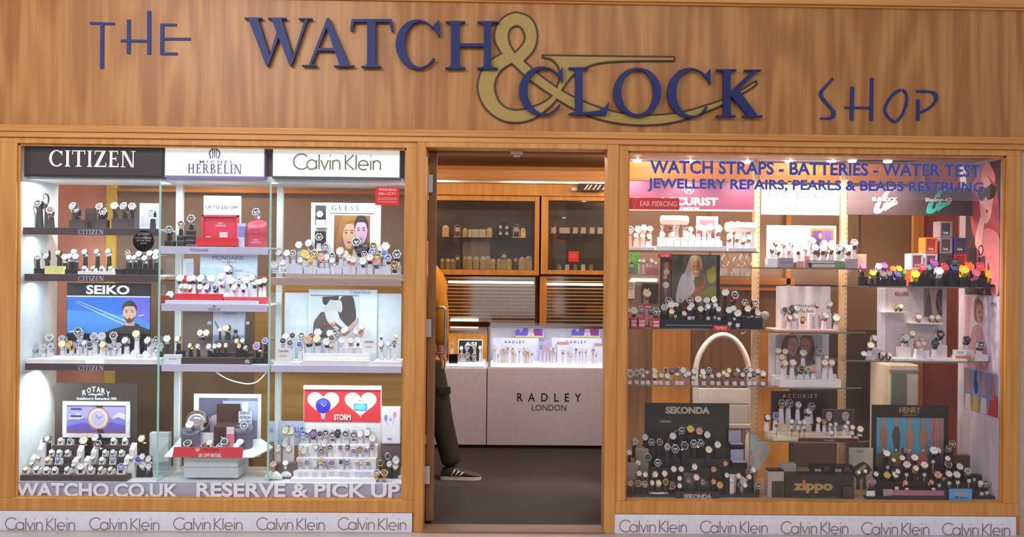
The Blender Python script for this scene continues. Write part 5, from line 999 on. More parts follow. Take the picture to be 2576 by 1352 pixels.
# rear shelves against the partition
for x0, x1, py, lab in ((1550, 1657, 690, 'rear glass shelf on the partition by the doorway'), (1808, 1896, 695, 'rear glass shelf carrying white blocks with steel bangles')):
    a, b, q0, q1 = box_at(x0, py, x1, py+4, .60); tag(obj('glass_shelf', MB().box(a, b, .60, .96, q0, q1), SHELFG), lab, 'shelf'); S['rr%d' % (x0 > 1700)] = q1
block('bright green box behind the small watches on the rear glass shelf', 1581, 638, 1610, .72, .05, mat('green_box', '6fd060', .5), S['rr0'], 'green_box', None, 'box')
block('grey display block on the rear glass shelf, beside the green box', 1577, 672, 1594, .62, .05, GREY, S['rr0']); block('red and white carton on the rear glass shelf', 1626, 673, 1655, .62, .05, mat('carton_pink', 'c98a90', .5), S['rr0'], 'carton', None, 'box')
for i, (x0, x1, y0) in enumerate(((1813, 1831, 676), (1838, 1846, 684), (1848, 1862, 676), (1863, 1872, 676), (1873, 1888, 676))):
    block('white block on the rear glass shelf under steel bangle watches, %s from the couple photo' % ORD[i+1], x0, y0, x1, .62, .04, WHITE, S['rr1'], 'display_block', 'white blocks under bangle watches')
for i, (px, py, r) in enumerate(((1825, 656, 14), (1852, 660, 13), (1868, 656, 14), (1884, 656, 14))):
    p = at(px, py, .64); R_ = r/pxm(.64); zb = max(p.z, S['rr1']+.046+R_)
    mb = MB().tube([(p.x+R_*.75*math.cos(2*PI*k/24), .64+R_*.6*math.cos(2*PI*k/24), zb+R_*math.sin(2*PI*k/24)) for k in range(24)], .005, 8, closed=True)
    tag(obj('bangle_watch', mb, CHROME), 'steel bangle watch on white block behind the couple photo, %s from the photo' % ORD[i+1], 'watch', 'steel bangle watches')
for x0, x1, y, lab in ((1587, 1654, 702, 'white light tube under the rear glass shelf'),):
    a, b, q0, q1 = box_at(x0, y-3, x1, y+3, .955); tag(obj('light_tube', MB().tube([(a, .957, q0), (b, .957, q0)], .010), mat('tube_light2', 'fff4e6', .5, 0, 3)), lab, 'light')
poster('notice', 'white paper notice hanging by the doorway side of the red cartons', (1577, 705, 1597, 752), .96, mat('paper_warm', 'd8cac0', .6), None, [((1579, 710, 1594, 726), 'c9b4a8', [('8a6a60', [(.1, .2), (.9, .2), (.9, .3), (.1, .3)]), ('8a6a60', [(.1, .5), (.9, .5), (.9, .6), (.1, .6)])])], cat='notice', thick=.002)
poster('empty_picture', 'empty dark picture frame behind the gold chronograph', (1615, 713, 1656, 763), .955, DKBR, None, [((1619, 718, 1652, 758), '3a302a', [])], cat='picture frame')
# ---- second shelf: couple photo and red cartons
L = [('6f7060', [(.35, 0), (1, 0), (1, .6), (.6, .7)]), ('b9a848', smooth([(.78, .3), (.86, .24), (.97, .2), (.98, .45), (.84, .5)])), ('8f8a40', smooth([(.6, .7), (.98, .55), (.98, .75), (.7, .85)])), ('b8bcc4', [(.62, .82), (.98, .74), (.98, 1), (.5, 1)]), ('ded6d0', smooth([(.4, .05), (.3, .3), (.22, .55), (.2, .75), (.4, .78), (.52, .3), (.5, .02)])), ('c9c2c8', smooth([(.1, 1, 1), (.1, .72), (.2, .4), (.36, .3), (.46, .42), (.52, .6), (.42, .8), (.28, 1, 1)])), ('b06a48', smooth([(.15, 1, 1), (.25, .85), (.45, .72), (.6, .5), (.72, .42), (.76, .5), (.7, .62), (.55, .8), (.35, 1, 1)])), ('d89068', smooth([(.44, .12), (.46, .32), (.54, .40), (.62, .34), (.64, .14), (.54, .04)])), ('e0c8a0', smooth([(.4, .3), (.42, .06), (.54, .0), (.66, .06), (.68, .28), (.64, .2), (.6, .1), (.48, .12), (.44, .22)])), ('7d5838', ell(.49, .2, .02, .01, 8)), ('7d5838', ell(.58, .2, .02, .01, 8)), ('f0e4dc', ell(.54, .3, .045, .014, 10)), ('8f5a40', smooth([(.56, .5), (.66, .4), (.72, .46), (.64, .58)]))]
t = poster('poster', 'dark framed photo of a smiling person hugging someone in a garden', (1661, 641, 1811, 822), .30, mat('frame_black', '211c1a', .35), S['r12'], [((1690, 643, 1802, 780), '5a5a48', L), ((1664, 652, 1688, 778), '5c4438', [('b0704a', [(.3, .05), (.7, .05), (.7, .2), (.3, .2)]), ('b9a8a4', ell(.5, .26, .32, .06)), ('c98a60', ell(.4, .36, .2, .05)), ('c9b8b4', ell(.45, .52, .34, .065)), ('8a6a5a', [(.3, .58), (.6, .58), (.55, .8), (.35, .8)])])], [('TIMEX', (1661, 641, 1686, 647), mat('pale_pink_ink'), .03, -.009)], [('red_tab', (1656, 638, 1692, 650), -.008, -.004, RED)])
BT, t = tiers('long black stepped stand with red name tag on the second glass shelf', BLACKG, [(1662, 1866, 806, .09, .15), (1700, 1862, 794, .155, .20), (1868, 1918, 800, .10, .2)], S['r12'])
obj('red_tag', pb(1794, 819, 1833, 833, .075, .088), RED, t, .001); text(t, 'TIMEX', 1799, 822, 1828, 830, .075, mat('pale_pink_ink'), .035); obj('silver_rail', pb(1674, 818, 1794, 819.5, .086, .09), STEEL, t)
for i, (x0, x1, y0, Y) in enumerate(((1566, 1584, 801, .10), (1587, 1603, 801, .10), (1606, 1623, 801, .10), (1635, 1641, 802, .12), (1642, 1660, 803, .09), (1621, 1637, 765, .20))):
    t = thing('carton', (at(x0, 829, Y).x, Y, S['r12']), ('red and white carton on the second glass shelf, %s from the doorway' % ORD[i+1]) if i < 5 else 'tall red and white carton behind the row of red cartons', 'box', 'red cartons')
    obj('box', pbz(x0, y0, x1, S['r12'], Y, Y+.05), mat('carton_red', 'c03038', .5), t, .001); a, b, _, z1 = box_at(x0+1.5, y0+5, x1-1.5, y0+11, Y)
    obj('label_panel', MB().box(a, b, Y-.001, Y, z1-.013, z1), mat('carton_pale', 'd8b8c0', .5), t); obj('label_panel', MB().box(a, b, Y-.001, Y, S['r12']+.008, z1-.018), mat('carton_pale'), t)
q = at(1924, 795, .13); tag(obj('round_disc', MB().lathe([(.026, 0), (.026, .002), (.0001, .002)], 30, Matrix.Translation((q.x, .13, q.z)) @ Matrix.Rotation(PI/2, 4, 'X')).tube([(q.x, .134, q.z-.024), (q.x, .16, S['r12'])], .003), mat('disc_pink', 'b8a29a', .4)), 'plain round pinkish disc at the upright end of the second glass shelf', 'disc')
# price tags along the third glass shelf
for i, x in enumerate((160, 270, 370, 455, 575, 660, 770, 925, 1000, 1190, 1360, 1500, 1600, 1730, 1860, 1985, 2100, 2180, 2320)):
    px = 1560+x/6.44; a = at(px-5, 968, .115+.012*(i % 2)); b = at(px+5, 968, 0); w_ = 5/pxm(.12); y = a.y
    mb = MB(); mb.loft([[(a.x, y, S['r13']), (a.x+2*w_, y, S['r13']), (a.x+2*w_, y+.012, S['r13']), (a.x, y+.012, S['r13'])], [(a.x, y+.008, S['r13']+.019), (a.x+2*w_, y+.008, S['r13']+.019), (a.x+2*w_, y+.012, S['r13']+.019), (a.x, y+.012, S['r13']+.019)]], smooth=False)
    tag(obj('price_tag', mb, mat('tag_lilac', 'd0c2d0', .5)), 'small pale price tag at the front of the third glass shelf, %s from the doorway' % ORD[i+1], 'price tag', 'price tags on the third glass shelf')
# ---- bay under the white sign
L = [('5c4478', [(0, 0), (.5, 0), (.45, 1), (0, 1)]), ('6a58a0', [(.66, 0), (.9, 0), (.9, 1), (.66, 1)]), ('d88a9a', smooth([(.3, .25), (.36, .1), (.46, .12), (.48, .28), (.4, .36)])), ('4a3050', smooth([(.1, 1), (.16, .6), (.32, .4), (.46, .44), (.54, .7), (.52, 1)])), ('e0a090', [(.4, .9), (.62, .66), (.66, .72), (.46, 1)])]
poster('display_board', 'bright white wide board with a small bronze framed picture', (1929, 568, 2103, 670), .30, WHITEG, S['r21'], [((2044, 581, 2093, 640), '8a5a78', L)], [], [('bronze_frame', (2039, 575, 2097, 646), -.002, 0, mat('frame_bronze', 'a9764a', .4))], cat='display board')
poster('grey_block', 'grey box with faint spaced lettering on the glass shelf', (1957, 649, 1996, 676), .10, mat('block_grey', 'a89aa2', .5), S['r21'], [], [('T E D  B A K E R', (1961, 659, 1993, 663), GREY)], cat='box', thick=.05)
block('white block beside the grey lettered box', 1931, 650, 1956, .11, .05, WHITEG, S['r21']); block('tall pink block beside the grey lettered box', 2024, 644, 2036, .13, .04, mat('block_pink', 'dc9a9c', .5), S['r21']); block('low pink block beside the grey lettered box', 2006, 657, 2023, .10, .03, mat('block_pink'), S['r21']); block('small brown block between grey box and pink block', 1998, 660, 2005, .11, .04, BRN, S['r21'])
z = S['r21']
for i, (x0, x1, y0, y1, m_) in enumerate(((2042, 2102, 664, 675, 'book_umber'), (2036, 2102, 656, 663.6, 'book_mauve'))):
    a, b, q0, q1 = box_at(x0, y0, x1, y1, .10); h_ = q1-q0
    t = thing('book', ((a+b)/2, .1, z), ['dark thick book lying flat on the glass shelf', 'mauve book lying on top of the dark thick book'][i], 'book'); obj('cover', MB().box(a, b, .10, .2, z, z+.002).box(a, b, .10, .2, z+h_-.002, z+h_).box(a, a+.002, .10, .2, z, z+h_), mat(m_, '5a4a50' if i else '54463a', .5), t); obj('pages', MB().box(a+.003, b-.003, .102, .198, z+.002, z+h_-.002), mat('pages', 'd8ccc4', .7), t); z += h_
block('small green box next to the books', 2101, 657, 2124, .10, .05, mat('green_muted', '6f9a68', .5), S['r21'], 'green_box', None, 'box'); block('white framed block at the end of the glass shelf past the green box', 2125, 651, 2158, .11, .05, mat('block_grey2', 'b4a6b4', .5), S['r21'])
block('pale salmon card box standing past the end blocks', 2152, 640, 2180, .28, .02, mat('salmon_card', 'f0b8a8', .5), S['r21'], 'card_box', None, 'box')
poster('display_board', 'tall white board with faint grey capitals and script', (1953, 721, 2089, 828), .30, PINKW, S['r22'], [], [('BERING', (1990, 767, 2050, 773), mat('ink_mauve'), -.01), ('Max René', (2012, 778, 2046, 787), mat('ink_mauve'), -.01)], cat='display board')
block('pinkish flat base plate under the slim watches', 1952, 831, 2114, .10, .19, mat('base_pink', 'e0b4ac', .5), S['r22'], 'display_plate', None, 'display stand'); zb = ZBER = max(v[2] for v in pbz(1952, 831, 2114, S['r22'], .1, .2).v)
block('small white block under three dark slim watches', 1962, 806, 1986, .22, .04, WHITEG, zb)
poster('white_surround_block', 'white open frame block under the red strap watches', (2036, 789, 2092, 830), .22, WHITEG, zb, [((2043, 796, 2088, 824), 'c9bcc4', [])], cat='display block', thick=.03)
L = [('7d5c48', smooth([(.05, 1, 1), (.12, .6), (.14, .2), (.24, .0), (.44, .02), (.5, .3), (.56, .02), (.76, .0), (.84, .3), (.8, .7), (.86, 1, 1)])), ('c99a84', smooth([(.28, .12), (.4, .06), (.47, .2), (.45, .42), (.36, .52), (.27, .4)])), ('c48a70', smooth([(.54, .14), (.64, .06), (.73, .18), (.72, .42), (.62, .54), (.55, .42)])), ('5f6a74', smooth([(.55, 1, 1), (.6, .8), (.74, .6), (.84, .62), (.92, 1, 1)])), ('6a4a3a', ell(.58, .26, .03, .015, 8)), ('6a4a3a', ell(.68, .26, .03, .015, 8)), ('a85a50', ell(.63, .43, .035, .015, 8)), ('6a4a3a', ell(.36, .22, .03, .015, 8)), ('6a4a3a', ell(.43, .25, .025, .015, 8)), ('a85a50', ell(.38, .4, .03, .014, 8)), ('b9806a', smooth([(.5, .8), (.56, .62), (.66, .66), (.62, .9), (.55, 1)]))]
poster('display_board', 'white board with photo of two long-haired women', (1934, 841, 2085, 960), .32, PINKW, S['r23'], [((1951, 844, 2068, 945), 'bcb4b8', L)], cat='display board')
WT, _ = tiers('white stepped display block in front of the two-women photo', PINKW, [(1962, 2116, 956, .10, .18), (1942, 1985, 945, .185, .22), (2040, 2105, 943, .185, .22)], S['r23'])
L = []
poster('display_board', 'dark maroon board with pale spaced capitals', (1940, 985, 2085, 1080), .33, mat('board_maroon', '4a2c2c', .5), S['r24'], [], [('A C C U R I S T', (1968, 992, 2056, 1002), mat('ink_sand', 'd8c0b0', .5), .03)], cat='display board')
CRM = mat('tray_cream', 'ddd2b8', .4)
AT, t = tiers('cream stepped tray with maroon front on the lowest glass shelf', CRM, [(1946, 2160, 1101, .11, .17), (1932, 2150, 1090, .175, .23), (1958, 2042, 1070, .235, .29)], S['r24'])
obj('maroon_front', pb(2010, 1104, 2159, 1113, .098, .109), mat('maroon_gloss', '5a2422', .3), t); text(t, 'ACCURIST', 2072, 1107, 2100, 1110, .098, mat('ink_sand'), .01)
for x0, x1, lab in ((2068, 2100, 'small photo stand of a woman behind the silver watches'), (2101, 2148, 'small photo stand of a dark-haired man behind the silver watches')):
    L = face(.55, .38, .5 if x0 < 2090 else .4, .6, 'c9a4a8', '3a2c2c', long=x0 < 2090)
    poster('photo_stand', lab, (x0, 1030, x1, 1070), .24, mat('stand_rim', '8a8070', .4), AT[1]-.0005, [((x0+1, 1032, x1-1, 1069), '4a4038', L)], cat='picture', thick=.003)
# ---- bay under the dark sign: cubes
def cube(lab, x0, x1, row, shell, win, first=True, ink=WHITE):
    w_ = .0735; Y = .235; z0 = S['r31']+.0945*row; a = at((x0+x1)/2, 650, Y).x-w_/2
    t = thing('watch_cube', (a+w_/2, Y, z0), lab, 'box', 'stacked watch cubes')
    h = .0935; f = .012
    obj('shell', MB().box(a, a+f, Y, Y+.08, z0, z0+h).box(a+w_-f, a+w_, Y, Y+.08, z0, z0+h).box(a+f, a+w_-f, Y, Y+.08, z0, z0+f).box(a+f, a+w_-f, Y, Y+.08, z0+h-f, z0+h).box(a+f, a+w_-f, Y+.07, Y+.08, z0+f, z0+h-f), mat('cube_'+shell, shell, .3), t, .002)
    obj('window', MB().box(a+f, a+w_-f, Y+.006, Y+.01, z0+f, z0+h-f), mat('cubew_'+win, win, .15), t)
    p = [(a+f+.010, z0+f+.008), (a+w_-f-.010, z0+f+.024)]
    vs, fs = text_mesh('ice', .04); q = MB(); q.v = [(p[0][0]+u*(p[1][0]-p[0][0]), Y+.006-.001*tt, p[0][1]+v*(p[1][1]-p[0][1])) for u, v, tt in vs]; q.f = [list(f_) for f_ in fs]; q.m = [0]*len(fs); q.sm = [False]*len(fs); obj('lettering', q, ink, t)
cols = (2302, 2344, 2380, 2416)
cols = (2308, 2343, 2380, 2416)
for r, row in enumerate((('e8502c 8a3a2a orange-red', 'e0d8ea 8f6a78 white', '6a5a5c 4a3c38 grey', 'd8382c 8a3028 red'), ('e8def0 a06a78 white', 'e6dcf0 9a6878 white', '5a4c4a 6a5850 dark', 'e03a30 a04038 red'), (None, 'f07830 d8442c orange', '9a8a98 6a5248 grey', '46448c 5f4a50 blue'), (None, None, '8f8290 4f4440 grey', None))):
    for k, v in enumerate(row):
        if v:
            s_, w_, nm = v.split(); cube('%s cube box with clear window, %s row up, %s column from the cream upright' % (nm, ORD[r+1], ORD[k+1]), cols[k]-17, cols[k]+17, r, s_, w_)
for i, (x0, x1, y0, Y) in enumerate(((2165, 2183, 697, .12), (2188, 2206, 714, .10), (2210, 2230, 706, .13), (2232, 2258, 712, .11), (2260, 2280, 704, .13), (2293, 2312, 710, .10), (2314, 2342, 698, .15), (2344, 2356, 690, .16), (2360, 2374, 706, .10), (2371, 2390, 697, .16), (2391, 2414, 700, .13), (2420, 2442, 698, .11), (2445, 2460, 714, .09), (2463, 2482, 698, .15), (2484, 2502, 716, .09))):
    block('black block carrying a bright rubber watch, %s from the cream upright' % ORD[i+1], x0, y0, x1, Y, .035, BLACK, S['r31'], 'display_block', 'black blocks under rubber watches')
# pale pink display unit
UNIT = mat('unit_pale', 'd8c8ce', .5)
L = [('6a5a58', smooth([(0, 1), (.05, .75), (.2, .2), (.3, .2), (.5, 1)])), ('c9a49a', smooth([(.3, 0), (.34, .3), (.4, .6), (.5, .98), (.72, .98), (.66, .5), (.7, .2), (.75, 0)])), ('4a3a38', smooth([(.64, .6), (.7, .15), (.8, .05), (1, .1), (1, 1), (.8, .85)])), ('9a8878', [(.7, .3), (.75, .28), (.97, .75), (.93, .78)])]
t = poster('display_unit', 'tall pale pink display unit with two ledges and a photo of an arm', (2208, 723, 2381, 905), .30, UNIT, S['r32'], [((2325, 727, 2370, 797), '8a7a74', L)], [('CLUSE', (2251, 735, 2285, 743), mat('ink_rust', '9a5a4a', .5), .03)], [('side_panel', (2208, 726, 2228, 905), -.004, 0, mat('unit_light', 'ece4f0', .4))], cat='display board', thick=.012)
for x0, x1, y0, y1 in ((2230, 2288, 785, 788), (2293, 2374, 813, 816)): a, b, q0, q1 = box_at(x0, y0, x1, y1, .22); obj('ledge', MB().box(a, b, .22, .30, q0, q1), WHITEG, t)
LEDGE1, LEDGE2 = box_at(2230, 785, 2288, 788, .22)[3], box_at(2293, 813, 2374, 816, .22)[3]
for x0, x1, lab in ((2250, 2341, 'flat white tray in front of the pale pink unit, nearer the doorway'), (2344, 2434, 'flat white tray in front of the pale pink unit, nearer the side wall')): block(lab, x0, 904, x1, .10, .12, WHITEG, S['r32'], 'display_tray', None, 'tray')
ZCL = max(v[2] for v in pbz(2250, 904, 2341, S['r32'], .1, .22).v)
for x0, x1, y0, Y, zb, lab in ((2176, 2202, 895, .14, S['r32'], 'low pale block under a steel watch'), (2195, 2218, 877, .19, S['r32'], 'taller pale block beside the unit side panel'), (2263, 2293, 874, .2, ZCL, 'pale block under a dark strap watch'), (2306, 2322, 895, .13, ZCL, 'low pale block under two rose gold watches'), (2323, 2338, 883, .19, ZCL, 'pale block behind two rose gold watches'), (2352, 2368, 895, .13, ZCL, 'low pale block under a black watch'), (2361, 2383, 869, .19, ZCL, 'tall pale block under the higher black watch'), (2430, 2451, 882, .17, S['r32'], 'grey pale block under a brown dial watch'), (2454, 2486, 893, .12, S['r32'], 'wide white block nearest the side wall')):
    block(lab+' on the pale pink display shelf', x0, y0, x1, Y, .045, mat('block_pale', 'e0d4dc', .4), zb)
poster('name_card', 'folded white card with faint lettering near the tan pouch', (2401, 881, 2431, 895), .13, WHITE, S['r32']+.013, [], [('CLUSE', (2407, 885, 2423, 890), GREY, .01)], cat='card', thick=.02)
block('tan leather pouch under the folded white card', 2405, 896, 2441, .125, .06, mat('pouch_tan', 'b8803c', .6), S['r32'], 'pouch', None, 'pouch')
# white machine seen inside the shop
t = thing('white_printer', (at(2262, 1020, .55).x, .55, 0), 'tall white floor machine with glass door seen behind the lower glass shelf', 'machine'); a, b, q0, q1 = box_at(2236, 918, 2312, 1020, .58); obj('body', MB().box(a, b, .58, .85, 0, q1), mat('machine_white', 'c9c0b4', .4), t, .01); obj('glass_door', pb(2243, 940, 2280, 1018, .575, .579), mat('door_green', '6f7a68', .2), t); obj('grille', pb(2236, 930, 2312, 934, .574, .58), mat('machine_line', 'a89f94', .5), t)
# white tubular chair inside the shop
t = thing('white_chair', (at(1817, 1060, .6).x, .62, 0), 'white chair with rounded tubular back standing inside the shop behind the window', 'chair')
P = [(1749, 1075), (1749, 1000), (1750, 930), (1762, 888), (1788, 855), (1818, 843), (1848, 855), (1872, 888), (1884, 930), (1888, 1000), (1890, 1075)]
P = catmull(P, 5); tp = [at(x, y, .62) for x, y in P]; obj('back_tube', MB().tube(tp, .017, 12), mat('chair_white', 'd8cfc8', .4), t)
for i, (y0, y1) in enumerate(((978, 1017), (1019, 1063))): obj('back_panel', pb(1756, y0, 1884, y1, .612, .63), mat('chair_panel', 'e2d6ce', .4), t, .004)
a, b, q0, q1 = box_at(1752, 1066, 1888, 1078, .62); obj('seat', MB().box(a, b, .60, .83, q0, q1), mat('chair_panel'), t, .006)
for X in (a+.02, b-.02):
    for Y in (.62, .81): obj('leg', MB().tube([(X, Y, q0+.005), (X, Y, 0)], .013, 10), mat('chair_white'), t)
# ---- floor of the right window
SEKB = mat('board_green_black', '2f2e26', .5)
L = [('4a4a42', [(.3, .17), (.6, .12), (.9, .3), (.7, .22), (.5, .2)]), ('7d7a70', [(.5+.26*math.cos(a), .52-.34*math.sin(a)) for a in [PI*i/20 for i in range(21)]]+[(.5+.235*math.cos(a), .52-.30*math.sin(a)) for a in [PI*i/20 for i in range(20, -1, -1)]]), ('3c3a32', ell(.5, .5, .2, .22))]+[('9a968a', [(.5+.22*math.cos(a)-.008, .52-.27*math.sin(a)), (.5+.24*math.cos(a), .52-.30*math.sin(a)), (.51+.24*math.cos(a), .52-.29*math.sin(a)), (.5+.22*math.cos(a)+.008, .52-.26*math.sin(a))]) for a in [math.radians(q) for q in (20, 45, 70, 110, 135, 160)]]
poster('poster', 'black poster with pale bold capitals and a printed chronograph', (1622, 1015, 1834, 1215), .33, SEKB, ZF2, [((1628, 1048, 1830, 1190), '33322a', L)], [('SEKONDA', (1674, 1024, 1785, 1042), mat('ink_bone', 'c9beb4', .5), .045), ('CHRONO', (1660, 1058, 1688, 1064), mat('ink_bone'), .02, -.006)])
SKT = mat('stand_charcoal', '3c3832', .45); SKG = mat('stand_warm_grey', '9a8c86', .5)
KT, _ = tiers('charcoal stepped stand in front of the black chronograph poster', SKT, [(1574, 1910, 1245, .075, .12), (1636, 1880, 1213, .125, .17), (1636, 1832, 1180, .175, .21), (1650, 1836, 1156, .215, .25), (1640, 1830, 1128, .255, .30)], ZF2)
poster('name_block', 'charcoal block with pale bold capitals at the window edge', (1700, 1240, 1809, 1264), .055, SKT, ZF2, [], [('SEKONDA', (1720, 1244, 1790, 1256), mat('ink_bone'), .045)], cat='sign', thick=.018)
for x0, x1, y0, Y, lab in ((1576, 1606, 1168, .13, 'warm grey block by the doorway end of the charcoal stand'), (1600, 1632, 1132, .19, 'tall warm grey block beside the charcoal stand')):
    slab('display_block', lab, 'display block', (x0, y0, x1, 0), Y, Y+.04, SKG, ZF2)
CLW = mat('panel_cream_white', 'e4e0de', .4)
for x, lab in ((1657, 'oval white plate under three gold watches at the window edge'),):
    p = at(x, 1249, .10); tag(obj('oval_plate', MB().lathe([(.056, 0), (.056, .004), (.0001, .004)], 32, Matrix.Translation((p.x, .10, KT[0]+.0005)) @ Matrix.Scale(.42, 4, (0, 1, 0))), CLW), lab, 'plate')
def arch_panel(lab, x0, x1, yt, yb, Y, m, right):
    a, b, q0, q1 = box_at(x0, yt, x1, yb, Y); w_, h_ = b-a, q1-KT[0]
    pts = [(a, KT[0]), (b, KT[0])]+[(a+w_*math.cos(PI/2*k/12) if right else (a+b)/2+w_/2*math.cos(PI*k/16), KT[0]+h_*math.sin((PI/2*k/12) if right else PI*k/16)) for k in range(1, 13 if right else 16)]
    tag(obj('arched_screen', MB().prism(pts, Y, Y+.006), m), lab, 'panel')
arch_panel('clear arched panel in the middle of the charcoal stand', 1720, 1790, 1190, 1243, .1212, CLEAR, True); arch_panel('white curved panel behind two small watches on the charcoal stand', 1846, 1894, 1195, 1250, .1212, CLW, True)
tag(obj('jewelled_strip', pb(1836, 1194, 1846, 1250, .09, .1, 0), mat('strip_sparkle', 'e8dcd8', .15, .6)), 'narrow glittering upright strip beside the white curved panel', 'display stand')
for x0, x1, y0, ym, yb, Y, lab in ((1831, 1866, 1081, 1115, 1128, .26, 'open watch box with lilac lid, upper one of two'), (1836, 1872, 1130, 1160, 1180, .18, 'open watch box with lilac lid, lower one of two')):
    a, b, q0, q1 = box_at(x0, y0, x1, ym, Y+.05); zb = box_at(x0, ym, x1, yb, Y)[2]; t = thing('watch_box', ((a+b)/2, Y, zb), lab+' beside the black poster', 'box')
    obj('lid', MB().box(a, b, Y+.05, Y+.056, q0, q1), BLACKG, t); obj('lid_lining', MB().box(a+.004, b-.004, Y+.047, Y+.05, q0+.004, q1-.004), mat('lining_lilac', 'a9a4c0', .5), t); obj('base', MB().box(a, b, Y-.01, Y+.048, zb, q0), BLACKG, t); obj('cushion', MB().box(a+.005, b-.005, Y-.005, Y+.043, q0, q0+.006), mat('lining_lilac'), t, .002)
slab('display_block', 'charcoal block under the two open lilac lined boxes', 'display block', (1833, 1181, 1876, 0), .172, .25, SKT, ZF2); slab('display_block', 'tall charcoal block at the back under the upper lilac lined box', 'display block', (1828, 1129, 1868, 0), .255, .32, SKT, ZF2)
# paper cone and clear stand
t = thing('paper_fan', (at(1915, 1190, .3).x, .3, ZF2), 'white torn-edged paper fan behind a clear perspex stand', 'paper')
P = [(1886, 1165), (1900, 1100), (1932, 1112), (1938, 1130), (1930, 1144), (1926, 1158), (1918, 1168), (1912, 1180), (1900, 1186)]; pts = [at(x, y, .3) for x, y in P]; obj('sheet', MB().prism([(q.x, q.z) for q in pts], .298, .30), mat('paper_white', 'd8cfc8', .6), t); p = at(1896, 1180, .3); obj('stick', MB().box(p.x-.004, p.x+.004, .301, .306, ZF2, p.z), CLEAR, t)
poster('perspex_stand', 'clear perspex stand with a tinted card beside the lilac lined boxes', (1885, 1094, 1906, 1170), .22, CLEAR, ZF2, [((1887, 1096, 1904, 1136), 'a8b4b4', [])], cat='display stand', thick=.004)
# lighter cases and cartons
t = poster('black_sign', 'black sign box with large gold lower-case lettering and a red flame', (1974, 1196, 2148, 1263), .075, mat('sign_umber', '312a24', .4), ZF2, [], [('zippo', (1996, 1211, 2095, 1242), mat('gold_matt', 'b59a58', .4), .05), ('MAKERS OF THE WORLD FAMOUS LIGHTER', (1992, 1248, 2102, 1252), mat('gold_dim', '7d6c44', .5), .0)], cat='sign', thick=.08)
q = at(2022, 1214, .0745); obj('flame_mark', MB().prism([(q.x+u, q.z+v) for u, v in ((-.011, -.012), (.011, -.012), (.011, .008), (-.001, .016), (-.009, .006))], .072, .0738), mat('flame_red', 'e8583c', .5), t)
t = poster('pale_carton', 'pale grey carton with dark window beside the black lettered sign', (1932, 1186, 1972, 1262), .08, mat('carton_grey', 'b4a8a0', .5), ZF2, [], [], [('window', (1942, 1212, 1971, 1252), -.003, 0, SKT), ('top_flap', (1933, 1183, 1972, 1187), -.002, .05, BLACK)], cat='box', thick=.06)
for r, Y, m_, lab in (((1964, 1168, 2003, 0), .17, 'carton_grey', 'grey carton standing behind the black lettered sign'), ((2004, 1181, 2040, 0), .20, 'carton_buff', 'buff carton standing behind the black lettered sign')):
    slab('carton', lab, 'box', r, Y, Y+.05, mat(m_, 'a8907c', .5), ZF2)
t = thing('lighter_rack', (at(2095, 1190, .17).x, .17, ZF2), 'black rack of small lighter packs behind the gold lettered sign', 'display stand'); obj('rack', pbz(2041, 1172, 2147, ZF2, .17, .22), mat('sign_umber'), t, .001)
for x0, y0, x1, y1, nm, m_ in ((2050, 1181, 2066, 1187, 'label_panel', 'carton_grey'), (2072, 1184, 2091, 1200, 'pack', 'pack_green'), (2101, 1181, 2117, 1204, 'pack', 'carton_grey'), (2122, 1182, 2144, 1200, 'pack', 'pack_green')): obj(nm, pb(x0, y0, x1, y1, .164, .17), mat(m_, '4a4a40', .5), t)
for x0 in (2074, 2126): obj('red_top', pb(x0, 1176, x0+12, 1184, .163, .17), mat('pack_red', '8a3a34', .5), t); text(t, 'zippo', x0+1, 1196, x0+16, 1201, .162, WHITE, .04)
slab('small_box', 'small dark box at the end of the gold lettered sign', 'box', (2122, 1226, 2149, 0), .058, .073, DKBR, ZF2)
# right end: dark sloping stand, photo board of arms, cards
HB = mat('board_umber', '33291f', .45)
L = [('a9808a', [(.79, 0), (1, 0), (1, 1), (.79, 1)]), ('8a6a70', [(0, .74), (1, .74), (1, 1), (0, 1)])]
for i, (u, sk, sl) in enumerate(((.10, 'a8745c', '7d5f5c'), (.29, '5c4a4c', 'a08a34'), (.49, 'b08470', '9a8a90'), (.69, 'b07c60', 'c86a58'), (.89, 'a87c70', '6a585c'))):
    L += [('b8866c', [(u-.025, 0), (u+.025, 0), (u+.03, .25), (u-.035, .25)]), (sk, smooth([(u-.03, .2), (u-.06, .38), (u-.035, .55), (u-.02, .72), (u+.03, .72), (u+.055, .5), (u+.06, .36), (u+.03, .2)])), (sl, [(u-.05, .72), (u+.05, .70), (u+.09, 1), (u-.09, 1)]), ('d8c8bc', ell(u, .66, .022, .03, 10))]
poster('poster', 'dark framed poster of five hanging arms on a sky blue ground', (2193, 1020, 2386, 1225), .33, HB, ZF2, [((2205, 1052, 2374, 1175), '56a4c4', L)], [('HENRY', (2262, 1025, 2316, 1040), mat('gold_ink', 'b8945c', .5), .03), ('LONDON', (2272, 1043, 2306, 1047), mat('gold_ink'), .01)])
HT, _ = tiers('dark stepped stand of watches under the five arms poster', mat('stand_umber', '3a2f28', .5), [(2192, 2480, 1236, .10, .15), (2200, 2500, 1216, .155, .20), (2210, 2490, 1196, .205, .25), (2215, 2420, 1178, .255, .30)], ZF2)
slab('dark_ledge', 'long low dark ledge at the window edge beside the blue card', 'display stand', (2450, 1250, 2512, 0), .075, .13, mat('stand_umber'), ZF2)
slab('brown_box', 'plain brown box at the back beside the slotted upright', 'box', (2405, 1147, 2448, 0), .33, .37, mat('box_brown', '5c4636', .6), ZF2)
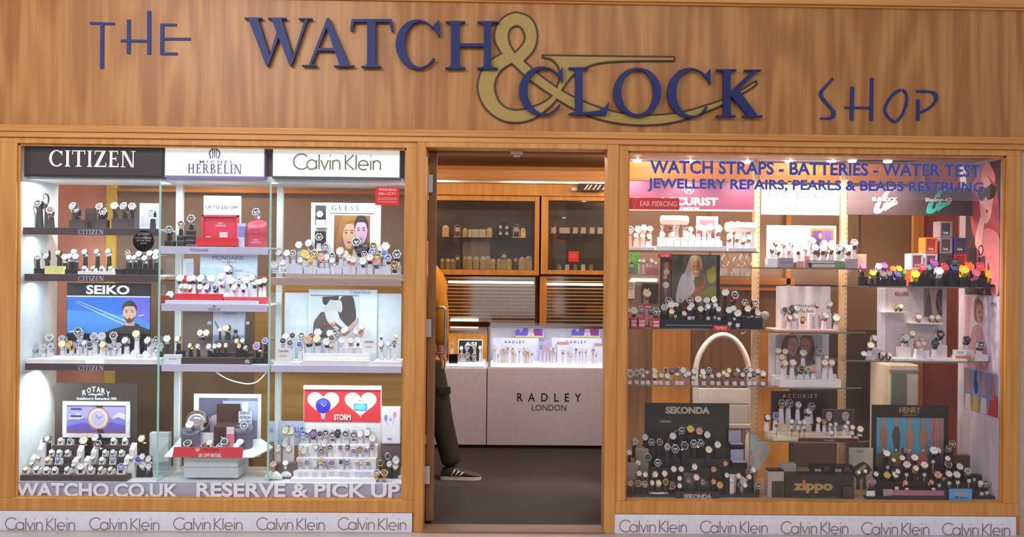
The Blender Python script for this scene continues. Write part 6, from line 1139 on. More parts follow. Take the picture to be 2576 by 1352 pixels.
L = [('4a3c34', smooth([(.1, .5), (.6, .25), (.98, .5), (.9, .62), (.4, .9), (.08, .6)])), ('b8a898', [(.2, .62), (.68, .34), (.78, .42), (.32, .74)]), ('6a5848', [(.36, .86), (.92, .6), (.93, .66), (.4, .92)])]
poster('leaflet', 'cream leaflet with printed open watch box leaning by the rack', (2135, 1127, 2196, 1236), .26, mat('leaflet_cream', 'cfc2ae', .5), ZF2, [((2138, 1145, 2193, 1215), 'cbbda8', L)], [('HENRY', (2155, 1133, 2174, 1140), mat('gold_dim'), .0)], cat='leaflet', thick=.003)
def lying(lab, name, P, Y0, Y1, m_, h=.006, cat='card', rise=.0):
    a0, b0 = at(P[0], 1260, Y0).x, at(P[1], 1260, Y0).x; a1, b1 = at(P[2], 1240, Y1).x, at(P[3], 1240, Y1).x
    return obj(name, MB().loft([[(a0, Y0, ZF2), (b0, Y0, ZF2), (b1, Y1, ZF2+rise), (a1, Y1, ZF2+rise)], [(a0, Y0, ZF2+h), (b0, Y0, ZF2+h), (b1, Y1, ZF2+rise+h), (a1, Y1, ZF2+rise+h)]], smooth=False), m_), (a0, b0, a1, b1)
t = thing('pink_mat', (at(2308, 1260, .07).x, .07, ZF2), 'dusty pink mat in a dark frame lying sloped at the window edge', 'mat')
o, _ = lying('', 'dark_border', (2232, 2394, 2225, 2386), .05, .09, HB, .004, rise=.04); o.parent = t; o.matrix_parent_inverse = Matrix.Translation(t.location).inverted()
o, _ = lying('', 'pink_felt', (2240, 2378, 2234, 2374), .052, .0875, mat('felt_pink', 'a86a7c', .8), .0052, rise=.0375); o.parent = t; o.matrix_parent_inverse = Matrix.Translation(t.location).inverted()
L = [('d8c0a8', ell(.34, .42, .13, .16)), ('8fb0d0', ell(.34, .42, .10, .12)), ('d0a8a0', ell(.64, .4, .13, .15)), ('c08a80', ell(.64, .4, .1, .11)), ('2a5a5c', [(.26, .56), (.4, .58), (.36, .8), (.28, .78)]), ('3a4a60', [(.45, .78), (.5, .68), (.82, .7), (.8, .74), (.54, .73), (.48, .8)])]
poster('picture_card', 'bright sky blue card with two printed watches at the window edge', (2386, 1229, 2447, 1264), .052, mat('card_edge', '3a3a44', .5), ZF2, [((2388, 1231, 2445, 1262), '5fa8e0', L)], cat='card', thick=.003)
t = thing('gift_tin', (at(2212, 1255, .07).x, .07, ZF2), 'dark open gift box with white card and grey booklet at the window edge', 'box'); obj('tray', pbz(2178, 1250, 2246, ZF2, .055, .09), HB, t, .002)
obj('white_card', pb(2180, 1236, 2201, 1254, .060, .063), WHITE, t); obj('booklet', pb(2222, 1232, 2245, 1252, .064, .068), mat('booklet_grey', 'a8a2a0', .5), t)

# ================================================================ WATCHES
ZK = {'A1': (40, 450, 6.4375), 'A2': (40, 600, 6.4375), 'A3': (40, 790, 6.4375), 'A4': (30, 1050, 6.4375), 'A5': (390, 500, 8.557), 'A6': (390, 630, 8.557), 'A7': (390, 770, 8.557), 'A8': (400, 970, 5.633),
      'B1': (670, 490, 5.878), 'B2': (670, 720, 5.878), 'B3': (660, 960, 5.2), 'B4': (1560, 530, 7.117), 'B5': (1900, 540, 8.45), 'B6': (2140, 520, 6.4375), 'B7': (1560, 700, 6.44), 'B8': (1560, 900, 6.44),
      'C1': (1920, 710, 4.664), 'C2': (2140, 720, 6.4375), 'C3': (1890, 970, 8.31), 'C4': (1560, 1060, 6.438), 'C5': (2110, 1080, 6.133), 'C8': (1110, 800, 6.133)}
zr1 = ZG
ROWS = [
 ('A1', 'upper dark-fronted shelf', S['b11'], .17, 'k', 30, '350,395,62,skn 915,440,55,sks 975,510,60,knn 1350,450,55,snn 1410,530,60,snn 1595,440,58,sgn 1740,440,58,skn 1880,450,58,snk 555,505,62,snn 2190,545,55,sbs'),
 ('A1', 'rear of upper dark-fronted shelf', S['b11'], .27, 'k', 20, '415,295,66,snn'),
 ('A2', 'rear of middle dark-fronted shelf', S['b12'], .25, 'k', 35, '485,220,45,ssn 680,230,45,gwn 940,215,45,sws 1110,215,45,sws 1305,210,42,sws 1490,205,45,sws 1805,230,45,gks 1990,250,50,sws 2165,240,50,sws 2270,220,50,sws'),
 ('A2', 'front of middle dark-fronted shelf', S['b12'], .18, 'k', 35, '350,310,40,snn 485,290,45,ssn 790,300,50,sws 865,290,45,sws 965,295,48,sws 1830,310,42,sws 1915,310,38,sws 2080,320,45,sws 2260,300,48,sws'),
 ('A2', 'white cushions, middle dark-fronted shelf', S['b12']+.012, .12, 'c', 50, '1110,440,34,swn 1245,440,34,swn 1390,440,34,swn 1530,435,34,sws'),
 ('A3', 'rear row below jet-trail poster', S['b13'], .27, 'w', 25, '545,385,60,sss 740,400,55,sss 1005,290,65,sks 1260,365,60,sss 1390,365,60,sss 1580,355,60,sns 1945,325,58,gws 1765,430,55,swk 2130,430,55,swn 2270,425,50,sks'),
 ('A3', 'front row below jet-trail poster', S['b13'], .18, 'w', 25, '305,545,52,sss 440,540,50,sss 565,530,52,sss 745,490,55,gws 865,495,55,ggg 985,490,45,sbs 1105,470,45,sws 1195,500,50,skn 1405,500,55,gwg 1480,530,45,sss 1565,510,42,sss 1660,510,42,sss 1915,640,52,sws 2110,660,58,sws 2215,530,48,sss'),
 ('A4', 'top tier below mountain picture', RT1[2], .262, 'c', 48, '785,400,38,swt 935,410,38,skn'), ('A4', 'top tier near glass divider', RT2[2], .262, 'c', 48, '1640,405,38,swn 1825,405,38,swn'),
 ('A4', 'second tier below mountain picture', RT1[1], .21, 'c', 48, '640,610,36,swt 760,605,36,swt 895,600,36,swt'), ('A4', 'second tier near glass divider', RT2[1], .21, 'c', 48, '1500,605,36,swt 1630,605,36,swt 1770,600,36,swt'),
 ('A4', 'third tier below mountain picture', RT1[0], .165, 'c', 48, '580,705,42,gwg 745,700,46,sbs'), ('A4', 'third tier near glass divider', RT2[0], .165, 'c', 48, '1455,705,40,swt 1630,695,46,sbs'),
 ('A4', 'front edge below mountain picture', ZRF, .092, 'c', 48, '220,870,40,gwg 400,840,44,swk 560,850,40,swk 690,850,40,swk 890,860,42,sws 1115,825,56,swn 1275,850,44,rwr 1435,860,44,rwr 1590,860,42,rwr 1765,825,58,sbn'),
 ('A4', 'white cushions between dark stands', ZF, .14, 'cs', 48, '1000,770,40,swt 1200,760,40,swn'), ('A4', 'tall cushions between dark stands', ZF, .20, 'cs', 48, '1090,645,42,swn 1310,655,42,sws'),
 ('A4', 'loose cushions near end wall', ZF, .13, 'cs', 48, '320,745,42,gwg 440,645,42,sws'), ('A4', 'loose cushions near glass divider', ZF, .14, 'cs', 48, '1935,645,44,sws 1850,745,44,sws'),
 ('A4', 'standing below mountain picture', ZF, .27, 'k', 25, '465,385,45,swk 570,350,45,sws 1160,375,65,gwg 1350,330,60,sws 2100,350,58,gwg'), ('A4', 'standing forward of mountain picture', ZF, .22, 'k', 25, '1390,440,60,sks'),
 ('A4', 'cluster beside glass divider', ZF, .15, 'k', 25, '1900,830,50,swn 2050,690,60,sbs 2120,775,55,sws 2210,680,50,sws 2215,800,48,sws 2110,640,45,sws'),
 ('A5', 'shelf with open red box', S['b21'], .165, 'k', 22, '300,670,75,skk 555,545,75,sns 775,430,80,sns'), ('A5', 'inside open red box', S['b21']+.006, .155, 'r', 40, '1140,765,66,sns'), ('A5', 'on red drum stand', zt0+.03, .15, 'r', 25, '2165,540,80,sks'),
 ('A6', 'rear row above red bases', S['b22'], .22, 'w', 32, '535,600,75,swn 740,615,65,swn 820,600,65,swk 985,605,85,swk 1215,605,85,sww 1420,560,75,swp 1435,690,65,swr 1640,660,75,swn 1810,660,70,snn 1955,650,72,swn 2090,590,70,swk 2145,690,68,swn 2255,680,62,swn 2350,650,62,swn'),
 ('A6', 'raised above red bases', S['b22'], .27, 'w', 20, '1560,395,75,swn'),
 ('A6', 'front row above red bases', S['b22'], .15, 'w', 28, '560,775,55,swt 650,780,58,sws 735,795,58,swr 965,790,60,swp 1110,795,60,swb 1285,805,58,skk 1700,805,65,swp 1900,790,65,swk 320,955,75,swn 1545,985,75,sws'),
 ('A7', 'back of dark crested display', MT[2], .265, 'k', 20, '970,580,66,sws 1100,580,66,gwt 1535,480,68,gwg 1400,510,40,gwr'),
 ('A7', 'front of dark crested display', MT[0], .13, 'k', 20, '745,860,48,gwg 915,870,46,sws 1155,880,58,sws 1285,870,48,sws 1380,855,48,sws 1520,850,45,qws 1755,760,48,gwg 1880,750,46,sws 1810,870,46,gwg 1940,900,46,sws'),
 ('A7', 'either side of crested display', S['b23'], .20, 'k', 20, '255,710,72,sws 475,710,62,swt 2185,870,82,sps 2370,760,65,sbn 110,870,75,sss'),
 ('A8', 'front of sloping board', tilt(.11)+.002, .11, 'r', 55, '405,800,56,skn 640,810,46,rkn 855,820,42,skk 1100,815,46,sws'), ('A8', 'middle of sloping board', tilt(.15)+.002, .15, 'r', 50, '715,770,44,sws 925,770,50,sks 1150,760,50,sws'),
 ('A8', 'on grey drum stands', zs(1082, 481, .19)-.02, .17, 'r', 45, '435,665,58,sws 1205,625,52,sks'), ('A8', 'in open dark box', tilt(.22)+.015, .21, 'r', 45, '920,575,46,sks'),
 ('B1', 'upper niche beside couple photo', box_at(795, 553, 817, 567, .265)[3], .262, 'r', 15, '790,235,46,swk'), ('B1', 'lower niche beside couple photo', box_at(791, 628, 821, 632, .26)[3], .255, 'w', 15, '780,630,52,skk'),
 ('B1', 'back row under couple photo', zr1, .26, 'w', 22, '480,745,50,sws 625,720,52,sws 665,795,48,sns 875,770,52,sns 1330,700,65,skk 1370,820,55,kkk 1460,770,55,kkk 1580,760,55,gkk 1765,765,58,sws 1685,800,40,sws'),
 ('B1', 'middle row under couple photo', zr1, .215, 'w', 22, '180,865,42,sws 300,865,45,sws 390,870,48,sns 560,870,52,ggg 710,870,52,gng 600,905,42,gwg 810,920,52,rrr 890,930,45,rws 970,905,50,skk 1090,840,62,rws 1165,880,52,rws 1560,845,45,sbk 1450,880,45,sks 1650,920,50,gnk 1745,870,50,sbs 1930,885,62,skk'),
 ('B1', 'front row under couple photo', zr1, .13, 'w', 22, '655,965,42,ggg 975,975,42,sws 1220,940,50,rwr 1285,960,50,rwr 1430,985,55,swb 1530,930,55,rwk 1625,985,62,rrb 1800,940,52,sbk 1895,1050,62,gnk 115,1040,58,sws 245,1005,42,sws 255,1070,42,sws 500,970,40,sws'),
 ('B2', 'back row under embrace photo', S['b32'], .255, 'w', 25, '285,745,45,sws 385,735,48,sks 520,735,52,sns 665,740,45,rnk 760,690,55,sws 940,700,50,sws 1015,700,52,sks 1150,660,45,rwt 1180,640,40,rwt 1320,680,38,rws 1415,610,40,rwr 1390,690,35,rns 1700,730,35,swk 1920,735,38,gwg'),
 ('B2', 'front row under embrace photo', S['b32'], .15, 'w', 25, '245,815,50,sks 350,845,52,sns 490,865,48,sbs 615,800,58,rrk 745,785,58,gwk 890,825,52,swk 965,770,48,sns 960,860,42,rwr 1110,805,48,sws 1250,805,45,rwt 1355,805,45,swk 1695,860,42,sws 1700,915,30,sns 1800,850,42,sws 1895,840,38,skr'),
 ('B3', 'top step of heart display', st[3], .268, 'w', 15, '530,690,45,sbs 575,705,40,skw 665,690,48,kpk 750,690,42,sks 825,675,42,sks 915,705,48,snk 985,680,42,kkk 1090,690,45,sks 1195,705,48,snk 1280,685,42,sws 1370,670,45,swk 1440,760,48,sws'),
 ('B3', 'middle step of heart display', st[2], .212, 'w', 12, '490,925,30,qgs 550,905,45,sww 695,850,38,sws 805,815,40,swt 775,915,38,snt 885,865,35,sks 1015,870,30,qpr 1105,865,30,qnn 1195,915,35,sps 1275,890,35,rnt 1360,910,38,spw 1435,840,35,spk'),
 ('B3', 'bottom step of heart display', st[1], .155, 'w', 12, '490,1075,30,qrt 575,1065,28,qbs 685,1085,36,sws 760,1050,36,sgt 810,1080,38,sbt 905,1070,40,spt 1030,1055,34,qks 1105,1065,34,qbs 1235,1080,28,sss 1295,1060,28,rwt 1380,1080,28,sks'),
 ('B3', 'dark block beside heart display', box_at(692, 1166, 742, 1203, .14)[3], .17, 'w', 12, '295,820,40,sww 205,885,40,sww 340,880,40,sww 300,640,50,gwg 380,650,40,sws'),
 ('B3', 'door side of heart display', ZF, .16, 'k', 15, '1545,1070,38,gkn 1640,980,38,sks 1660,1080,38,sws 1745,1035,48,sws 1740,1110,40,gwt'), ('B3', 'lying at door side, floor', ZF, .09, 'r', 60, '1495,1265,48,gbg 1595,1250,48,gnr'),
 ('B3', 'on white pillows, floor', ZF+.05, .10, 'r', 50, '140,1215,40,srr'), ('B3', 'on rear white pillow, floor', ZF+.05, .14, 'r', 50, '300,1208,38,sww'),
 # ---- warm-lit window
 ('B4', 'back row under plum sign', S['r11'], .28, 'w', 25, '185,340,60,sks 320,340,60,sws 430,315,60,sws 540,330,55,rwr'), ('B4', 'front row under plum sign', S['r11'], .18, 'w', 25, '280,450,45,rwr 400,450,48,gwr 520,465,48,swn'),
 ('B4', 'back row on long tray', ZT1, .245, 'w', 25, '755,290,35,sws 900,320,45,rnn 1030,280,40,rws 1165,310,45,sns 1265,340,50,sws 1410,300,60,swr 1510,330,60,sws 1615,300,60,swt 1760,330,70,swn'), ('B4', 'on white cubes, plum sign', ZT1, .20, 'w', 25, '760,430,50,sww 935,430,50,rwr 1190,430,55,sws 1300,470,40,sws'),
 ('B4', 'on padded roll by upright', ZT0, .225, 'w', 20, '1990,250,52,snn 2110,250,52,sbn 2245,265,55,bbn 2370,275,52,rsn'), ('B4', 'cream tray by upright', ZT0, .15, 'w', 25, '1965,465,55,swn 2095,465,55,rwn 2215,510,55,swn 2310,480,50,swn'),
 ('B4', 'rear shelf, green box', S['rr0'], .66, 'w', 20, '140,900,25,sws 210,895,38,snk 350,900,28,sws 420,900,38,sws 500,890,30,sks 565,900,40,sws 640,940,32,sws'),
 ('B5', 'back row, bright white board', S['r21'], .25, 'w', 32, '445,600,50,rwn 615,610,55,swt 790,610,50,swp 935,620,55,sww 1215,560,75,sps 1480,620,75,sws 1630,620,70,rwn 1880,640,70,swp 2110,600,75,snn'),
 ('B5', 'front row, bright white board', S['r21'], .19, 'w', 32, '365,710,60,swn 500,740,65,swn 715,730,65,rwp 915,740,60,swn 1080,720,50,sws 1275,705,75,swn 1445,715,75,swn 1620,705,75,gwn 1785,710,70,sbk 1985,720,78,swn'),
 ('B6', 'front, rubber watch shelf', S['r31'], .14, 'k', 28, '360,1075,50,ilime 530,1095,50,igrey 625,1085,45,igrey 765,1095,50,iviolet 1050,1095,65,iyellow 1435,1045,65,iwhite 1840,1025,70,iyellow 2030,1075,65,ipink 2265,1100,75,iyellow'),
 ('B6', 'back, rubber watch shelf', S['r31'], .20, 'k', 28, '205,970,45,ipink 460,970,50,iwhite 550,960,50,ipurple 690,1010,45,iorange 790,1010,48,iyellow 860,1060,42,igreen 1175,985,58,ired 1260,990,50,iteal 1355,915,62,ipurple 1530,980,65,ired 1690,900,55,iblack 1690,985,60,iblue 1930,970,70,iorange 2120,980,80,ired'),
 ('B7', 'red cartons by doorway', S['r12'], .16, 'x', 25, '130,520,40,swn 225,530,58,swn 340,505,48,snt 515,515,45,skn 590,545,62,snr'), ('B7', 'tall carton by doorway', S['r12'], .235, 'x', 20, '435,245,65,gws'),
 ('B7', 'back row, red-tagged black stand', BT[1], .255, 'k', 20, '785,370,55,sks 975,350,52,sss 1130,360,55,snk 1265,345,55,sws 1405,360,50,sws 1520,350,55,gws 1705,235,58,swk 1860,280,60,skr'),
 ('B7', 'middle row, red-tagged black stand', BT[1], .18, 'k', 20, '720,475,55,sst 830,435,55,sws 910,430,40,gwn 1160,440,45,sws 1545,440,40,sws 2020,400,50,skn 2190,410,55,sno'),
 ('B7', 'front row, red-tagged black stand', BT[0], .125, 'k', 20, '835,545,45,gwt 1040,575,42,gwg 1125,490,42,swk 1305,500,48,gwg 1425,460,45,sws 1595,505,42,sws 1765,520,52,sws 1840,490,45,sws 1905,570,58,sws 2070,500,52,gwn 2230,565,52,swk'),
 ('B8', 'front row, third glass shelf', S['r13'], .17, 'a', 20, '375,295,28,sws 565,295,45,gwn 665,290,42,gwg 765,300,45,sws 930,270,30,sws 1065,285,38,sws 1110,260,40,sws 1185,325,32,sws 1360,315,32,sws 1490,300,32,sws 1600,285,40,sws 1735,285,38,gwn 1870,255,45,gkn 1985,280,38,swn 2100,280,38,swn 2180,260,35,skn 2315,260,50,gwn 2235,220,42,swn'),
 ('B8', 'back row, third glass shelf', S['r13'], .25, 'a', 20, '165,260,60,sss 270,250,50,sss 355,230,45,sss 440,240,30,rwr 560,220,45,sws 740,200,35,skk 850,210,40,skk 930,190,35,skk 1025,210,48,sws 1205,220,48,sws 1345,240,50,sws 1440,210,45,skk 1680,245,35,gws 1765,210,40,gwg 1910,210,35,sws 2040,215,40,skk 2115,200,42,sws'),
 ('C1', 'white board with script', ZBER, .20, 'w', 25, '255,330,37,sns 340,320,37,knk 400,310,38,sws 640,265,26,swr 780,255,35,sws'), ('C1', 'front, white board with script', ZBER, .15, 'w', 25, '315,415,30,rwt 385,400,33,sws 468,435,32,gnn 735,390,38,swr 860,420,42,sws'),
 ('C1', 'back row, two-women photo', S['r23'], .26, 'w', 18, '178,805,35,gwg 258,815,35,gwg 220,880,35,gwg 470,830,40,sws 665,810,42,sss 740,885,30,rwr'), ('C1', 'front row, two-women photo', WT[0], .14, 'w', 22, '255,950,38,gwg 350,945,38,sws 450,1020,38,gkn 530,1020,38,sss 590,1010,38,rrr 725,945,40,rwr 805,945,38,rwr'),
 ('C2', 'upper ledge, pale pink unit', LEDGE1, .255, 'r', 30, '815,355,42,gwn 740,360,40,gnn'), ('C2', 'lower ledge, pale pink unit', LEDGE2, .255, 'r', 25, '1110,535,48,rwr 1320,535,45,rwr 1415,545,45,rwr'),
 ('C2', 'back, pale pink unit', S['r32'], .21, 'w', 22, '395,845,50,swn 900,835,58,swn 1000,765,50,gwt 1155,860,40,rrr 1455,780,62,kkk 1890,870,52,kkk'), ('C2', 'front, pale pink unit', S['r32'], .15, 'w', 22, '325,955,55,gwn 1100,940,48,rwr 1180,925,48,rwr 1370,930,58,kkk 2115,950,60,skk'),
 ('C2', 'lying by pale pink unit', S['r32'], .12, 'r', 40, '215,1155,48,swk 520,1155,48,rwn 630,1170,44,rwn'),
 ('C3', 'back, maroon board', AT[2], .26, 'w', 20, '645,375,72,skg 815,370,70,sks 985,405,65,sws 1200,540,70,swk 1270,440,70,sks'), ('C3', 'middle, maroon board', AT[1], .20, 'w', 20, '345,670,62,gwn 525,635,65,sbs 845,755,50,swr 1000,770,45,sws 1115,765,52,sws 1410,720,55,gwg 1530,760,50,gng 2020,780,42,sws'),
 ('C3', 'front, maroon board', AT[0], .14, 'w', 20, '1655,825,35,sws 1770,810,35,sws 1965,865,42,sws 2120,880,50,rwr 2280,915,65,gwk 1670,1010,46,sws'),
 ('C4', 'top tier, chronograph poster', KT[4], .275, 'k', 15, '405,265,50,swk 855,245,55,swk 995,160,50,sks 1140,130,55,gyk 1285,165,55,rrk 1410,225,55,swk'), ('C4', 'upper tier, chronograph poster', KT[3], .228, 'k', 18, '245,330,50,sss 510,345,52,skk 640,345,52,snn 1195,370,60,sks 1310,360,55,sks 1580,385,52,sws'),
 ('C4', 'middle tier, chronograph poster', KT[2], .188, 'k', 18, '150,510,45,swk 765,420,50,sss 895,450,62,sks 1045,400,60,sks 1435,465,55,gwk 450,585,55,skk'), ('C4', 'lower tier, chronograph poster', KT[1], .145, 'k', 18, '170,740,45,gwk 290,680,45,swk 610,680,55,sks 870,780,48,sws 990,780,45,gws 1205,745,50,sws 1515,785,42,rrr 1705,690,38,rrr'),
 ('C4', 'rear of charcoal front step', KT[0], .108, 'k', 18, '310,850,45,rwk 410,870,40,sws 570,865,48,swg 720,850,45,swg 965,930,38,sws 1235,915,50,rwr 1730,880,38,sws 1920,890,42,gwg 2090,905,42,gwg 2160,790,45,sws'),
 ('C4', 'front of charcoal front step', KT[0], .088, 'k', 18, '165,1010,45,srn 295,1010,52,gng 400,1025,50,snn 520,1000,40,gwg 625,1005,48,gwg 740,985,48,gng 850,1050,52,rnr 965,1050,38,sws 1110,970,32,sks 1340,1000,35,sks 1515,985,40,rrr 1615,1040,50,ggg 1800,960,30,sws 1935,1035,36,skk 2025,1040,36,sws 2240,1050,48,sks'),
 ('C5', 'top tier, arms poster', HT[3], .272, 'k', 28, '740,375,50,swn 1040,330,45,rpn 1170,440,55,rwn 1470,330,62,swk 1530,330,45,swk 1750,230,52,gkk 1700,300,45,sks'), ('C5', 'upper tier, arms poster', HT[2], .225, 'k', 32, '845,480,35,rwn 980,445,42,rwn 1050,550,58,rwn 1320,555,55,rwn 1680,455,42,rwn 1690,545,55,sns 1865,590,58,rwn'),
 ('C5', 'lower tier, arms poster', HT[1], .175, 'k', 32, '575,695,40,swn 745,715,50,ggn 870,745,55,rwn 910,655,40,rwn 1190,605,45,gwt 1530,740,55,rrn 1700,695,52,rwr 1820,705,55,swn 1990,650,50,sss'), ('C5', 'front tier, arms poster', HT[0], .12, 'k', 32, '520,810,50,rpt 1030,830,38,rrr 1430,820,38,rrr 2190,835,38,sww 2270,840,52,sns 310,670,30,gwg 410,650,30,gwg'),
 ('C8', 'lower counter case', ZDK, 2.35, 'w', 20, '160,420,28,sks 310,470,30,sws 395,465,35,sbs 510,450,32,sns 600,460,28,sws 275,590,35,rns 345,580,25,sns 415,575,35,sns 505,590,38,snr 405,740,20,sns 490,745,20,sns'),
 ('C8', 'lit counter case', ZDK, 2.32, 'w', 20, '825,470,25,rwr 820,550,18,rws 880,570,20,rwr 920,510,22,rwr 965,450,28,rwr 1000,510,24,sws 1030,440,25,rwn 1095,510,30,rwr 1100,440,25,sws 1140,560,22,rwr 1205,500,20,rwk 1270,505,24,rwr 1275,450,20,sws 1285,540,30,rwr 1340,500,30,rwr 1365,570,20,rwr 1405,545,20,rwn 1540,440,25,skb 1595,430,25,srr 1650,470,20,srr 1695,480,25,sws 1735,440,22,sws 1760,510,28,sws 1885,520,25,rwn 1955,495,30,sws 2000,570,25,rwr 2080,490,25,spp 2135,500,25,swk 2180,490,22,sws 2230,500,25,swr 2345,500,28,srr 2390,560,20,swk'),
]
MC = {'s': mat('watch_steel', 'c4c5ca', .30, 1), 'g': mat('watch_gold', 'e0b860', .20, 1), 'r': mat('watch_rose', 'dfa288', .22, 1), 'k': mat('watch_black', '26262a', .25, .4), 'q': mat('watch_steel'), 'b': mat('watch_blue', '3a44a0', .3, .3)}
MD = {'w': mat('dial_pearl', 'f0efec', .55, 0, 0, .2), 'k': mat('dial_black', '232326', .55, 0, 0, .2), 'b': mat('dial_blue', '3c4aa0', .55, 0, 0, .2), 'n': mat('dial_brown', '5c4038', .55, 0, 0, .2), 'g': mat('dial_gold', 'd8b468', .55, 0, 0, .2), 'r': mat('dial_rose', 'd8a090', .55, 0, 0, .2), 's': mat('dial_silver', 'b4b4b8', .55, 0, 0, .2), 'p': mat('dial_purple', '8a5a96', .55, 0, 0, .2), 'y': mat('dial_yellow', 'e0cc3c', .55, 0, 0, .2)}
MS = {'s': MC['s'], 'g': MC['g'], 'r': mat('watch_rose'), 'k': mat('strap_black', '2a2626', .6), 'n': mat('strap_brown', '5e3c2a', .6), 't': mat('strap_tan', 'c08850', .6), 'w': mat('strap_white', 'ecebe8', .5), 'p': mat('strap_pink', 'd8a0b4', .6), 'b': mat('strap_blue', '3f62a4', .6), 'o': mat('strap_orange', 'e87038', .6)}
STRAPRED = mat('strap_red', 'c03a34', .6)
ICE = {k: mat('rubber_'+k, v, .38) for k, v in dict(lime='a8b83c', grey='6f6670', violet='6a58a8', yellow='f0cc20', white='ece6f0', pink='f07fa8', purple='9a50a8', orange='f47a28', green='68b838', red='e4485c', teal='3a8a80', black='2c2a2c', blue='3c48a0').items()}
STANDM = {'k': mat('stand_black', '2c2828', .4), 'w': mat('stand_white', 'e2e0e8', .4), 'a': CLEAR, 'c': mat('cushion_white', 'eeeeec', .7), 'x': mat('stand_card', 'b8a090', .5)}
NMC = {'s': 'steel', 'g': 'gold', 'r': 'rose-gold', 'k': 'black', 'q': 'square steel', 'b': 'blue'}; NMD = {'w': 'white', 'k': 'black', 'b': 'blue', 'n': 'brown', 'g': 'gold', 'r': 'rose', 's': 'silver', 'p': 'purple', 'y': 'yellow'}
NMS = {'s': 'steel bracelet', 'g': 'gold bracelet', 'r': 'rose bracelet', 'k': 'black strap', 'n': 'brown strap', 't': 'tan strap', 'w': 'white strap', 'p': 'pink strap', 'b': 'blue strap', 'o': 'orange strap'}
RA, RB = 1.05, 1.28                                   # ring half depth and half height, in case radii
def ring(u, inner=0.): q = u; return Vector((0, -(RA-inner)*math.cos(q), (RB-inner)*math.sin(q)))
def nrm(u): v = Vector((0, -math.cos(u)/RA, math.sin(u)/RB)); return v.normalized()
PM = {}
def w_case(sq, phi, chunky, seg):
    u = math.radians(phi); P = ring(u); N = nrm(u); X = Vector((1, 0, 0)); U = N.cross(X)
    M = Matrix(((X.x, U.x, N.x, P.x), (X.y, U.y, N.y, P.y), (X.z, U.z, N.z, P.z), (0, 0, 0, 1)))
    mb = MB()
    if sq:
        a, b = .72, .95
        r = lambda k, h: [tuple(M @ Vector((x*k, y*k, h))) for x, y in ((-a, -b), (a, -b), (a, b), (-a, b))]
        mb.loft([r(.94, -.12), r(1, -.06), r(1, .10), r(.93, .17), r(.82, .17), r(.80, .12)], smooth=False, cap=False); mb.quad(r(.94, -.12)[::-1])
    else:
        mb.lathe([(.0005, -.14), (.9, -.14), (1, -.07), (1, .10), (.95, .18), (.84, .18), (.80, .12)], seg, M, cap=False)
    cr = [M @ Vector((x, 0, .02)) for x in (.96, 1.14)]; mb.tube(cr, .11, 8)
    for sx in (-1, 1):
        for sy in (-1, 1):
            e = [tuple(M @ Vector(v)) for v in ((sx*.44, sy*.82, .04), (sx*.44, sy*1.22, -.12))]; mb.tube(e, .09, 6)
    return mb, M
def w_dial(M, sq, chrono, seg):
    mb = MB(); d = 0
    if sq: mb.quad([tuple(M @ Vector((x, y, .13))) for x, y in ((-.6, -.78), (.6, -.78), (.6, .78), (-.6, .78))])
    else:
        n = seg; mb.quad([tuple(M @ Vector((.83*math.cos(2*PI*k/n), .83*math.sin(2*PI*k/n), .13))) for k in range(n)])
    def bar_(ang, r0, r1, w_, h):
        q = math.radians(90-ang); dx, dy = math.cos(q), math.sin(q); nx, ny = -dy*w_, dx*w_
        mb.quad([tuple(M @ Vector(v)) for v in ((dx*r0+nx, dy*r0+ny, h), (dx*r0-nx, dy*r0-ny, h), (dx*r1-nx, dy*r1-ny, h), (dx*r1+nx, dy*r1+ny, h))], 1)
    for k in range(12): bar_(k*30, .58, .72, .028, .137)
    bar_(-52, -.08, .40, .04, .142); bar_(58, -.1, .60, .03, .146)
    if chrono:
        for x, y in ((-.3, 0), (.3, 0), (0, -.32)):
            mb.quad([tuple(M @ Vector((x+.17*math.cos(2*PI*k/14), y+.17*math.sin(2*PI*k/14), .135))) for k in range(14)], 1)
    return mb
def w_strap(phi, bracelet, wide, n=40):
    mb = MB(); u0 = math.radians(phi); gap = .62; rings = []; th = .10 if not bracelet else .13
    if wide: th = .17
    for i in range(n+1):
        u = u0+gap+(2*PI-2*gap)*i/n; f = i/n
        hw = (.50 if not wide else .66)-.10*math.sin(PI*f)
        P = ring(u); N = nrm(u); t = th*(1 if not bracelet or i % 2 else .75); hw2 = hw*(1 if not bracelet or i % 2 else .93)
        rings.append([tuple(P+Vector((sx*hw2, 0, 0))+N*h) for sx, h in ((-1, -t*.5), (1, -t*.5), (1, t*.35), (.8, t*.5), (-.8, t*.5), (-1, t*.35))])
    mb.loft(rings, smooth=not bracelet); return mb
def w_stand(kind):
    mb = MB()
    if kind == 'c': mb.loft([[(-1.05, -1.0, 0), (1.05, -1.0, 0), (1.05, 1.15, 0), (-1.05, 1.15, 0)], [(-1.05, -1.0, .25), (1.05, -1.0, .25), (1.05, 1.15, .25), (-1.05, 1.15, .25)], [(-1.0, -.5, 1.55), (1.0, -.5, 1.55), (1.0, 1.05, 1.9), (-1.0, 1.05, 1.9)]], smooth=False)
    elif kind == 'cuff':
        rs = []
        for i in range(19):
            u = math.radians(-60+300*i/18-30); P = ring(u, .13); N = nrm(u); rs.append([tuple(P+Vector((sx*.40, 0, 0))+N*h) for sx, h in ((-1, -.05), (1, -.05), (1, .02), (-1, .02))])
        mb.loft(rs)
    else: mb.loft([[(-.72, -.5, 0), (.72, -.5, 0), (.72, .5, 0), (-.72, .5, 0)], [(-.5, -.4, 1), (.5, -.4, 1), (.5, .4, 1), (-.5, .4, 1)]], smooth=False)
    return mb
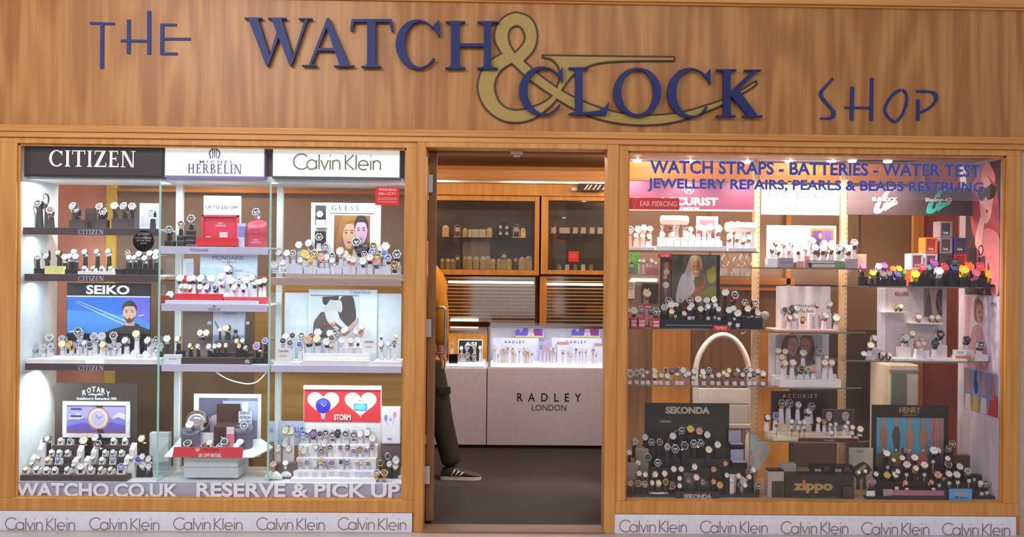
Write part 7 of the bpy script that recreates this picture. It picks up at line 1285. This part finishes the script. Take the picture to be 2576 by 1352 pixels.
def proto(kind, *a):
    k = (kind,)+a
    if k not in PM:
        if kind == 'case': mb = w_case(a[0], a[1], a[2], a[3])[0]
        elif kind == 'dial': mb = w_dial(w_case(a[0], a[1], False, 8)[1], a[0], a[2], a[3])
        elif kind == 'strap': mb = w_strap(a[0], a[1], a[2], a[3])
        else: mb = w_stand(a[0])
        me = mb.mesh({'case': 'watch_case', 'dial': 'watch_dial', 'strap': 'watch_strap', 'stand': 'display_stand'}[kind])
        for _ in range(2 if kind == 'dial' else 1): me.materials.append(None)
        PM[k] = (me, mb)
    return PM[k]
MARKD = mat('mark_dark', '2a2830', .4); MARKL = mat('mark_light', 'e8e6e4', .3)
ALLW = []
for zk, desc, zsurf, Y, kind, phi, body in ROWS:
    ox, oy, k = ZK[zk]; row = []
    for s_ in body.split():
        x, y, r, code = s_.split(','); row.append([ox+float(x)/k, oy+float(y)/k, float(r)/k, code])
    row.sort(key=lambda q: -q[0] if q[0] < 1080 else q[0])
    for i, q in enumerate(row): ALLW.append(dict(px=q[0], py=q[1], r=q[2], code=q[3], n=i+1, tot=len(row), desc=desc, z=zsurf, Y=Y, kind=kind, phi=phi, row=len(ALLW)))
cut = sorted([w_['r'] for w_ in ALLW if w_['Y'] < 2], reverse=True)
LIM = cut[296] if len(cut) > 297 else 0
def nth(n): return ORD[n] if n < 10 else '%d%s' % (n, 'th' if 10 < n % 100 < 14 else {1: 'st', 2: 'nd', 3: 'rd'}.get(n % 10, 'th'))
def setmat(o, ms):
    for sl, m_ in zip(o.material_slots, ms): sl.link = 'OBJECT'; sl.material = m_
STUFF = MB(); SMATS = []
def sm_i(m_):
    if m_ not in SMATS: SMATS.append(m_)
    return SMATS.index(m_)
nind = 0
for w_ in sorted(ALLW, key=lambda q: -q['r']):
    code = w_['code']; ice = code[0] == 'i'; R_ = w_['r']/pxm(w_['Y'])*1.04
    if ice: mc = md = ms = ICE[code[1:]]; sq = False
    else:
        mc, md = MC[code[0]], MD[code[1]]; ms = STRAPRED if (code[2] == 'r' and code[0] in 's' and code[1] not in 'r') else MS[code[2]]; sq = code[0] == 'q'
    bracelet = (not ice) and code[2] in 'sgr' and ms is not STRAPRED
    chrono = (not ice) and code[1] in 'kbns' and (int(w_['px']) % 3 != 0)
    marks = MARKL if (ice or code[1] in 'kbnp') else MARKD
    ph = w_['phi']; u = math.radians(ph); yaw = math.radians(random.uniform(-16, 16)); kind = w_['kind']
    C0 = at(w_['px'], w_['py'], w_['Y']); loc = ring(u)*R_
    rz = Matrix.Rotation(yaw, 3, 'Z'); cen = C0-rz @ loc                        # ring centre
    surf = w_['z']; hmin = RB*R_+.0006
    if kind in ('c', 'cs'):
        if kind == 'c': cen.z = surf+1.12*R_
        else: cen.z = max(cen.z, surf+1.12*R_)
    elif kind == 'r': cen.z = max(surf+hmin, cen.z) if cen.z-surf > hmin+.03 and False else surf+hmin
    elif kind == 'n': pass
    else: cen.z = max(cen.z, surf+hmin)
    h_ = cen.z-surf
    if h_ > .2: print('TALL', w_['desc'], round(h_, 3), round(surf, 3), w_['px'])
    indiv = w_['Y'] < 2 and w_['r'] >= LIM and nind < 298
    seg = 28 if indiv else 12
    pieces = [('watch_case', proto('case', sq, ph, ice, seg), [mc]), ('watch_dial', proto('dial', sq, ph, chrono, seg), [md, marks]), ('watch_strap', proto('strap', ph, bracelet, ice, 40 if indiv else 16), [ms])]
    sk = 'c' if kind in ('c', 'cs') else kind
    if indiv:
        nind += 1
        t = bpy.data.objects.new('wrist_watch', None); t.empty_display_size = .02; COL.objects.link(t)
        t.location = (cen.x, cen.y, surf); t.rotation_euler = (0, 0, yaw)
        look = ('chunky %s rubber watch' % code[1:]) if ice else '%s watch, %s dial, %s' % (NMC[code[0]], NMD[code[1]], 'red strap' if ms is STRAPRED else NMS[code[2]])
        lab = '%s, %s%s' % (look, (nth(w_['n'])+' from doorway, ') if w_['tot'] > 1 else '', w_['desc'])
        tag(t, lab, 'watch', 'wrist watches in the windows')
        for nm, (me, _), ms_ in pieces:
            o = bpy.data.objects.new(nm, me); COL.objects.link(o); o.parent = t; o.location = (0, 0, h_); o.scale = (R_,)*3; setmat(o, ms_)
        if sk == 'c':
            o = bpy.data.objects.new('cushion', proto('stand', 'c')[0]); COL.objects.link(o); o.parent = t; hh = max(1., (h_/R_-.12)/1.0)
            o.scale = (R_, R_, R_*hh); setmat(o, [STANDM['c']])
        elif sk in 'kwax':
            o = bpy.data.objects.new('display_cuff', proto('stand', 'cuff')[0]); COL.objects.link(o); o.parent = t; o.location = (0, 0, h_); o.scale = (R_,)*3; setmat(o, [STANDM[sk]])
            o = bpy.data.objects.new('display_foot', proto('stand', 'post')[0]); COL.objects.link(o); o.parent = t; o.scale = (R_, R_, max(.0006, h_-RB*R_+.10*R_)); setmat(o, [STANDM[sk]])
    else:
        T = Matrix.Translation(cen) @ Matrix.Rotation(yaw, 4, 'Z') @ Matrix.Scale(R_, 4)
        ext = [(pieces[i][1][1], pieces[i][2], T) for i in range(3)]
        if sk == 'c': ext.append((proto('stand', 'c')[1], [STANDM['c']], Matrix.Translation((cen.x, cen.y, surf)) @ Matrix.Rotation(yaw, 4, 'Z') @ Matrix.Diagonal((R_, R_, R_*max(1., h_/R_-.12), 1))))
        elif sk in 'kwax' and h_ > hmin+.002: ext.append((proto('stand', 'post')[1], [STANDM[sk]], Matrix.Translation((cen.x, cen.y, surf)) @ Matrix.Rotation(yaw, 4, 'Z') @ Matrix.Diagonal((R_, R_, h_-RB*R_+.10*R_, 1))))
        for mb, mm, TT in ext:
            i0 = len(STUFF.v); STUFF.v += [tuple(TT @ Vector(v)) for v in mb.v]; STUFF.f += [[i0+q for q in f] for f in mb.f]
            STUFF.m += [sm_i(mm[q]) for q in mb.m]; STUFF.sm += mb.sm
o = obj('wrist_watch', STUFF, SMATS); tag(o, 'remaining small wrist watches crowded on the shelves, steps and lit counter cases', 'watch', 'wrist watches in the windows', 'stuff')
print('WATCHES', len(ALLW), nind, LIM)

# small price tags standing by the watches
def tags(lab, zk, Y0, pts, m_, zsurf0, grp):
    ox, oy, k = ZK[zk]; pts = sorted(pts, key=lambda p: -p[0] if ox < 1080 else p[0])
    for i, (x, y, w_) in enumerate(pts):
        if callable(Y0): Y, zsurf = Y0(y)
        else: Y, zsurf = Y0, zsurf0
        p = at(ox+x/k, oy+y/k, Y); h_ = w_/k/pxm(Y); p.z = max(p.z, zsurf+h_*.9+.0005)
        mb = MB().box(p.x-h_, p.x+h_, Y-.0015, Y, p.z-h_*.9, p.z+h_*.9)
        if p.z-h_*.9 > zsurf+.001: mb.box(p.x-.0015, p.x+.0015, Y, Y+.002, zsurf, p.z)
        tag(obj('price_tag', mb, m_), lab % nth(i+1), 'price tag', grp)
TGW = mat('tag_white', 'e4dcda', .5)
tags('tiny white price tag below the five arms poster, %s from the doorway', 'C5', lambda y: (.095, ZF2) if y > 900 else (.15, HT[0]) if y > 780 else (.20, HT[1]) if y > 640 else (.252, HT[2]), [(755, 590, 26), (895, 915, 28), (1050, 935, 28), (1460, 935, 28), (1045, 705, 28), (1185, 770, 30), (1320, 705, 28), (1455, 505, 26), (1550, 870, 26), (1620, 770, 28), (1705, 835, 28), (1835, 825, 30), (2010, 800, 28), (2090, 780, 26), (2205, 1000, 28), (2285, 985, 28), (450, 835, 26)], TGW, ZF2, 'price tags under the arms poster')
tags('tiny pale price tag on the red-tagged black stand, %s from the doorway', 'B7', lambda y: (.085, S['r12']) if y > 735 else (.112, BT[0]) if y > 680 else (.152, BT[0]), [(1120, 685, 30), (1180, 645, 26), (1305, 670, 28), (1425, 725, 28), (1540, 640, 26), (1600, 720, 24), (1775, 740, 30), (1850, 715, 22), (1905, 765, 32), (2080, 710, 30), (2225, 710, 32), (895, 620, 26)], TGW, S['r12'], 'price tags on the black stand')
tags('small red price tag on the maroon board tray, %s from the doorway', 'C3', .105, [(850, 945, 34), (1005, 960, 34), (1110, 945, 34), (525, 845, 34), (2120, 1060, 32)], mat('tag_rust', '9a4a3c', .5), AT[0], 'red price tags on the cream tray')
tags('small white price tag on the bottom heart display step, %s from the doorway', 'B3', .10, [(500, 1225, 34), (575, 1215, 24), (690, 1225, 34), (810, 1225, 34), (905, 1215, 36), (1035, 1215, 34), (1110, 1225, 36), (1235, 1210, 26), (1300, 1225, 36), (1380, 1215, 36)], mat('tag_ice', 'd0d8ec', .5), st[0], 'price tags on the heart display')

# ================================================================ THE PERSON WALKING IN, mostly behind the door leaf
def PP(px, py, dy=0.): return at(px, py, 1.24+dy)
def skin(name, pts, edges, m_, parent, sub=2):
    me = bpy.data.meshes.new(name); me.from_pydata([tuple(p[0]) for p in pts], edges, []); me.materials.append(m_)
    o = bpy.data.objects.new(name, me); link(o, parent); o.modifiers.new('skin', 'SKIN'); sv = me.skin_vertices
    d = (sv[0] if len(sv) else me.attributes.active).data
    for i, p in enumerate(pts): d[i].radius = p[1] if isinstance(p[1], tuple) else (p[1], p[1]); d[i].use_root = i == 0
    b = o.modifiers.new('round', 'SUBSURF'); b.levels = sub; b.render_levels = sub
    ev = o.evaluated_get(bpy.context.evaluated_depsgraph_get()); me2 = bpy.data.meshes.new_from_object(ev); me2.name = name
    o.modifiers.clear(); o.data = me2
    if not me2.materials: me2.materials.append(m_)
    for p in me2.polygons: p.use_smooth = True
    return o
SKN = mat('skin', 'c9957a', .55); JUMP = mat('mustard_knit', 'b9812c', .9, 0, 0, .3, .15, 160, .5); TROU = mat('olive_twill', '3c392e', .9, 0, 0, .2, .15, 90, .4)
q = PP(1098, 1197); PER = thing('person', (q.x, q.y, 0), 'person in mustard jumper, olive trousers and striped trainers, half hidden behind the open door leaf', 'person')
hip = [PP(1080, 892), PP(1081, 889, -.09), PP(1078, 889, .09)]
B = [(PP(1078, 880), (.11, .10)), (PP(1078, 800), .11), (PP(1079, 730), .135), (PP(1082, 690), .09), (PP(1070, 668), .052), (PP(1060, 640), .075), (PP(1056, 612), .088), (PP(1054, 585), .07),
     (PP(1090, 708, -.17), .055), (PP(1106, 800, -.22), .042), (PP(1110, 882, -.22), .030), (PP(1080, 700, .17), .055), (PP(1070, 800, .2), .042), (PP(1062, 882, .2), .030),
     (PP(1082, 905, -.09), .085), (PP(1108, 1040, -.09), .058), (PP(1134, 1172, -.09), .040), (PP(1078, 905, .09), .085), (PP(1062, 1040, .09), .058), (PP(1020, 1165, .09), .040),
     (PP(1110, 898, -.22), .030), (PP(1062, 898, .2), .030)]
E = [(0, 1), (1, 2), (2, 3), (3, 4), (4, 5), (5, 6), (6, 7), (3, 8), (8, 9), (9, 10), (3, 11), (11, 12), (12, 13), (0, 14), (14, 15), (15, 16), (0, 17), (17, 18), (18, 19), (10, 20), (13, 21)]
def fingers(base, i0, sg):
    bx = B[base][0]
    for k, (dy, ln) in enumerate(((-.022, .055), (-.008, .066), (.007, .062), (.021, .048))):
        p0 = bx+Vector((.004, dy*.8, -.022)); B.append((p0, .009)); B.append((p0+Vector((.010, dy*.2, -ln*.55)), .0085)); B.append((p0+Vector((.0, dy*.2, -ln)), .0075)); n = len(B); E.append((base, n-3)); E.append((n-3, n-2)); E.append((n-2, n-1))
    p0 = bx+Vector((.022, sg*.012, .004)); B.append((p0, .010)); B.append((p0+Vector((.012, sg*.01, -.03)), .009)); n = len(B); E.append((base, n-2)); E.append((n-2, n-1))
fingers(20, 0, -1); fingers(21, 0, 1)
skin('body', B, E, SKN, PER, 2)
skin('jumper', [(PP(1078, 936), (.19, .155)), (PP(1078, 850), (.165, .14)), (PP(1078, 800), (.155, .135)), (PP(1079, 735), (.16, .145)), (PP(1081, 700), .115), (PP(1071, 674), .072), (PP(1094, 716, -.17), .078), (PP(1108, 800, -.225), .066), (PP(1110, 872, -.225), .048), (PP(1082, 706, .17), .078), (PP(1070, 800, .205), .064), (PP(1062, 872, .205), .048)],
     [(0, 1), (1, 2), (2, 3), (3, 4), (4, 5), (4, 6), (6, 7), (7, 8), (4, 9), (9, 10), (10, 11)], JUMP, PER)
skin('trousers', [(PP(1080, 892), (.12, .11)), (PP(1082, 925, -.09), .10), (PP(1098, 985, -.09), .096), (PP(1109, 1050, -.09), .084), (PP(1125, 1115, -.09), .078), (PP(1138, 1174, -.09), .074), (PP(1078, 925, .09), .10), (PP(1062, 1040, .09), .085), (PP(1036, 1120, .09), .078), (PP(1018, 1166, .09), .074)],
     [(0, 1), (1, 2), (2, 3), (3, 4), (4, 5), (0, 6), (6, 7), (7, 8), (8, 9)], TROU, PER)
p = PP(1120, 985, -.18); obj('pocket_flap', MB().box(p.x-.05, p.x+.035, p.y-.004, p.y+.02, p.z-.02, p.z+.03), TROU, PER, .004)
SHU = mat('trainer_dark', '3a3836', .6); SOLE = mat('trainer_sole', 'cfc4b0', .6); STRI = mat('trainer_stripe', 'd8cfc0', .5)
def shoe(heel_px, dy, pitch):
    h = PP(heel_px, 1190, dy); h.z = 0.; ln = .275
    prof = [(0, .062, .030), (.02, .085, .036), (.06, .098, .038), (.10, .092, .036), (.14, .070, .040), (.19, .056, .046), (.235, .046, .044), (.262, .034, .032), (.274, .024, .014)]
    rot = Matrix.Rotation(pitch, 3, 'Y'); rings = []; sole = []
    for x, hh, w_ in prof:
        rings.append([tuple(h+rot @ Vector((x, w_*math.cos(2*PI*k/16), .018+max(0., (hh-.018))*(.5+.5*math.sin(2*PI*k/16))))) for k in range(16)])
        sole.append([tuple(h+rot @ Vector((x*1.01-.002, yy*(w_+.003), zz))) for yy, zz in ((-1, 0), (1, 0), (1, .022), (-1, .022))])
    up = obj('shoe', MB().loft(rings), SHU, PER); obj('sole', MB().loft(sole, smooth=False), SOLE, up)
    mb = MB()
    for x in (.085, .112, .139):
        a, b = [h+rot @ Vector(v) for v in ((x-.018, -.0405, .028), (x+.012, -.0395, .074-(x-.085)*.35))]; mb.tube([a, b], .0055, 6)
    obj('side_stripe', mb, STRI, up); mb = MB()
    for x in (.11, .13, .15): a, b = [h+rot @ Vector((x, s*.018, .094-(x-.10)*.55)) for s in (-1, 1)]; mb.tube([a, b], .004, 6)
    obj('laces', mb, SHU, up)
shoe(1110, -.09, 0); shoe(996, .09, .25)
hc = PP(1056, 606)
mb = MB(); mb.lathe([(.0005, -.02), (.088, -.005), (.098, .03), (.092, .07), (.06, .105), (.0005, .115)], 24, Matrix.Translation((hc.x-.012, hc.y, hc.z+.005)), cap=False); obj('hair', mb, mat('hair_brown', '3a2a20', .7, bump=.5), PER)
mb = MB()
for s in (-1, 1): mb.lathe([(.0005, -.011), (.008, -.007), (.011, 0), (.008, .007), (.0005, .011)], 10, Matrix.Translation((hc.x+.083, hc.y+s*.032, hc.z-.03)), cap=False)
obj('eyes', mb, mat('eye_dark', '2a221e', .3), PER)
obj('nose', MB().loft([[(hc.x+.085, hc.y-.008, hc.z-.03), (hc.x+.085, hc.y+.008, hc.z-.03), (hc.x+.08, hc.y, hc.z-.02)], [(hc.x+.106, hc.y-.014, hc.z-.065), (hc.x+.106, hc.y+.014, hc.z-.065), (hc.x+.108, hc.y, hc.z-.055)], [(hc.x+.08, hc.y-.012, hc.z-.07), (hc.x+.08, hc.y+.012, hc.z-.07), (hc.x+.08, hc.y, hc.z-.068)]]), SKN, PER)
obj('mouth', MB().tube([(hc.x+.078, hc.y-.022, hc.z-.093), (hc.x+.087, hc.y, hc.z-.091), (hc.x+.078, hc.y+.022, hc.z-.093)], .005, 8), mat('lip', '9a5a4c', .5), PER)
